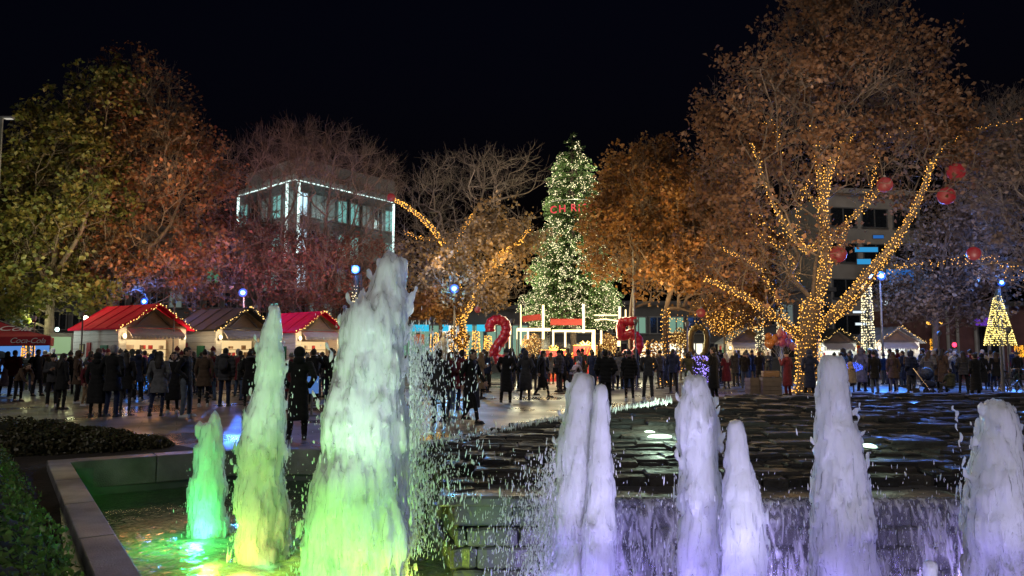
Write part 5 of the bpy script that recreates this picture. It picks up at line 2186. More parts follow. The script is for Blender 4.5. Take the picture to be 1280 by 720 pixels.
# profile of the crown from the photograph: height -> half width in metres
hv = np.array([166, 185, 210, 245, 285, 330, 370, 395, 412])
hwid = np.array([.12, .65, 1.15, 1.7, 1.95, 2.55, 2.9, 2.95, 2.6])
hz_ = np.array([P(717, v, d)[2] for v in hv])
nb = 1500
zb_ = hz_[-1] + (hz_[0] - hz_[-1]) * (1 - np.sqrt(rng.random(nb)))
az = rng.random(nb) * 2 * math.pi
lob = 1 + .12 * np.sin(az * 5 + zb_ * 1.3) + .10 * np.sin(zb_ * 3.1 + az * 2)
rw = np.interp(zb_, hz_[::-1], hwid[::-1]) * lob * rng.uniform(.82, 1.06, nb)
inn = np.stack([np.zeros(nb), np.zeros(nb), zb_ + .25 * rw], 1)
tipp = np.stack([rw * np.cos(az), rw * np.sin(az), zb_], 1)
v, f = segs_np(inn, tipp, np.full(nb, .018), np.full(nb, .005), 3)
link('branches', mesh_np('branches', v, f), BARK_D, xt)
m = 26
tt = rng.uniform(.35, 1.02, (nb, m))
c = inn[:, None] * (1 - tt[..., None]) + tipp[:, None] * tt[..., None]
c = c + rng.normal(0, .09, c.shape) * np.array([1, 1, .7])
c = c.reshape(-1, 3)
dirn = np.repeat(tipp - inn, m, 0)
dirn /= np.linalg.norm(dirn, axis=1, keepdims=True)
nn = np.cross(dirn, rng.normal(size=c.shape))
nn /= np.linalg.norm(nn, axis=1, keepdims=True)
L_FIR = leafmat('fir_needles', [(.022, .05, .016), (.04, .075, .022), (.055, .095, .03), (.03, .06, .02)], .2, .5)
link('crown', leaf_mesh(rng, c, nn, rng.uniform(.10, .20, len(c)), 'crown'), L_FIR, xt)
# bulbs on the branch ends, none where the letter band runs round the tree
nbul = 9500
k = rng.choice(nb, nbul)
bp = inn[k] + (tipp[k] - inn[k]) * rng.uniform(.75, 1.04, nbul)[:, None] + rng.normal(0, .07, (nbul, 3))
band = np.abs(bp[:, 2] - P(717, 266, d)[2]) > .35
bp = bp[band] + np.array([xb[0], d, 0])
bulbs('light_string', 'white fairy lights all over the tall Christmas tree', bp, .024, WARMW, jit=.45, seed=3)
for z_, r_, e in ((2.2, 3.6, 260), (4.2, 3.5, 260), (6.4, 3.0, 220), (8.6, 2.6, 180), (10.8, 2.0, 130), (13, 1.3, 70)):
    for q in (-.95, 0, .95):
        lamp('tree_fill', 'POINT', (xb[0] + r_ * math.sin(q) * 1.1, d - r_ * math.cos(q) * 1.1, z_), e * 1.7, (1, .93, .60), None, .5)
# red letters across the tree
REDL = emat('red_letter_light', (1, .02, .06), .8, True)
zl = P(717, 259, d)[2]
t = thing('letter_sign', 'band of red glowing letters across the upper part of the Christmas tree', 'lit letters', (xb[0], d - 2.15, zl))
for ch, u in (('C', 692), ('H', 703), ('R', 717), ('I', 724), ('S', 731), ('T', 739), ('S', 749)):
    o = link('letter', text_mesh(ch, .62, .05), REDL, t)
    p = P(u, 260 + abs(u - 717) * .06 - (u > 730) * 1.5, d - 2.15)
    q = (u - 717) / 36.0
    o.location = (p[0] - xb[0], (1 - math.cos(q)) * 1.2, p[2] - zl)
    o.rotation_euler = (math.pi / 2, 0, q * .7)
mb = MB()
mb.tube([(1.75 * math.sin(q), 2.1 - 2.0 * math.cos(q) , .08) for q in np.linspace(-1.1, 1.1, 15)], .02, 6)
mb.build('rail', FRAMEM, t)

# ------------------------------------------------------------------ light frame stage in front of the tree
TUBE = emat('white_tube_light', (1, .76, .38), 2.6, True)
ds = 41.5
fr = P(700, 440, ds)
t = thing('light_scaffold', 'open scaffold of glowing white light tubes in front of the Christmas tree', 'light frame', (fr[0], ds, 0))
iv = np.array([fr[0], ds, 0])
def tb(u0, v0, u1, v1, w, dd=0.0):
    a, b = P(u0, v0, ds + dd) - iv, P(u1, v1, ds + dd) - iv
    mb = MB()
    mb.bar(a, b, w * 1.0)
    mb.build('light_tube', TUBE, t)
for (u0, v0, u1, v1, w, dd) in ((651, 381, 651, 431, .07, 1.0), (679, 381, 679, 424, .13, -.3), (729.5, 380, 729.5, 416, .13, .4), (774.5, 383, 774.5, 400, .13, .3), (782, 387, 782, 400, .07, 1.2),
                                (646, 412, 688, 412, .17, -.1), (690, 413.5, 744, 413.5, .13, .1), (742, 415, 742, 450, .17, -.2), (660, 414, 660, 424, .10, .5), (691.5, 415, 691.5, 433, .10, .6),
                                (706.5, 415, 706.5, 434, .10, .9), (751.5, 413, 751.5, 430, .10, 1.0), (637, 415, 637, 436, .07, 1.2), (743, 394, 772, 394, .07, .8),
                                (743, 400, 757, 399, .07, .8), (757, 399, 772, 401, .07, .8), (773.5, 426, 773.5, 433, .16, .2), (646, 412, 646, 424, .05, .8)):
    tb(u0, v0, u1, v1, w, dd)
mb = MB()
for u, dd in ((646, 1.0), (679, -.28), (742, -.18), (776, .35)):
    p = P(u, 440, ds + dd + .1) - iv
    mb.bar((p[0], p[1] + .12, 0), (p[0], p[1] + .12, 2.7), .06)
mb.build('scaffold_post', FRAMEM, t)
for i, (u, v, e) in enumerate(((660, 415, 150), (680, 400, 130), (706, 418, 170), (735, 412, 170), (742, 435, 170), (774, 395, 90))):
    p = P(u, v, ds - .9)
    lamp('tube_light', 'POINT', p, e * 1.2, (1, .70, .32), None, .35)
BAN = pmat('banner_red', (.16, .006, .008), .7, .1)
def banner(label, u0, u1, v, h, dd, marks, tilt=0.0):
    a, b = P(u0, v + tilt, ds + dd), P(u1, v - tilt, ds + dd)
    c = (a + b) / 2
    tt_ = thing('banner', label, 'banner', tuple(c))
    mb = MB()
    mb.bar(a - c, b - c, .04, h)
    mb.build('cloth', BAN, tt_)
    if marks:
        o = link('lettering', text_mesh(marks, h * .62, .004), WHT, tt_)
        o.location = (0, -.03, 0)
        o.rotation_euler = (math.pi / 2, math.atan2(-(b - a)[2], (b - a)[0]), 0)
    return tt_
banner('small tilted red banner hung at the left of the light frame', 653, 676, 397.5, .34, .7, None, 1.5)
banner('long red banner hung in the middle of the light frame', 688, 728, 402.5, .36, .5, None)
# gift boxes and red blobs under the frame
GOLDR = pmat('gold_ribbon', (.65, .42, .10), .35, .1, metal=.6)
def gift(label, u, d, w, h, rz, stripes=True):
    p = at_ground(u, d)
    g = thing('gift_box', label, 'gift box', p, rz, 'big red gift boxes under the light frame')
    mb = MB()
    mb.box((0, 0, h / 2), (w, w, h))
    mb.build('box', RED_P, g)
    mb = MB()
    if stripes:
        n_ = 5
        for k in range(n_):
            x0 = -w / 2 + w * (k + .2) / n_
            mb.bar((x0, -w / 2 - .012, h * .1), (min(x0 + h * .32, w / 2), -w / 2 - .012, h * .95), .05, .02)
            mb.bar((w / 2 + .012, x0, h * .1), (w / 2 + .012, min(x0 + h * .32, w / 2), h * .95), .02, .05)
    mb.box((0, 0, h + .02), (w + .05, w + .05, .05))
    mb.build('ribbon', GOLDR, g)
    mb = MB()
    for s in (-1, 1):
        mb.tube([(0, 0, h + .05), (s * .16, 0, h + .26), (s * .30, 0, h + .18), (s * .2, 0, h + .06), (0, 0, h + .05)], .035, 6)
    mb.build('bow', GOLDR, g)
gift('striped red gift box under the middle of the light frame', 692, 42.6, 1.15, 1.75, R(25))
gift('taller striped red gift box under the right part of the light frame', 732, 42.4, 1.05, 2.0, R(-25))
gift('smaller red gift box between the two striped ones', 713, 43.2, 1.0, 1.35, R(5), False)

# red figure two, red figure five, golden zero
FOIL_R = pmat('red_foil', (.42, .008, .035), .28, .15, 8, bump=.3, bscale=6, spec=.7)
FOIL_G = pmat('gold_foil', (.20, .15, .06), .35, .15, 8, bump=.3, bscale=6, metal=.3)


def numeral(label, pts, d, r, mat, name='balloon_numeral', dots=None):
    w = catmull([P(u, v, d) for u, v in pts], 7)
    base = np.array([w[:, 0].mean(), d, 0])
    mb = MB()
    n_ = len(w)
    rad = [r * (.55 if i in (0, n_ - 1) else 1) * (1 + .08 * math.sin(i * 1.6)) for i in range(n_)]
    mb.tube(w - base, rad, 12)
    t = thing(name, label, 'balloon numeral', tuple(base), group='big balloon numerals')
    mb.build('balloon', mat, t, True)
    b = MB()
    lo = w[np.argmin(w[:, 2])] - base
    b.tube([(lo[0], 0.05, 0), (lo[0], .05, max(lo[2], .2))], .04, 6)
    b.tube([(w[n_ // 2][0] - base[0], .3, 0), (w[n_ // 2][0] - base[0], .22, w[n_ // 2][2])], .03, 6)
    b.box((0, .1, .04), (1.0, .7, .08))
    b.build('stand', FRAMEM, t)
    return t


numeral('red foil figure two standing left of the light frame', [(613, 415), (613, 405), (620, 400), (629, 402), (633, 410), (630, 421), (622, 432), (615, 444), (612, 447), (622, 449), (634, 449)], 38, .26, FOIL_R)
numeral('red foil figure five standing right of the light frame', [(796, 402), (785, 402), (777, 404), (777, 420), (788, 417), (797, 423), (798, 435), (790, 444), (778, 442)], 39, .25, FOIL_R)
numeral('golden foil figure zero behind the crowd left of the grey roofed stall', [(874, 408), (866, 413), (863, 425), (865, 440), (873, 447), (881, 441), (884, 425), (882, 413), (874, 408)], 40, .17, FOIL_G)

# red balls hung in the trees
REDB = emat('red_ball_glow', (.55, .008, .025), .3)
for (u, v, d, r, s) in ((1195, 215, 29.5, .34, 'upper of the pair at the edge of the plane tree'), (1183, 245, 29.2, .34, 'lower of the pair at the edge of the plane tree'),
                        (1106, 231, 29, .30, 'among the leaves above the right limbs of the plane tree'), (1048, 318, 29.3, .32, 'close to the middle limb of the plane tree'),
                        (1217, 317, 33, .30, 'over the string of lights at the right'), (489, 247, 36.6, .21, 'at the tip of the lit limb of the bare plane tree'),
                        (876, 391, 36, .22, 'below the brown orange tree'), (597, 387, 36, .16, 'beside the lit trunk of the bare plane tree')):
    p = P(u, v, d)
    t = thing('hanging_ball', 'red ball ' + s, 'ornament', tuple(p), group='red balls hanging in the trees')
    mb = MB()
    mb.ball((0, 0, 0), r, 18, 12)
    mb.build('globe', REDB, t, True)
    mb = MB()
    mb.tube([(0, 0, r * .96), (0, 0, r + .08)], .05, 8)
    mb.tube([(0, 0, r + .08), (.03, .02, r + .6)], .008, 4)
    mb.build('cap', FRAMEM, t)

# ------------------------------------------------------------------ wound strings
wound('amber fairy lights wound closely round the trunk of the huge plane tree', PLANE[0][0], .47, .34, .17, .095, .022, seed=2)
LB = ['the low left limb', 'the tall middle limb', 'the crooked left inner limb', 'the short left twig', 'the great right limb', 'the thinner right limb', 'the right inner limb']
for k, (i, pit, st, t1) in enumerate(((1, .20, .10, 1.0), (2, .19, .10, .70), (3, .24, .10, 1.0), (4, .25, .12, 1.0), (5, .20, .10, .95), (6, .22, .10, 1.0), (7, .24, .10, 1.0))):
    pts, r0, r1 = PLANE[i]
    wound('amber fairy lights wound on ' + LB[k] + ' of the huge plane tree', pts, r0, r1, pit * .8, st * .9, .0215, seed=5 + k, t1=t1)
draped('thin amber string looping out from the plane tree to the right border near the top', Pd([(1163, 203, 29), (1190, 176, 28.8), (1222, 160, 28.6), (1255, 153, 28.5), (1290, 149, 28.4)]), .11, seed=1)
draped('short amber string in the upper right leaves of the plane tree', Pd([(1074, 194, 29), (1095, 180, 29), (1120, 168, 29), (1152, 159, 29)]), .10, seed=2, jit=.09)
draped('amber string hooked over the upper left leaves of the plane tree', Pd([(942, 156, 29), (962, 152, 29), (974, 165, 29), (975, 190, 29)]), .09, seed=3, jit=.07)
draped('amber string running level from the right limb to the lit cone tree', Pd([(1105, 337, 29.5), (1140, 331, 31), (1185, 329, 32), (1232, 323, 33.5), (1262, 335, 34), (1290, 339, 34)]), .085, seed=4, jit=.11)
draped('amber string hanging at the right border above the cone tree', Pd([(1228, 322, 34), (1250, 330, 34), (1263, 345, 34), (1285, 350, 34)]), .10, seed=5, jit=.08)
for k, (nm, pl_) in enumerate((
        ('on a rising thin branch left', [(1000, 350, 28.8), (985, 320, 28.6), (962, 300, 28.4), (940, 292, 28.3)]),
        ('on a low thin left branch', [(985, 400, 28.8), (955, 345, 28.3), (930, 322, 28), (902, 312, 27.8)]),
        ('on a short branch right of its middle limb', [(1036, 330, 29.4), (1052, 305, 29.2), (1060, 270, 29)]),
        ('on a steep branch above its right inner limb', [(1080, 250, 29), (1092, 222, 29), (1094, 196, 29)]),
        ('on an upright branch beside its middle limb', [(1006, 318, 29), (996, 280, 29), (1001, 250, 29), (1012, 226, 29)]),
        ('around the fork above the trunk', [(1000, 388, 29.3), (1012, 372, 29.2), (1030, 376, 29.2), (1046, 388, 29.4)]))):
    draped('amber string ' + nm + ' of the huge plane tree', Pd(pl_), .036, seed=40 + k, jit=.07, group='fairy light strings wound on the trees')
draped('short amber string inside the middle of the plane tree crown', Pd([(1035, 215, 29.6), (1060, 216, 29.4), (1090, 213, 29.2)]), .10, seed=6, jit=.08)
draped('amber string trailing down among the left limbs of the plane tree', Pd([(942, 262, 28.6), (952, 275, 28.6), (975, 290, 28.6), (990, 302, 28.6)]), .05, seed=7, jit=.16)
wound('amber fairy lights wound on the trunk of the bare plane tree', T3[0][0], .26, .17, .14, .09, .026, seed=21)
wound('amber fairy lights wound on the long left limb of the bare plane tree', T3[1][0], .13, .04, .10, .07, .027, seed=22)
wound('amber fairy lights wound on the right limb of the bare plane tree', T3[3][0], .13, .04, .10, .07, .027, seed=23)
wound('amber fairy lights wound on the middle limb of the bare plane tree', T3[2][0], .10, .03, .11, .08, .025, seed=26, t1=.5)
wound('amber fairy lights wound on the side limb of the bare plane tree', T3[4][0], .06, .03, .11, .08, .025, seed=27)
wound('amber fairy lights wound on the upright limb of the huge plane tree', PLANE[9][0], .13, .035, .20, .10, .0215, seed=28, t1=.42)
wound('amber fairy lights wound on the low left twig limb of the bare plane tree', T3[6][0], .05, .03, .14, .10, .022, seed=24)
wound('amber fairy lights wound on the thin trunk of the brown orange tree', trunk_pts(832, 440, 37, (832, 420, 0), (833, 385, 0)), .20, .16, .20, .12, .022, seed=25)
draped('amber string sagging from the brown orange tree to the plane tree', Pd([(838, 398, 35), (858, 402, 34), (885, 410, 33), (925, 398, 32), (960, 388, 31)]), .08, seed=8, jit=.14)
# light covered shrubs and small trees in the middle distance
def lit_bush(label, blobs, n, nl, seed, mat=None, leaf=None):
    rng = np.random.default_rng(seed)
    base = np.array([blobs[0][0][0], blobs[0][0][1], 0])
    t = thing('lit_bush', label, 'lit bush', tuple(base), group='small trees covered in fairy lights')
    mb = MB()
    mb.tube([(0, 0, 0), (0, 0, blobs[0][0][2])], [.08, .04], 6)
    mb.build('trunk', BARK_D, t)
    p = ell(rng, blobs, nl)
    p = p[p[:, 2] > .1]
    nn = rng.normal(size=p.shape)
    nn /= np.linalg.norm(nn, axis=1, keepdims=True)
    link('crown', leaf_mesh(rng, p - base, nn, rng.uniform(.08, .16, len(p)), 'crown'), leaf or L_GOLD, t)
    p = ell(rng, blobs, n)
    p = p[p[:, 2] > .1] - base
    rr = .026 * rng.uniform(.6, 1.3, len(p))
    v, f = blobs_np(p, np.stack([rr] * 3, 1), OCT)
    link('bulbs', mesh_np('bulbs', v, f), mat or AMBER, t)
    return t


lit_bush('small tree thick with amber lights left of the grey roofed stall', [BL(905, 400, 42, 26, 22, 1.3), BL(920, 388, 42, 20, 18, 1), BL(885, 385, 42, 24, 16, 1), BL(945, 398, 42, 22, 16, 1)], 1000, 2600, 1)
lit_bush('low hedge like bush of amber and red lights behind the man in the dark jacket', [BL(835, 452, 40, 32, 14, .9), BL(815, 440, 41, 20, 16, .9)], 330, 900, 2)
lit_bush('small lit tree beneath the light frame at its left', [BL(664, 432, 43.5, 14, 16, .7)], 150, 500, 3, WARMG)
lit_bush('small lit tree beneath the light frame at its right', [BL(760, 432, 43.5, 12, 16, .7)], 150, 500, 4, WARMG)
lit_bush('round tree of amber lights at the foot of the bare plane tree', [BL(572, 425, 37, 16, 18, .8)], 260, 500, 5)
lit_bush('small lit tree behind the golden zero figure', [BL(850, 425, 44, 12, 16, .7)], 150, 500, 6, WARMG)

# ------------------------------------------------------------------ blue floodlights and poles
BLUEL = emat('blue_flood_lens', (.16, .55, 1), 7)
BLUEH = emat('blue_flood_halo', (.01, .10, 1), .9)
POLE = pmat('grey_pole', (.16, .16, .165), .45, .15, metal=.4)


def flood(label, u, v, d, r, energy, tgt, col=(.05, .22, 1), spot=110, lensm=None, top=None):
    p = P(u, v, d)
    t = thing('floodlight', label, 'floodlight', (p[0], d, 0), group='blue floodlights on poles')
    mb = MB()
    mb.tube([(0, .12, 0), (0, .12, p[2] + .1)], [.07, .045], 8)
    mb.build('pole', POLE, t)
    mb = MB()
    mb.box((0, .04, p[2]), (r * 1.9, .16, r * 1.6))
    mb.build('housing', pmat('flood_housing', (.012, .012, .013), .7, .2, spec=.1), t)
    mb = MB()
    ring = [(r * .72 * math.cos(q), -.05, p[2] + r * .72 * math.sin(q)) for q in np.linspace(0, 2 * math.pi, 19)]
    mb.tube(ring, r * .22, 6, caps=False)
    mb.build('rim', BLUEH, t)  # glowing ring added to imitate the halo round the lamp
    mb = MB()
    mb.ball((0, -.07, p[2]), (r * .52, .05, r * .46), 12, 8)
    mb.build('lens', lensm or BLUEL, t)
    lamp('flood_glow', 'POINT', (p[0], d - .9, p[2] + .5), energy * .10 + 60, col, None, .2)
    lamp('flood_beam', 'SPOT', (p[0], d - .25, p[2]), energy, col, tgt, .15, spot, .7)
    return t


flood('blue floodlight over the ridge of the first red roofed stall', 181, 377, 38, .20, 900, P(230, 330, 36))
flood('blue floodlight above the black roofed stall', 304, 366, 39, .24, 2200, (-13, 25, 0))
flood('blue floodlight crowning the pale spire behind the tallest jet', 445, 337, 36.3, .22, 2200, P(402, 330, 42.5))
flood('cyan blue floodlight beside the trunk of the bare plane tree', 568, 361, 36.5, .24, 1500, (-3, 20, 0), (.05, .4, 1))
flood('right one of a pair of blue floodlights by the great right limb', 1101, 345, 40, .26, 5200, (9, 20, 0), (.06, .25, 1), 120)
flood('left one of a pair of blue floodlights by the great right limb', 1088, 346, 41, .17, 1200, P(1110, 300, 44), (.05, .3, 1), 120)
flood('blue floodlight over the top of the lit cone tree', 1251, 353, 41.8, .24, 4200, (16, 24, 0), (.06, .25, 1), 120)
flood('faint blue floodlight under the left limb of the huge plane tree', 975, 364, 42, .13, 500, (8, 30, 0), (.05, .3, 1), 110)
lamp('limb_beam', 'SPOT', P(445, 345, 43.8), 900, (.10, .12, 1), P(404, 325, 43), .15, 50, .7)

# plain lamp poles
def pole(label, u, d, v, r=.07, name='lamp_post', cat='lamp post', head=True, arm=.8):
    p = P(u, v, d)
    t = thing(name, label, cat, (p[0], d, 0))
    mb = MB()
    mb.tube([(0, 0, 0), (0, 0, .9), (0, 0, p[2])], [r * 1.5, r, r * .7], 10)
    mb.build('pole', POLE, t)
    if head:
        mb = MB()
        mb.box((arm / 2, 0, p[2] + .03), (arm, .22, .08))
        mb.build('lamp_head', POLE, t)
        mb = MB()
        mb.box((arm * .6, 0, p[2] - .02), (arm * .6, .18, .02))
        mb.build('lens', emat('street_lens', (1, .93, .8), .5), t)
    return t


pole('tall lamp post cut by the left border above the olive tree', 2, 31, 148, .10, arm=.5)
pole('slim grey pole standing behind the first two stalls', 247, 43, 258, .10, head=False, name='utility_pole', cat='pole')
pole('slim pole rising through the golden trees', 791, 39.5, 296, .06, head=False, name='utility_pole', cat='pole')
pole('dark post beside the bicycles at the right edge', 1251, 26.5, 432, .05, head=False, name='bollard_post', cat='post')
# traffic light
p = P(1192, 431, 54)
t = thing('traffic_light', 'traffic light showing red in front of the maroon walled building', 'traffic light', (p[0], 54, 0))
mb = MB()
mb.tube([(0, .1, 0), (0, .1, p[2] + .4)], .05, 8)
mb.build('pole', POLE, t)
mb = MB()
mb.box((0, 0, p[2] - .2), (.34, .2, .95))
mb.build('housing', FRAMEM, t)
mb = MB()
mb.ball((0, -.1, p[2]), (.17, .06, .17), 12, 8)
mb.build('red_lens', emat('red_signal', (1, .03, .08), 5), t)

# balloon bunch
BAL = [pmat('pink_foil', (.55, .10, .16), .25, .2, 5, spec=.7), pmat('orange_foil', (.60, .22, .04), .25, .2, 5, spec=.7), pmat('mauve_foil', (.35, .10, .25), .25, .2, 5, spec=.7), pmat('rose_foil', (.62, .25, .22), .25, .2, 5, spec=.7)]
BN = ['pink', 'orange', 'mauve', 'rose']
rngp = random.Random(4)
bc = P(977, 425, 35)
nbln = 0
for k in range(26):
    q = rngp.uniform(0, 6.28)
    rr = math.sqrt(rngp.random())
    px_ = Vector(bc) + Vector((.66 * rr * math.cos(q), rngp.uniform(-.45, .45), .42 * rr * math.sin(q)))
    ci = 1 if px_.x < bc[0] - .32 else rngp.choice([0, 2, 3, 0])
    o = thing('balloon', BN[ci] + ' foil balloon in the bunch left of the big lit trunk', 'balloon', tuple(px_), group='foil balloons of the seller, ' + BN[ci])
    mb = MB()
    mb.ball((0, 0, 0), (rngp.uniform(.13, .19), .09, rngp.uniform(.16, .24)), 12, 8, M=Matrix.Rotation(rngp.uniform(-.5, .5), 3, 'Y'))
    mb.build('skin', BAL[ci], o, True)
    mb = MB()
    e = Vector((bc[0], 35, 1.15)) - px_
    mb.tube([(0, 0, -.15), e * .5 + Vector((rngp.uniform(-.05, .05), 0, 0)), e], .003, 3)
    mb.build('ribbon', WHT, o)

# wooden planters, lit ornaments
WOODP = pmat('planter_wood', (.25, .15, .075), .6, .3, 4, stretch=(1, 1, 8), bump=.3)
GREYP = pmat('planter_grey', (.12, .10, .085), .65, .2, 4)
def crate(label, u, d, w, h, dep, mat, rz, name='wooden_box'):
    o = thing(name, label, 'box', at_ground(u, d), rz)
    mb = MB()
    for k in range(4):
        z = .04 + h * (k + .5) / 4
        for s in (-1, 1):
            mb.box((0, s * dep / 2, z), (w, .03, h / 4 - .012))
            mb.box((s * w / 2, 0, z), (.03, dep - .035, h / 4 - .012))
    mb.build('boards', mat, o)
    mb = MB()
    for sx in (-1, 1):
        for sy in (-1, 1): mb.box((sx * (w / 2 - .05), sy * (dep / 2 - .05), h / 2), (.06, .06, h))
    mb.box((0, 0, h * .8), (w - .12, dep - .12, .04))
    mb.build('posts', GREYP, o)
    return o
crate('dark wooden box at the far rim of the terrace left of its lighter neighbour', 943, 29, .62, .62, .5, GREYP, R(8))
crate('light topped wooden box at the terrace rim before the balloon seller', 962, 28.4, .68, .66, .5, GREYP, R(-5))
crate('small bright wooden tray standing on the light topped box', 962, 28.4, .56, .22, .4, WOODP, R(-5), 'wooden_tray').location.z = .68

def ornament(label, u, d, v, r, n, col, s, seed, shape=(1, 1, 1), energy=20):
    rng = np.random.default_rng(seed)
    p = P(u, v, d)
    t = thing('light_ornament', label, 'lit ornament', (p[0], d, 0))
    mb = MB()
    for k in range(5):
        q = math.pi * k / 5
        ring = [(r * shape[0] * math.cos(a) * math.cos(q), r * shape[1] * math.cos(a) * math.sin(q), p[2] + r * shape[2] * math.sin(a)) for a in np.linspace(0, 2 * math.pi, 17)]
        mb.tube(ring, .012, 4, caps=False)
    mb.tube([(0, 0, 0), (0, 0, p[2])], .03, 6)
    mb.build('frame', WIREF, t)
    vv = rng.normal(size=(n, 3))
    vv /= np.linalg.norm(vv, axis=1, keepdims=True)
    pts = vv * r * np.array(shape) * rng.uniform(.85, 1.02, n)[:, None] + np.array([0, 0, p[2]])
    pts = pts[pts[:, 2] > .05]
    rr = .022 * rng.uniform(.7, 1.4, len(pts))
    v_, f_ = blobs_np(pts, np.stack([rr] * 3, 1), OCT)
    link('bulbs', mesh_np('bulbs', v_, f_), emat('bulb_' + label.split()[0] + str(seed), col, s), t)
    lamp('ornament_light', 'POINT', (p[0], d - r * shape[1] - .35, max(p[2], .4)), energy, col, None, .3)
    return t
ornament('violet ball of lights behind the curly haired woman in olive', 876, 31, 462, .62, 330, (.35, .25, 1), 2.2, 1, energy=22)
ornament('blue cone of lights in the crowd before the first stall', 178, 29, 470, .62, 170, (.05, .28, 1), 1.2, 2, (.5, .5, 1.0), 14)
ornament('blue hoop of lights right of the big lit trunk', 1066, 31, 459, .42, 210, (.06, .12, 1), 2.0, 3, (1.0, .4, .45), 22)

# ------------------------------------------------------------------ people
SKIN = [pmat('skin_light', (.46, .29, .21), .55, .08, 8), pmat('skin_tan', (.36, .21, .14), .55, .08, 8)]
FACEMARK = pmat('face_dark', (.05, .025, .02), .5, .05)
LIPS = pmat('lips', (.30, .11, .09), .5, .05)
CLO = {
    'black': (.013, .013, .014), 'navy': (.018, .026, .062), 'charcoal': (.048, .048, .053), 'grey': (.12, .122, .13), 'brown': (.085, .055, .036), 'maroon': (.12, .016, .026),
    'olive': (.055, .058, .036), 'beige': (.34, .27, .19), 'white': (.55, .54, .56), 'lilac': (.40, .36, .46), 'blue': (.02, .06, .22), 'denim': (.055, .085, .15), 'pale jeans': (.30, .34, .42),
    'pink': (.45, .06, .14), 'grey jeans': (.10, .12, .145), 'camouflage': (.06, .062, .04), 'red': (.30, .015, .025), 'tan': (.24, .17, .10)}
CM = {}


def cloth(c):
    if c not in CM:
        CM[c] = pmat('cloth_' + c.replace(' ', '_'), CLO[c], .85, .3 if c != 'camouflage' else .75, 7, bump=.35, bscale=22, spec=.2, sheen=.12)
    return CM[c]


HAIRC = {'dark hair': (.016, .011, .008), 'brown hair': (.05, .028, .015), 'grey hair': (.30, .29, .28), 'blond hair': (.26, .17, .08)}
HM = {k: pmat(k.replace(' ', '_'), v, .6, .35, 20, bump=.5, bscale=50) for k, v in HAIRC.items()}
SHOE = {'black': pmat('black_shoe', (.012, .012, .012), .5, .2), 'white': pmat('white_shoe', (.5, .5, .52), .55, .1)}


def V(*a): return Vector(a)


POSES = {}


def pose(name):
    """Joint positions for a 1.74 m figure facing -Y, feet on z = 0."""
    J = dict(hip_l=V(-.095, 0, .92), hip_r=V(.095, 0, .92), knee_l=V(-.11, -.02, .50), knee_r=V(.11, -.02, .50), ank_l=V(-.12, .02, .09), ank_r=V(.12, .02, .09),
             sh_l=V(-.19, .01, 1.42), sh_r=V(.19, .01, 1.42), el_l=V(-.245, .04, 1.14), el_r=V(.245, .04, 1.14), wr_l=V(-.23, -.04, .90), wr_r=V(.23, -.04, .90),
             head=V(0, -.02, 1.615), lean=0.0, turn=0.0, drop=0.0)
    if name == 'pockets':
        J.update(el_l=V(-.29, .09, 1.17), el_r=V(.29, .09, 1.17), wr_l=V(-.19, -.10, .98), wr_r=V(.19, -.10, .98), knee_r=V(.13, -.05, .50), ank_r=V(.17, -.02, .09))
    elif name == 'phone':
        J.update(el_l=V(-.23, -.02, 1.15), el_r=V(.23, -.02, 1.15), wr_l=V(-.07, -.28, 1.20), wr_r=V(.07, -.28, 1.22), head=V(0, -.05, 1.60))
    elif name == 'photo':
        J.update(el_l=V(-.24, -.20, 1.28), el_r=V(.24, -.20, 1.28), wr_l=V(-.06, -.36, 1.52), wr_r=V(.06, -.36, 1.52))
    elif name == 'walk':
        J.update(knee_l=V(-.10, -.17, .53), ank_l=V(-.10, -.25, .10), knee_r=V(.10, .06, .50), ank_r=V(.10, .28, .16), el_l=V(-.25, .12, 1.16), wr_l=V(-.24, .10, .92), el_r=V(.25, -.06, 1.15), wr_r=V(.22, -.22, .97), head=V(0, -.05, 1.61))
    elif name == 'cup':
        J.update(el_r=V(.25, -.02, 1.15), wr_r=V(.09, -.27, 1.24), knee_l=V(-.12, -.04, .5), ank_l=V(-.14, .03, .09))
    elif name == 'shift':
        J.update(hip_l=V(-.115, 0, .92), hip_r=V(.075, 0, .91), knee_l=V(-.11, 0, .49), ank_l=V(-.09, .02, .09), knee_r=V(.16, -.09, .52), ank_r=V(.21, -.03, .09), el_l=V(-.26, .05, 1.14), wr_l=V(-.2, -.12, .93), el_r=V(.25, .06, 1.13))
    elif name == 'crossed':
        J.update(el_l=V(-.25, -.03, 1.15), el_r=V(.25, -.03, 1.15), wr_l=V(.06, -.20, 1.17), wr_r=V(-.06, -.22, 1.12))
    elif name == 'sit':
        d = -.46
        J = {k: (v + V(0, 0, d) if isinstance(v, Vector) and k[:3] in ('sh_', 'el_', 'wr_', 'hip', 'hea') else v) for k, v in J.items()}
        J.update(knee_l=V(-.14, -.42, .50), knee_r=V(.14, -.42, .50), ank_l=V(-.13, -.40, .09), ank_r=V(.15, -.44, .09), wr_l=V(-.10, -.33, .62), wr_r=V(.10, -.33, .62), el_l=V(-.25, -.1, .72), el_r=V(.25, -.1, .72), drop=d)
    elif name == 'bend':
        J.update(sh_l=V(-.19, -.34, 1.24), sh_r=V(.19, -.34, 1.24), el_l=V(-.22, -.48, .98), el_r=V(.22, -.48, .98), wr_l=V(-.12, -.58, .78), wr_r=V(.12, -.58, .78), head=V(0, -.50, 1.36), lean=.38)
    elif name == 'seller':
        J.update(el_r=V(.28, -.05, 1.2), wr_r=V(.18, -.2, 1.40), knee_l=V(-.12, -.03, .5))
    return J


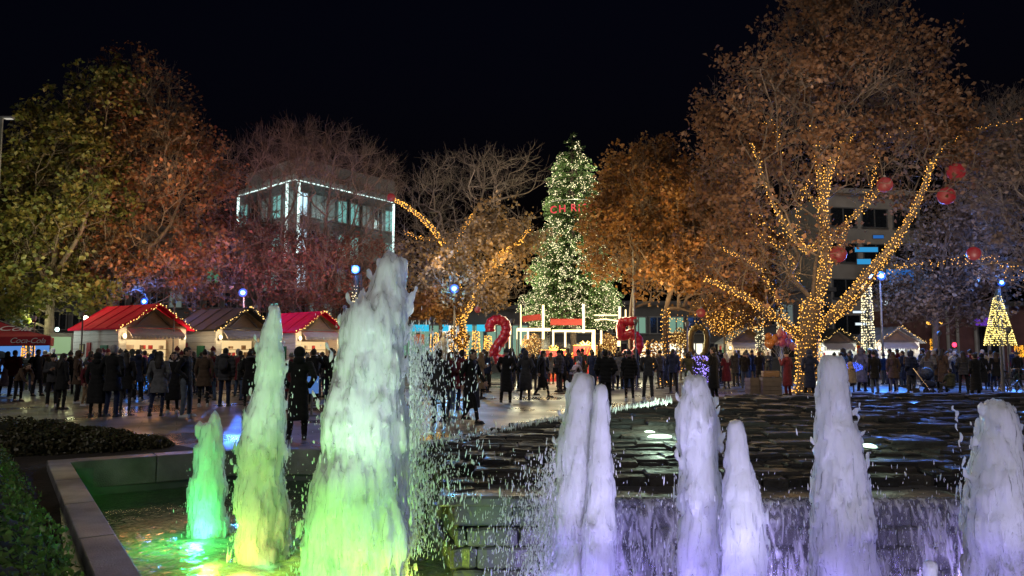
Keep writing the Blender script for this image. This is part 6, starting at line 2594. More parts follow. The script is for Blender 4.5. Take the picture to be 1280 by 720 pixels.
def chain(mb, pts, rad, sides=12):
    for i in range(len(pts) - 1): mb.capsule(pts[i], pts[i + 1], rad[i], rad[i + 1], sides)


def torso_st(J, zf):
    """Point on the spine at fraction zf (0 hip .. 1 neck base) with the lean of the pose."""
    hip = (J['hip_l'] + J['hip_r']) / 2
    neck = (J['sh_l'] + J['sh_r']) / 2 + V(0, .01, .05)
    return hip.lerp(neck, zf)


def loft(mb, st, sides=18):
    """st: (centre, rx, ry)."""
    vs, fs = [], []
    for c, rx, ry in st:
        for k in range(sides):
            t = 2 * math.pi * k / sides
            # squarer than an ellipse
            cx, sy = math.cos(t), math.sin(t)
            q = (abs(cx) ** 2.6 + abs(sy) ** 2.6) ** (-1 / 2.6)
            vs.append((c[0] + rx * cx * q, c[1] + ry * sy * q, c[2]))
    n = len(st)
    for i in range(n - 1):
        for k in range(sides):
            k2 = (k + 1) % sides
            fs.append((i * sides + k, i * sides + k2, (i + 1) * sides + k2, (i + 1) * sides + k))
    fs.append(tuple(range(sides - 1, -1, -1)))
    fs.append(tuple((n - 1) * sides + k for k in range(sides)))
    mb.add(vs, fs)


def hand(mb, wr, el, side):
    d = (wr - el).normalized()
    ref = V(0, -1, 0) if abs(d.y) < .8 else V(0, 0, 1)
    x = (ref - d * ref.dot(d)).normalized()      # thumb side
    y = d.cross(x)
    pal = wr + d * .075
    mb.tube([wr - d * .02, wr + d * .03, pal, pal + d * .012], [(.022, .018), (.036, .017), (.040, .015), (.034, .012)], 10)
    for k, (o, L) in enumerate(((.029, .070), (.010, .078), (-.010, .073), (-.028, .056))):
        a = pal + x * o
        c = y * (.012 * side)
        mb.tube([a - d * .01, a + d * L * .45, a + d * L * .75 + c, a + d * L * .9 + c * 2.2], [.0095, .009, .008, .006], 6)
    a = wr + d * .03 + x * .034
    mb.tube([a - x * .012, a + d * .025 + x * .018, a + d * .055 + x * .020], [.012, .0105, .007], 6)


PROTO = {}


def wrinkle(me, amp, s, seed):
    n = len(me.vertices)
    co = np.empty(n * 3, np.float32)
    me.vertices.foreach_get('co', co)
    co = co.reshape(-1, 3)
    no = np.empty(n * 3, np.float32)
    me.vertices.foreach_get('normal', no)
    no = no.reshape(-1, 3)
    q = co * np.array([1, 1, 1.9])
    dsp = vnoise(q, s, seed) * amp + vnoise(q, s * 2.3, seed + 3) * amp * .6
    me.vertices.foreach_set('co', (co + no * dsp[:, None]).ravel())
    me.update()


def make_person(pname, coat, head, shape='man', bag=None, seed=0):
    """Returns a root Empty (unlabelled prototype) with body, coat, trousers, two shoes, hair or hat."""
    J = pose(pname)
    f = shape == 'woman'
    if f:
        for k in ('sh_l', 'sh_r'): J[k] = V(J[k].x * .9, J[k].y, J[k].z)
    root = bpy.data.objects.new('person', None)
    COL.objects.link(root)
    dz = J['drop']
    h = J['head']
    neck = torso_st(J, 1.0)
    # body: one surface
    mb = MB()
    chain(mb, [J['hip_l'], J['knee_l'], J['ank_l']], [.078, .054, .038])
    chain(mb, [J['hip_r'], J['knee_r'], J['ank_r']], [.078, .054, .038])
    for s in ('l', 'r'): chain(mb, [J['ank_' + s], J['ank_' + s] + V(0, -.12, -.055)], [.036, .026])
    st = [(torso_st(J, -.08), .14, .10), (torso_st(J, .1), .155, .11), (torso_st(J, .35), .13, .095), (torso_st(J, .7), .155, .11), (torso_st(J, .9), .165, .095), (torso_st(J, 1.0), .07, .06)]
    loft(mb, st)
    for s in ('l', 'r'): chain(mb, [J['sh_' + s], J['el_' + s], J['wr_' + s]], [.052, .040, .027])
    mb.capsule(neck - V(0, 0, .03), h + V(0, .015, -.07), .054, .050)
    mb.ball(h, (.076, .094, .112), 16, 12)
    mb.ball(h + V(0, -.028, -.062), (.055, .062, .055), 12, 8)
    mb.capsule(h + V(0, -.090, .012), h + V(0, -.108, -.026), .010, .015, 8)
    for s in (-1, 1):
        mb.ball(h + V(s * .079, .008, -.012), (.012, .022, .032), 8, 6)
        mb.ball(h + V(s * .032, -.082, .028), (.024, .012, .009), 8, 6)
    me = remesh(mb.mesh('b'), .0125, 2, 'body', .4)
    # eyes and mouth as face marks on the same surface
    me.materials.clear()
    cen = np.empty(len(me.polygons) * 3, np.float32)
    me.polygons.foreach_get('center', cen)
    cen = cen.reshape(-1, 3) - np.array(h)
    mi = np.zeros(len(me.polygons), np.int32)
    fr_ = cen[:, 1] < -.055
    for s in (-1, 1): mi[fr_ & (((cen[:, 0] - s * .032) / .017) ** 2 + ((cen[:, 2] - .008) / .011) ** 2 < 1)] = 1
    mi[fr_ & ((cen[:, 0] / .027) ** 2 + ((cen[:, 2] + .062) / .010) ** 2 < 1)] = 2
    me.polygons.foreach_set('material_index', mi)
    hb = MB()
    for s, sg in (('l', 1), ('r', -1)):
        if pname not in ('pockets',): hand(hb, J['wr_' + s], J['el_' + s], sg)
    if hb.v:
        hm = hb.fixed('h')
        bm = bmesh.new()
        bm.from_mesh(me)
        bm.from_mesh(hm)
        bm.to_mesh(me)
        bm.free()
    b = link('body', me, [SKIN[0], FACEMARK, LIPS], root, True)
    # coat
    hem = {'jacket': .80, 'coat': .62, 'long coat': .36, 'puffer': .78, 'vest': .82}[coat]
    mb = MB()
    pf = coat == 'puffer'
    ex = .022 if pf else 0
    hipc = torso_st(J, 0)
    if pname == 'sit': hem = .42
    w0 = .165 + ex + (.03 if f and coat != 'puffer' else 0)
    st = [(V(hipc.x, hipc.y, hem), w0 + .04 * (hem < .7), .145 + ex + .03 * (hem < .7)), (V(hipc.x, hipc.y, hem + .02), w0 + .04 * (hem < .7), .145 + ex + .03 * (hem < .7))]
    if hem < .7: st.append((V(hipc.x, hipc.y, .86), w0 + .012, .142 + ex))
    st += [(torso_st(J, .08), .172 + ex, .135 + ex), (torso_st(J, .35), .150 + ex - .012 * f, .122 + ex), (torso_st(J, .62), .168 + ex, .135 + ex), (torso_st(J, .84), .185 + ex * .6 - .012 * f, .125 + ex),
           (torso_st(J, .95), .150, .10), (torso_st(J, 1.02), .075, .07), (torso_st(J, 1.10), .070, .068)]
    loft(mb, st)
    for s in ('l', 'r'):
        wr = J['wr_' + s]
        el = J['el_' + s]
        mb.capsule(J['sh_' + s] - V(0, 0, .01), el, .074 + ex, .058 + ex * .8)
        mb.capsule(el, wr.lerp(el, .06), .058 + ex * .8, .046 + ex * .5)
    if 'hood' in head and head != 'hood up':
        mb.ball(neck + V(0, .10, .02), (.13, .075, .10), 12, 8)
    me = remesh(mb.mesh('c'), .016, 2, 'coat', .4)
    wrinkle(me, .0055, 13, seed)
    if pf:
        n = len(me.vertices)
        co = np.empty(n * 3, np.float32); me.vertices.foreach_get('co', co); co = co.reshape(-1, 3)
        no = np.empty(n * 3, np.float32); me.vertices.foreach_get('normal', no); no = no.reshape(-1, 3)
        co += no * (np.abs(np.sin(co[:, 2:3] * 26)) * .016 - .008)
        me.vertices.foreach_set('co', co.ravel())
        me.update()
    link('coat', me, cloth('black'), root, True)
    # trousers
    mb = MB()
    for s in ('l', 'r'):
        mb.capsule(J['hip_' + s] - V(0, 0, .02), J['knee_' + s], .096 if not f else .092, .066 if not f else .060)
        a = J['ank_' + s]
        mb.capsule(J['knee_' + s], a + V(0, 0, -.005), .066 if not f else .060, .056 if not f else .044)
    loft(mb, [(hipc + V(0, 0, -.10), .15, .115), (hipc, .165, .125), (hipc + V(0, 0, .12), .15, .115)])
    me = remesh(mb.mesh('t'), .016, 2, 'trousers', .4)
    wrinkle(me, .005, 12, seed + 2)
    link('trousers', me, cloth('black'), root, True)
    # shoes
    for s in ('l', 'r'):
        a = J['ank_' + s]
        k = J['knee_' + s]
        pitch = 0
        mb = MB()
        z0 = a.z - .09
        mb.ball(V(a.x, a.y + .015, z0 + .055), (.043, .055, .055), 12, 8)
        mb.capsule(V(a.x, a.y + .03, z0 + .045), V(a.x, a.y - .14, z0 + .034), .042, .034, 12)
        mb.box((a.x, a.y - .055, z0 + .012), (.085, .25, .024))
        me = remesh(mb.mesh('s'), .010, 1, 'shoe', .4)
        link('shoe', me, SHOE['black'], root, True)
    # hair, hat or hood
    mb = MB()
    nm = 'hair'
    if head in ('short', 'short hood'):
        mb.ball(h + V(0, .014, .030), (.086, .098, .098), 16, 12)
        mb.ball(h + V(0, .045, -.02), (.075, .062, .07), 12, 8)
    elif head in ('long', 'long hood'):
        mb.ball(h + V(0, .014, .028), (.092, .104, .102), 16, 12)
        mb.tube([h + V(0, .055, .02), h + V(0, .075, -.10), neck + V(0, .11, -.05), neck + V(0, .135, -.2)], [(.09, .055), (.10, .055), (.11, .045), (.07, .02)], 12)
    elif head == 'curly':
        rg = random.Random(3)
        for k in range(46):
            v = Vector((rg.gauss(0, 1), rg.gauss(.5, .8), rg.gauss(.35, .9))).normalized()
            if v.y < -.55 and v.z < .5: continue
            mb.ball(h + Vector((v.x * .115, v.y * .12 + .02, v.z * .12 + .01)), rg.uniform(.03, .05), 8, 6)
    elif head == 'bun':
        mb.ball(h + V(0, .014, .030), (.086, .099, .098), 16, 12)
        mb.ball(h + V(0, .08, .10), .05, 10, 8)
    elif head in ('beanie', 'beanie hood'):
        nm = 'beanie'
        mb.ball(h + V(0, .012, .052), (.092, .104, .092), 16, 12)
        ring = [(h.x + .088 * math.cos(t), h.y + .012 + .10 * math.sin(t), h.z + .030) for t in np.linspace(0, 2 * math.pi, 15)]
        mb.tube(ring, .018, 6, caps=False)
        mb.ball(h + V(0, .03, .155), .034, 8, 6)
    elif head in ('hood up',):
        nm = 'hood'
        mb.ball(h + V(0, .03, .02), (.112, .118, .128), 16, 12)
        mb.ball(neck + V(0, .05, .02), (.12, .10, .09), 12, 8)
    elif head in ('fur hood',):
        nm = 'hair'
        mb.ball(h + V(0, .014, .030), (.088, .10, .100), 16, 12)
    me = remesh(mb.mesh('hr'), .011, 1, nm, .4)
    # open the face: drop what hangs in front of it
    bm = bmesh.new()
    bm.from_mesh(me)
    lim = {'hair': (-.045, .045), 'beanie': (-9, 9), 'hood': (-.060, .075)}[nm]
    kill = [v for v in bm.verts if (v.co.y - h.y) < lim[0] and (v.co.z - h.z) < lim[1] and abs(v.co.x - h.x) < .085] if nm != 'beanie' else [v for v in bm.verts if v.co.z - h.z < -.005]
    bmesh.ops.delete(bm, geom=kill, context='VERTS')
    bm.to_mesh(me)
    bm.free()
    link(nm, me, HM['dark hair'], root, True)
    if head == 'fur hood':
        mb = MB()
        rg = random.Random(8)
        for k in range(40):
            t = rg.uniform(0, 2 * math.pi)
            mb.ball(neck + V(.125 * math.cos(t), .05 + .115 * math.sin(t), .015 + .03 * math.sin(t)), rg.uniform(.025, .04), 6, 5)
        link('fur_collar', remesh(mb.mesh('fc'), .014, 1, 'fur_collar'), cloth('grey'), root, True)
    if bag == 'backpack':
        mb = MB()
        c = torso_st(J, .6)
        mb.ball(c + V(0, .21, -.02), (.15, .10, .21), 14, 10)
        mb.ball(c + V(0, .28, -.09), (.11, .05, .10), 12, 8)
        for s in (-1, 1): mb.tube([c + V(s * .09, .15, .18), c + V(s * .11, -.02, .27), c + V(s * .12, -.15, .1), c + V(s * .12, -.08, -.12)], .018, 6)
        link('backpack', remesh(mb.mesh('bp'), .014, 1, 'backpack'), cloth('charcoal'), root, True)
    elif bag == 'handbag':
        mb = MB()
        c = J['hip_r'] + V(.19, .02, .0)
        mb.box(c, (.10, .26, .2))
        mb.tube([c + V(0, -.1, .1), torso_st(J, .9) + V(.12, -.06, .08), torso_st(J, .9) + V(-.02, .12, .0), c + V(0, .1, .1)], .010, 6)
        link('handbag', remesh(mb.mesh('hb'), .012, 1, 'handbag'), cloth('brown'), root, True)
    if pname in ('phone', 'photo'):
        mb = MB()
        c = (J['wr_l'] + J['wr_r']) / 2 + V(0, -.07, .03)
        mb.box(c, (.075 if pname == 'phone' else .15, .012, .15 if pname == 'phone' else .075))
        ph = link('phone', mb.fixed('phone'), FRAMEM, root)
        mb = MB()
        mb.box(c + V(0, .009, 0), (.065 if pname == 'phone' else .14, .004, .14 if pname == 'phone' else .065))
        link('screen', mb.fixed('screen'), emat('phone_screen', (.7, .85, 1), .9), ph)
    return root


def proto(pname, coat, head, shape, bag=None):
    k = (pname, coat, head, shape, bag)
    if k not in PROTO:
        PROTO[k] = [make_person(*k, seed=len(PROTO)), False]
    return PROTO[k]


def setm(o, m):
    s = o.material_slots[0]
    s.link = 'OBJECT'
    s.material = m


def person(label, x, y, rz, spec, col, col2, hair='dark hair', shoes='black', height=1.74, group=None, cat='person', extra=None):
    pr = proto(*spec)
    if not pr[1]:
        root = pr[0]
        pr[1] = True
    else:
        root = copy_tree(pr[0])
    root.name = 'person'
    root.location = (x, y, 0)
    root.rotation_euler = (0, 0, rz)
    k = height / 1.74
    root.scale = (k * (1.0), k, k)
    tag(root, label, cat, group)
    if group is None and 'group' in root: del root['group']
    for ch in root.children:
        n = ch.name.split('.')[0]
        if n == 'coat': setm(ch, cloth(col))
        elif n == 'trousers': setm(ch, cloth(col2))
        elif n == 'shoe': setm(ch, SHOE[shoes])
        elif n == 'hair': setm(ch, HM[hair])
        elif n in ('beanie',): setm(ch, cloth(extra or 'black'))
        elif n in ('hood',): setm(ch, cloth(col))
        elif n in ('fur_collar', 'backpack', 'handbag') and extra: setm(ch, cloth(extra))
    return root


M_, W_ = 'man', 'woman'
A = math.pi       # back to the camera
# label, u, feet v, turn, (pose, coat, head, shape, bag), coat colour, trouser colour, hair, shoes, height, extra
CAST = [
    ('woman in a long lilac white coat at the left border', 7, 494, A + .5, ('shift', 'long coat', 'long', W_, None), 'lilac', 'black', 'dark hair', 'black', 1.68, None),
    ('child in dark brown bending forward next to the lilac white coat', 22, 502, 1.2, ('bend', 'jacket', 'short', W_, None), 'brown', 'black', 'dark hair', 'black', 1.5, None),
    ('man in a black coat turned sideways against the blue screen', 45, 495, 1.1, ('pockets', 'coat', 'short', M_, None), 'black', 'charcoal', 'dark hair', 'black', 1.76, None),
    ('teenager in dark clothes and cap looking down at a phone', 64, 508, .5, ('phone', 'jacket', 'beanie', M_, None), 'charcoal', 'black', 'dark hair', 'white', 1.6, 'black'),
    ('dark haired woman in black standing right beside the phone user', 76, 512, A - .4, ('stand', 'coat', 'long', W_, None), 'black', 'black', 'dark hair', 'black', 1.62, None),
    ('person in a dark maroon coat with the hood up', 96, 504, 1.9, ('stand', 'coat', 'hood up', M_, None), 'brown', 'black', 'dark hair', 'white', 1.70, None),
    ('child in maroon before the person with the hood up', 106, 507, 1.5, ('cup', 'jacket', 'beanie', W_, None), 'maroon', 'tan', 'dark hair', 'white', 1.35, 'charcoal'),
    ('slim figure in a long black coat at the shoulder of the grey haired man', 119, 521, A + .2, ('stand', 'long coat', 'hood up', W_, None), 'black', 'black', 'dark hair', 'black', 1.64, None),
    ('big grey haired man in a black jacket seen from behind', 139, 521, A - .1, ('pockets', 'coat', 'short', M_, None), 'black', 'navy', 'grey hair', 'black', 1.84, None),
    ('woman in black just right of the grey haired man', 156, 512, A + .3, ('stand', 'coat', 'long', W_, None), 'black', 'charcoal', 'dark hair', 'black', 1.64, None),
    ('person in a pink vest facing the first stall', 179, 492, A + .9, ('cup', 'vest', 'short', W_, None), 'pink', 'navy', 'dark hair', 'black', 1.72, None),
    ('tall dark haired man in navy left of the pink vest', 170, 500, A + .6, ('stand', 'coat', 'short hood', M_, None), 'navy', 'black', 'dark hair', 'white', 1.74, None),
    ('woman in a dark grey coat with long hair in front of the first stall', 197, 520, A + .25, ('shift', 'coat', 'long', W_, None), 'grey', 'navy', 'dark hair', 'black', 1.68, None),
    ('woman in black with a white fur collar beside the dark grey coat', 215, 516, .3, ('stand', 'long coat', 'fur hood', W_, None), 'black', 'black', 'dark hair', 'white', 1.66, 'white'),
    ('man in a black jacket and pale grey jeans talking with hands in pockets', 231, 521, 1.5, ('pockets', 'jacket', 'short', M_, None), 'black', 'grey jeans', 'dark hair', 'white', 1.78, None),
    ('woman in a long dark brown coat between the pale jeans and the backpack', 254, 508, A + .3, ('stand', 'coat', 'bun', W_, None), 'brown', 'black', 'dark hair', 'white', 1.72, None),
    ('person with a dark backpack over a white hood seen from behind', 280, 508, A + .05, ('stand', 'puffer', 'short hood', M_, 'backpack'), 'charcoal', 'navy', 'dark hair', 'black', 1.78, 'charcoal'),
    ('person in a black parka with fur round the hood left of the slender jet', 311, 507, A + .4, ('phone', 'long coat', 'fur hood', W_, None), 'black', 'black', 'dark hair', 'black', 1.72, 'grey'),
    ('dark figure standing close behind the gap between the two pale green jets', 372, 549, A + .2, ('pockets', 'long coat', 'hood up', M_, None), 'black', 'black', 'dark hair', 'black', 1.74, None),
    ('man in black looking towards the red roofed stall between the jets', 391, 505, A, ('photo', 'jacket', 'short', M_, None), 'black', 'black', 'dark hair', 'black', 1.76, None),
    ('person in a dark maroon coat half behind the flying spray', 548, 528, A + .5, ('stand', 'coat', 'short', M_, None), 'charcoal', 'black', 'dark hair', 'black', 1.74, None),
    ('woman in a maroon jacket and pale jeans right of the flying spray', 563, 525, 1.2, ('cup', 'jacket', 'long', W_, None), 'maroon', 'pale jeans', 'brown hair', 'white', 1.66, None),
    ('man in maroon with a backpack strap standing behind the pale jeans', 577, 513, A - .5, ('stand', 'coat', 'short', M_, None), 'maroon', 'navy', 'dark hair', 'black', 1.72, None),
    ('woman in a long black coat and boots walking, before the bare plane tree', 589, 529, 1.0, ('walk', 'long coat', 'short', W_, None), 'black', 'black', 'dark hair', 'black', 1.72, None),
    ('woman with blond hair in a beige coat near the red figure two', 600, 498, 2.2, ('phone', 'long coat', 'long', W_, None), 'tan', 'black', 'blond hair', 'black', 1.66, None),
    ('thin person in navy directly under the red figure two', 605, 486, A - .6, ('stand', 'coat', 'short', M_, None), 'navy', 'black', 'dark hair', 'black', 1.72, None),
    ('broad person in a long black coat under the red figure two', 633, 503, A + .1, ('pockets', 'long coat', 'beanie', M_, None), 'black', 'black', 'dark hair', 'black', 1.76, 'charcoal'),
    ('person in a dark grey hooded coat before the left end of the light frame', 657, 500, A, ('pockets', 'long coat', 'hood up', W_, None), 'charcoal', 'black', 'dark hair', 'black', 1.70, None),
    ('woman in black in side view striding before the light frame', 678, 497, 1.4, ('walk', 'long coat', 'long', W_, None), 'black', 'black', 'dark hair', 'black', 1.72, None),
    ('person in a grey coat behind the striding woman', 689, 480, A - .4, ('stand', 'coat', 'long', W_, None), 'grey', 'black', 'brown hair', 'black', 1.66, None),
    ('slim man in black before the striped gift boxes', 703, 488, A + .5, ('phone', 'coat', 'short', M_, None), 'black', 'black', 'dark hair', 'black', 1.76, None),
    ('child in pale grey held up before the gift boxes', 716, 487, A - .8, ('bend', 'jacket', 'beanie', W_, None), 'lilac', 'grey', 'dark hair', 'white', 1.45, 'white'),
    ('woman in brown behind the pale grey child', 724, 485, A + .2, ('stand', 'coat', 'long', W_, None), 'brown', 'black', 'brown hair', 'black', 1.74, None),
    ('big man in a wide black jacket close to the slim lavender twin jets', 757, 512, A + .1, ('pockets', 'puffer', 'short', M_, None), 'black', 'black', 'dark hair', 'black', 1.74, None),
    ('person with a light scarf and curly hair right of the wide black jacket', 775, 486, A - .3, ('stand', 'coat', 'curly', W_, None), 'grey', 'black', 'brown hair', 'black', 1.66, None),
    ('person in black with a shoulder bag between the two men under the red figure five', 787, 501, A - .1, ('stand', 'puffer', 'beanie', W_, 'handbag'), 'black', 'black', 'dark hair', 'white', 1.70, 'charcoal'),
    ('man in a black jacket with hands in his pockets right of the red figure five', 811, 499, A + .05, ('pockets', 'jacket', 'short', M_, None), 'charcoal', 'charcoal', 'dark hair', 'white', 1.76, None),
    ('man in a navy jacket with feet apart before the amber lit hedge', 842, 491, A - .5, ('cup', 'jacket', 'short hood', M_, None), 'navy', 'black', 'dark hair', 'black', 1.78, None),
    ('curly haired woman in an olive top raising both arms', 862, 494, A - .2, ('photo', 'jacket', 'curly', W_, None), 'olive', 'black', 'dark hair', 'black', 1.64, None),
    ('tall man in a long black coat right of the violet ball of lights', 893, 499, A + .8, ('cup', 'long coat', 'short', M_, None), 'black', 'black', 'dark hair', 'black', 1.84, None),
    ('woman with long hair in a black coat before the grey roofed stall', 924, 479, A - .7, ('stand', 'long coat', 'long', W_, None), 'black', 'black', 'brown hair', 'black', 1.76, None),
    ('man in a dark jacket and blue jeans before the grey roofed stall', 934, 478, A + .1, ('pockets', 'jacket', 'short', M_, None), 'charcoal', 'denim', 'dark hair', 'black', 1.78, None),
    ('man in navy and jeans right of the other pair of blue jeans', 941, 478, A + .2, ('stand', 'coat', 'beanie', M_, None), 'navy', 'denim', 'dark hair', 'black', 1.74, 'navy'),
    ('person in black with a pale hat under the balloon bunch', 953, 474, .2, ('cup', 'jacket', 'beanie', W_, None), 'black', 'black', 'dark hair', 'black', 1.70, 'lilac'),
    ('person in dark clothes holding a white cup under the balloon bunch', 961, 475, -.3, ('phone', 'jacket', 'short', M_, None), 'charcoal', 'charcoal', 'dark hair', 'black', 1.70, None),
    ('stout man in a long dark red coat and black cap selling the balloons', 985, 494, A + .6, ('seller', 'long coat', 'beanie', M_, None), 'maroon', 'maroon', 'dark hair', 'black', 1.68, 'black'),
    ('dark hooded figure leaning right before the lit plane tree trunk', 1013, 497, A, ('pockets', 'long coat', 'hood up', M_, None), 'navy', 'black', 'dark hair', 'black', 1.74, None),
    ('person in a beige coat sitting at the rim right of the lit trunk', 1064, 492, A + .3, ('sit', 'coat', 'hood up', W_, None), 'beige', 'black', 'dark hair', 'black', 1.70, None),
    ('man in a black coat and grey jeans standing right of the beige sitter', 1094, 492, A + .1, ('stand', 'coat', 'beanie', M_, None), 'black', 'grey jeans', 'dark hair', 'black', 1.66, 'black'),
    ('person in a bright blue jacket behind the black coat and grey jeans', 1106, 480, A, ('stand', 'jacket', 'beanie', W_, None), 'blue', 'grey', 'dark hair', 'black', 1.55, 'navy'),
    ('person in a brown grey coat and pale trousers left of the navy puffer', 1118, 491, A - .2, ('stand', 'coat', 'long', W_, None), 'brown', 'grey', 'brown hair', 'white', 1.66, None),
    ('broad person in a navy padded coat beside the stroller', 1140, 493, A + .4, ('pockets', 'puffer', 'hood up', W_, None), 'navy', 'charcoal', 'dark hair', 'black', 1.66, None),
    ('person in a white jacket with arms raised left of the black pair', 1186, 486, .3, ('photo', 'jacket', 'long', W_, None), 'white', 'black', 'dark hair', 'black', 1.68, None),
    ('child in camouflage crouching in front of the white jacket', 1189, 494, A + .2, ('sit', 'jacket', 'short', M_, None), 'camouflage', 'camouflage', 'dark hair', 'black', 1.40, None),
    ('person in a dark padded coat left of the stout black coat', 1206, 492, A - .3, ('pockets', 'puffer', 'long', W_, None), 'charcoal', 'black', 'dark hair', 'black', 1.68, None),
    ('stout person in a wide long black coat at the right', 1221, 500, A + .2, ('pockets', 'long coat', 'short', M_, None), 'black', 'black', 'dark hair', 'black', 1.62, None),
    ('man in a beige jacket and dark jeans right of the stout black coat', 1240, 486, A - .5, ('cup', 'puffer', 'short', M_, None), 'beige', 'navy', 'brown hair', 'white', 1.74, None),
    ('person in dark clothes half hidden at the right border by the bicycles', 1273, 484, A, ('stand', 'coat', 'beanie', W_, None), 'black', 'black', 'dark hair', 'black', 1.66, 'charcoal'),
]
for c in CAST:
    (label, u, v, rz, spec, col, col2, hair, shoes, height, extra) = c
    g = G(u, v)
    person(label, g[0], g[1], rz, spec, col, col2, hair, shoes, height, extra=extra)

# back rows of the crowd: people hardly told apart; one shared label for each stretch
rngq = random.Random(12)
KEYS = list(PROTO.keys())
KS = [k for k in KEYS if k[0] in ('stand', 'pockets', 'shift', 'cup', 'phone') and k[1] in ('coat', 'jacket', 'long coat', 'puffer')]
ROWS = [
    ('dark coated person deep in the crowd before the white boarded stalls', 'crowd before the white boarded stalls', 112, 345, 32, 25.5, 30.5),
    ('dark coated person in the dim crowd left of the first stall', 'crowd by the red parasol', -5, 100, 6, 28, 33),
    ('dark coated person in the crowd seen between or behind the jets at the left', 'crowd behind the jets', 350, 545, 17, 24, 33),
    ('small dark figure in the back rows before the bare plane tree', 'back rows before the bare plane tree', 548, 640, 9, 30, 36),
    ('small dark figure in the back rows before the light frame', 'back rows before the light frame', 640, 800, 26, 31, 37),
    ('small dark figure far back between the golden trees and the grey roofed stall', 'back rows before the golden trees', 800, 960, 17, 33, 41),
    ('small dark figure far back right of the huge plane tree trunk', 'back rows right of the plane tree', 1040, 1180, 28, 31, 41),
    ('small dark figure far back before the maroon walled building', 'back rows before the maroon building', 1150, 1285, 16, 32, 44),
]
DARKS = ['black', 'black', 'navy', 'charcoal', 'charcoal', 'brown', 'maroon', 'olive', 'grey', 'navy', 'black']
taken = [(o.location.x, o.location.y) for o in bpy.data.objects if o.name.split('.')[0] == 'person']
for label, grp, u0, u1, n, d0, d1 in ROWS:
    k = 0
    tries = 0
    while k < n and tries < 600:
        tries += 1
        d = rngq.uniform(d0, d1)
        p = at_ground(rngq.uniform(u0, u1), d)
        if any(abs(p[0] - a) < .42 and abs(p[1] - b) < .5 for a, b in taken): continue
        if math.hypot(p[0] - 12, p[1] - 30) < .9: continue
        taken.append((p[0], p[1]))
        person(label, p[0], p[1], A + rngq.uniform(-1.3, 1.3), rngq.choice(KS), rngq.choice(DARKS), rngq.choice(['black', 'charcoal', 'navy', 'denim']),
               rngq.choice(['dark hair', 'dark hair', 'brown hair', 'grey hair']), 'black', rngq.uniform(1.56, 1.84), grp, extra=rngq.choice(['black', 'charcoal', 'maroon', 'grey']))
        k += 1
for k, (r, used) in PROTO.items():
    if not used:
        for ch in list(r.children_recursive): bpy.data.objects.remove(ch)
        bpy.data.objects.remove(r)

# ------------------------------------------------------------------ bicycles, stroller, bright bag
TYRE = pmat('tyre', (.02, .02, .02), .7, .1)
CHROME = pmat('chrome', (.6, .6, .62), .2, .1, metal=.9)


def bicycle(label, loc, rz, col):
    t = thing('bicycle', label, 'bicycle', loc, rz, 'bicycles parked at the right edge')
    R_ = .335
    for x in (-.52, .52):
        mb = MB()
        mb.tube([(x + R_ * math.cos(q), 0, R_ + R_ * math.sin(q)) for q in np.linspace(0, 2 * math.pi, 29)], .019, 6, caps=False)
        w = mb.build('wheel', TYRE, t)
        mb = MB()
        mb.tube([(x + (R_ - .03) * math.cos(q), 0, R_ + (R_ - .03) * math.sin(q)) for q in np.linspace(0, 2 * math.pi, 29)], .009, 5, caps=False)
        for k in range(14):
            q = 2 * math.pi * k / 14
            mb.bar((x, 0, R_), (x + (R_ - .03) * math.cos(q), 0, R_ + (R_ - .03) * math.sin(q)), .005)
        mb.tube([(x, -.05, R_), (x, .05, R_)], .025, 8)
        mb.build('rim', CHROME, w)
    mb = MB()
    bb, st, hd = (-.08, 0, .30), (-.22, 0, .82), (.36, 0, .80)
    for a, b in ((bb, st), (bb, (.38, 0, .68)), (st, hd), (bb, (-.52, 0, R_)), (st, (-.52, 0, R_)), ((.36, 0, .86), (.52, 0, R_))): mb.tube([a, b], .018, 8)
    mb.build('frame', col, t)
    mb = MB()
    mb.tube([(.36, 0, .86), (.38, 0, 1.02)], .016, 6)
    mb.tube([(.30, -.28, 1.02), (.38, -.12, 1.04), (.38, .12, 1.04), (.30, .28, 1.02)], .014, 6)
    mb.build('handlebar', CHROME, t)
    mb = MB()
    mb.tube([st, (-.25, 0, .92)], .014, 6)
    mb.ball((-.25, 0, .95), (.13, .07, .035), 10, 6)
    mb.build('saddle', TYRE, t)
    mb = MB()
    mb.tube([(-.08, -.06, .30), (-.08, .06, .30)], .05, 10)
    for s in (-1, 1):
        mb.bar((-.08, s * .07, .30), (-.08 + s * .12, s * .07, .30 - s * .12), .02)
        mb.box((-.08 + s * .12, s * .11, .30 - s * .12), (.09, .08, .02))
    mb.build('crank', CHROME, t)
    return t


bicycle('dark grey bicycle nearest the post at the right edge', at_ground(1262, 27.2), R(14), pmat('bike_grey', (.05, .05, .055), .4, .1))
bicycle('dark green bicycle standing behind the nearer bicycle at the right edge', at_ground(1277, 28.4), R(-8), pmat('bike_green', (.02, .06, .05), .4, .1))

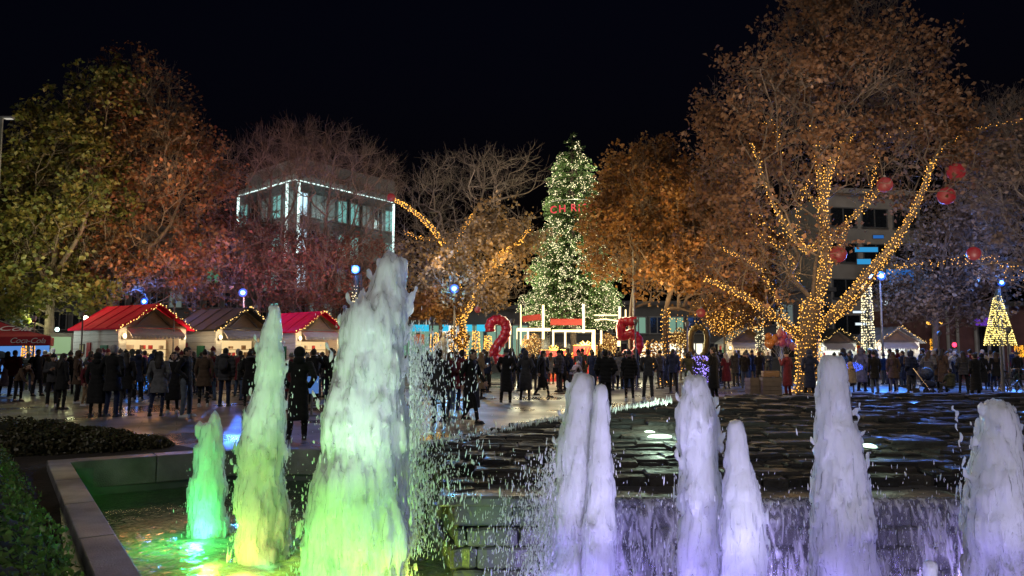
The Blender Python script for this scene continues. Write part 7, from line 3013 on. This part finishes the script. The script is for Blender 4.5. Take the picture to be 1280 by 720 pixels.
t = thing('stroller', 'dark folding stroller with a blue patterned cover beside the navy padded coat', 'stroller', tuple(G(1160, 494)), R(200))
mb = MB()
for sx in (-1, 1):
    mb.tube([(sx * .22, .38, .14), (sx * .22, .02, .52), (sx * .22, -.42, 1.02)], .015, 6)
    mb.tube([(sx * .22, -.30, .14), (sx * .22, .12, .62)], .015, 6)
mb.tube([(-.22, -.42, 1.02), (.22, -.42, 1.02)], .018, 6)
mb.build('frame', CHROME, t)
mb = MB()
mb.ball((0, .05, .42), (.22, .30, .16), 12, 8)
mb.ball((0, -.12, .62), (.22, .12, .26), 12, 8)
mb.build('seat', cloth('navy'), t, True)
mb = MB()
mb.ball((0, -.02, .82), (.245, .26, .24), 14, 8)
cv = remesh(mb.mesh('cn'), .03, 1, 'canopy')
link('canopy', cv, pmat('stroller_cover', (.03, .05, .12), .6, .8, 16), t, True)
for sx in (-1, 1):
    for y_, r_ in ((.36, .11), (-.28, .13)):
        mb = MB()
        mb.tube([(sx * .24 - .02, y_, r_), (sx * .24 + .02, y_, r_)], r_, 16)
        mb.build('wheel', TYRE, t)
# blue box behind the gap between the jets
t = thing('display_board', 'bright blue board glimpsed in the gap between the two pale green jets', 'board', tuple(G(389, 520)), R(6))
mb = MB()
mb.box((0, 0, .80), (.34, .04, .44))
mb.build('panel', emat('blue_board', (.12, .30, .80), .55, True), t)
mb = MB()
mb.box((0, .04, .50), (.05, .05, 1.0))
mb.box((0, .04, .015), (.4, .3, .03))
mb.build('stand', FRAMEM, t)
t = thing('orange_box', 'plain orange sign box over the heads beside the tallest jet', 'sign', at_ground(524, 42))
mb = MB()
mb.box((0, 0, 2.35), (.52, .4, .58))
mb.build('box', emat('orange_glow', (.9, .25, .06), .40, True), t)
mb = MB()
mb.tube([(0, 0, 0), (0, 0, 2.07)], .04, 6)
mb.build('post', FRAMEM, t)
# pale statue like cone behind the crowd
t = thing('statue', 'pale grey statue with outstretched arm behind the crowd left of the bare plane tree trunk', 'statue', at_ground(553, 36))
mb = MB()
mb.tube([(0, 0, 0), (0, 0, 1.25)], [.42, .36], 12)
mb.tube([(0, 0, 1.2), (0, 0, 1.7), (.02, 0, 2.15), (.05, 0, 2.35)], [.34, .27, .20, .10], 12)
mb.ball((.07, -.02, 2.48), (.11, .12, .14), 10, 8)
mb.tube([(.12, 0, 2.12), (.32, -.02, 2.08), (.48, -.04, 2.16)], [.09, .07, .05], 8)
mb.tube([(-.12, 0, 2.12), (-.30, 0, 1.95), (-.32, 0, 1.65)], [.09, .07, .06], 8)
link('figure', remesh(mb.mesh('st'), .03, 2, 'figure'), pmat('statue_stone', (.24, .24, .23), .7, .2, 4), t, True)

# ------------------------------------------------------------------ fill lights added before the crowns, reflection glows at the terrace
WARM = (1, .62, .26)
for (u, v, d, e, c) in (
        # plane tree
        (1040, 330, 27.4, 220, WARM), (1000, 290, 27.0, 260, WARM), (950, 230, 27.4, 260, (1, .72, .42)), (1100, 290, 27.8, 260, (1, .68, .36)), (1150, 215, 27.8, 240, (1, .75, .5)),
        (1045, 190, 28.2, 330, (1, .74, .48)), (950, 372, 27.2, 560, WARM), (900, 345, 26.8, 520, WARM), (985, 330, 27.4, 300, WARM), (1020, 110, 27.4, 240, (1, .82, .70)), (1090, 95, 28, 200, (1, .82, .72)), (940, 120, 27.6, 300, (1, .76, .55)),
        # golden trees
        (790, 330, 36.6, 420, (1, .62, .2)), (830, 260, 36.4, 380, (1, .62, .22)), (760, 270, 37, 240, (1, .62, .2)), (880, 380, 34, 320, WARM), (870, 300, 33.6, 380, (1, .62, .24)),
        # bare plane tree and golden bush
        (550, 330, 35.6, 420, (1, .70, .36)), (625, 325, 35.6, 520, (1, .62, .2)), (545, 405, 35.4, 190, (1, .66, .2)), (590, 235, 35.6, 320, (1, .85, .7)), (645, 235, 36, 220, (1, .82, .62)),
        # left trees
        (30, 395, 32.5, 260, (.86, 1, .42)), (100, 372, 33, 260, (1, .95, .4)), (40, 280, 32.5, 760, (.85, .95, .42)), (120, 200, 33.5, 640, (1, .85, .42)), (215, 330, 36, 420, (1, .38, .16)), (160, 345, 35.6, 360, (1, .40, .14)),
        (210, 210, 35.4, 560, (1, .62, .36)),
        # maroon trees
        (310, 335, 40.5, 380, (1, .36, .26)), (355, 345, 40.5, 380, (1, .34, .22)), (425, 350, 39.6, 360, (1, .36, .26)), (345, 230, 41, 420, (1, .66, .5)), (440, 235, 40, 420, (1, .66, .5)),
        # right hand trees
        (1180, 320, 40.4, 360, (.80, .72, 1)), (1225, 260, 40, 420, (.85, .72, .85)), (1262, 200, 31, 320, (1, .72, .55)), (1150, 380, 41, 200, (.7, .7, 1))):
    lamp('tree_fill', 'POINT', P(u, v, d), e * (.16 if d < 29 else (.5 if 35.3 < d < 36.1 else .16)), c, None, .6)  # point lights without fixtures, added to brighten the crowns


# fill spotlights added on short posts behind the crowd, turned up into the crowns
def fill_uplight(label, u, d, z, tgt, e, col, spot=80):
    p = at_ground(u, d)
    t = thing('fill_spotlight', label, 'fill_spotlight', p, group='added spotlights turned up into the trees')
    mb = MB()
    mb.tube([(0, .08, 0), (0, .08, z)], .035, 6)
    mb.build('post', POLE, t)
    q = (Vector(tgt) - Vector((p[0], p[1], z))).normalized()
    mb = MB()
    mb.tube([Vector((0, 0, z)) - q * .16, Vector((0, 0, z)) + q * .06], [.07, .11], 10)
    mb.build('housing', FRAMEM, t)
    lamp('fill_beam', 'SPOT', Vector((p[0], p[1], z)) + q * .15, e, col, tgt, .25, spot, .9)
    return t


for (lab, u, d, z, tg, e, c, sp) in (
        ('by the red parasol', 40, 30, 3.0, (60, 200, 37), 1900, (.95, 1, .50), 90),
        ('behind the kiosk', 100, 31, 3.2, (120, 200, 38), 1700, (1, .86, .46), 90),
        ('over the first stall', 215, 32, 3.8, (205, 220, 39), 3000, (1, .52, .30), 90),
        ('over the black roofed stall', 318, 36, 3.8, (320, 270, 44), 2700, (1, .46, .38), 90),
        ('over the third stall', 430, 36, 3.8, (425, 270, 43), 2700, (1, .50, .40), 90),
        ('left of the bare plane tree', 540, 31, 3.0, (580, 270, 38), 2100, (1, .80, .58), 95),
        ('between the red figure two and the tree', 640, 33, 3.0, (640, 270, 38), 1000, (1, .74, .42), 80),
        ('behind the red figure five', 795, 33, 3.0, (800, 260, 40), 3400, (1, .68, .28), 85),
        ('before the brown orange tree', 860, 31, 2.8, (880, 300, 36), 3000, (1, .66, .30), 85),
        ('behind the rim of the stone terrace at its middle', 930, 13.3, .72, (950, 260, 30), 6000, (1, .66, .36), 48),
        ('behind the terrace rim in line with the trunk', 1050, 13.3, .72, (1050, 170, 30), 7000, (1, .76, .54), 50),
        ('behind the rim of the stone terrace farther right', 1170, 13.3, .72, (1150, 180, 30), 3600, (1, .80, .70), 46),
        ('behind the stroller', 1175, 34, 2.5, (1190, 310, 44), 2700, (.86, .74, 1), 85),
        ('by the bicycles', 1262, 28.5, 2.5, (1265, 220, 35), 1700, (1, .74, .62), 85)):
    fill_uplight('added black spotlight on a thin post ' + lab, u, d, z, P(*tg), e, c, sp)

# glowing discs and point lights added for lamp reflections on the wet terrace
for (u, v, w, lab, e) in ((826, 546, .30, 'added pale green reflection glow on the wet slates between the lavender jets', 26), (812, 541, .14, 'smaller added reflection glow just left of the other one on the slates', 8),
                          (1108, 515, .36, 'added pale green reflection glow on the wet slates right of the tallest lavender jet', 34), (1086, 558, .14, 'dim added reflection glow low on the slates right of the tallest lavender jet', 5)):
    g = G(u, v, .6)
    for _ in range(12): g = G(u, v, terr_z(g[0], g[1]) + .03)
    t = thing('reflection_glow', lab, 'sunk light', tuple(g))
    mb = MB()
    mb.ball((0, 0, 0), (w * .55, .12, .03), 14, 6)
    mb.build('lens', emat('reflection_disc', (.70, 1, .72), 2.2, True), t)
    mb = MB()
    mb.tube([(w * .62 * math.cos(q), .15 * math.sin(q), -.02) for q in np.linspace(0, 2 * math.pi, 17)], .02, 6, caps=False)
    mb.build('ring', HOUS, t)
    lamp('reflection_fill', 'POINT', (g[0], g[1] - .1, g[2] + .22), e * .9, (.7, 1, .75), None, .15)
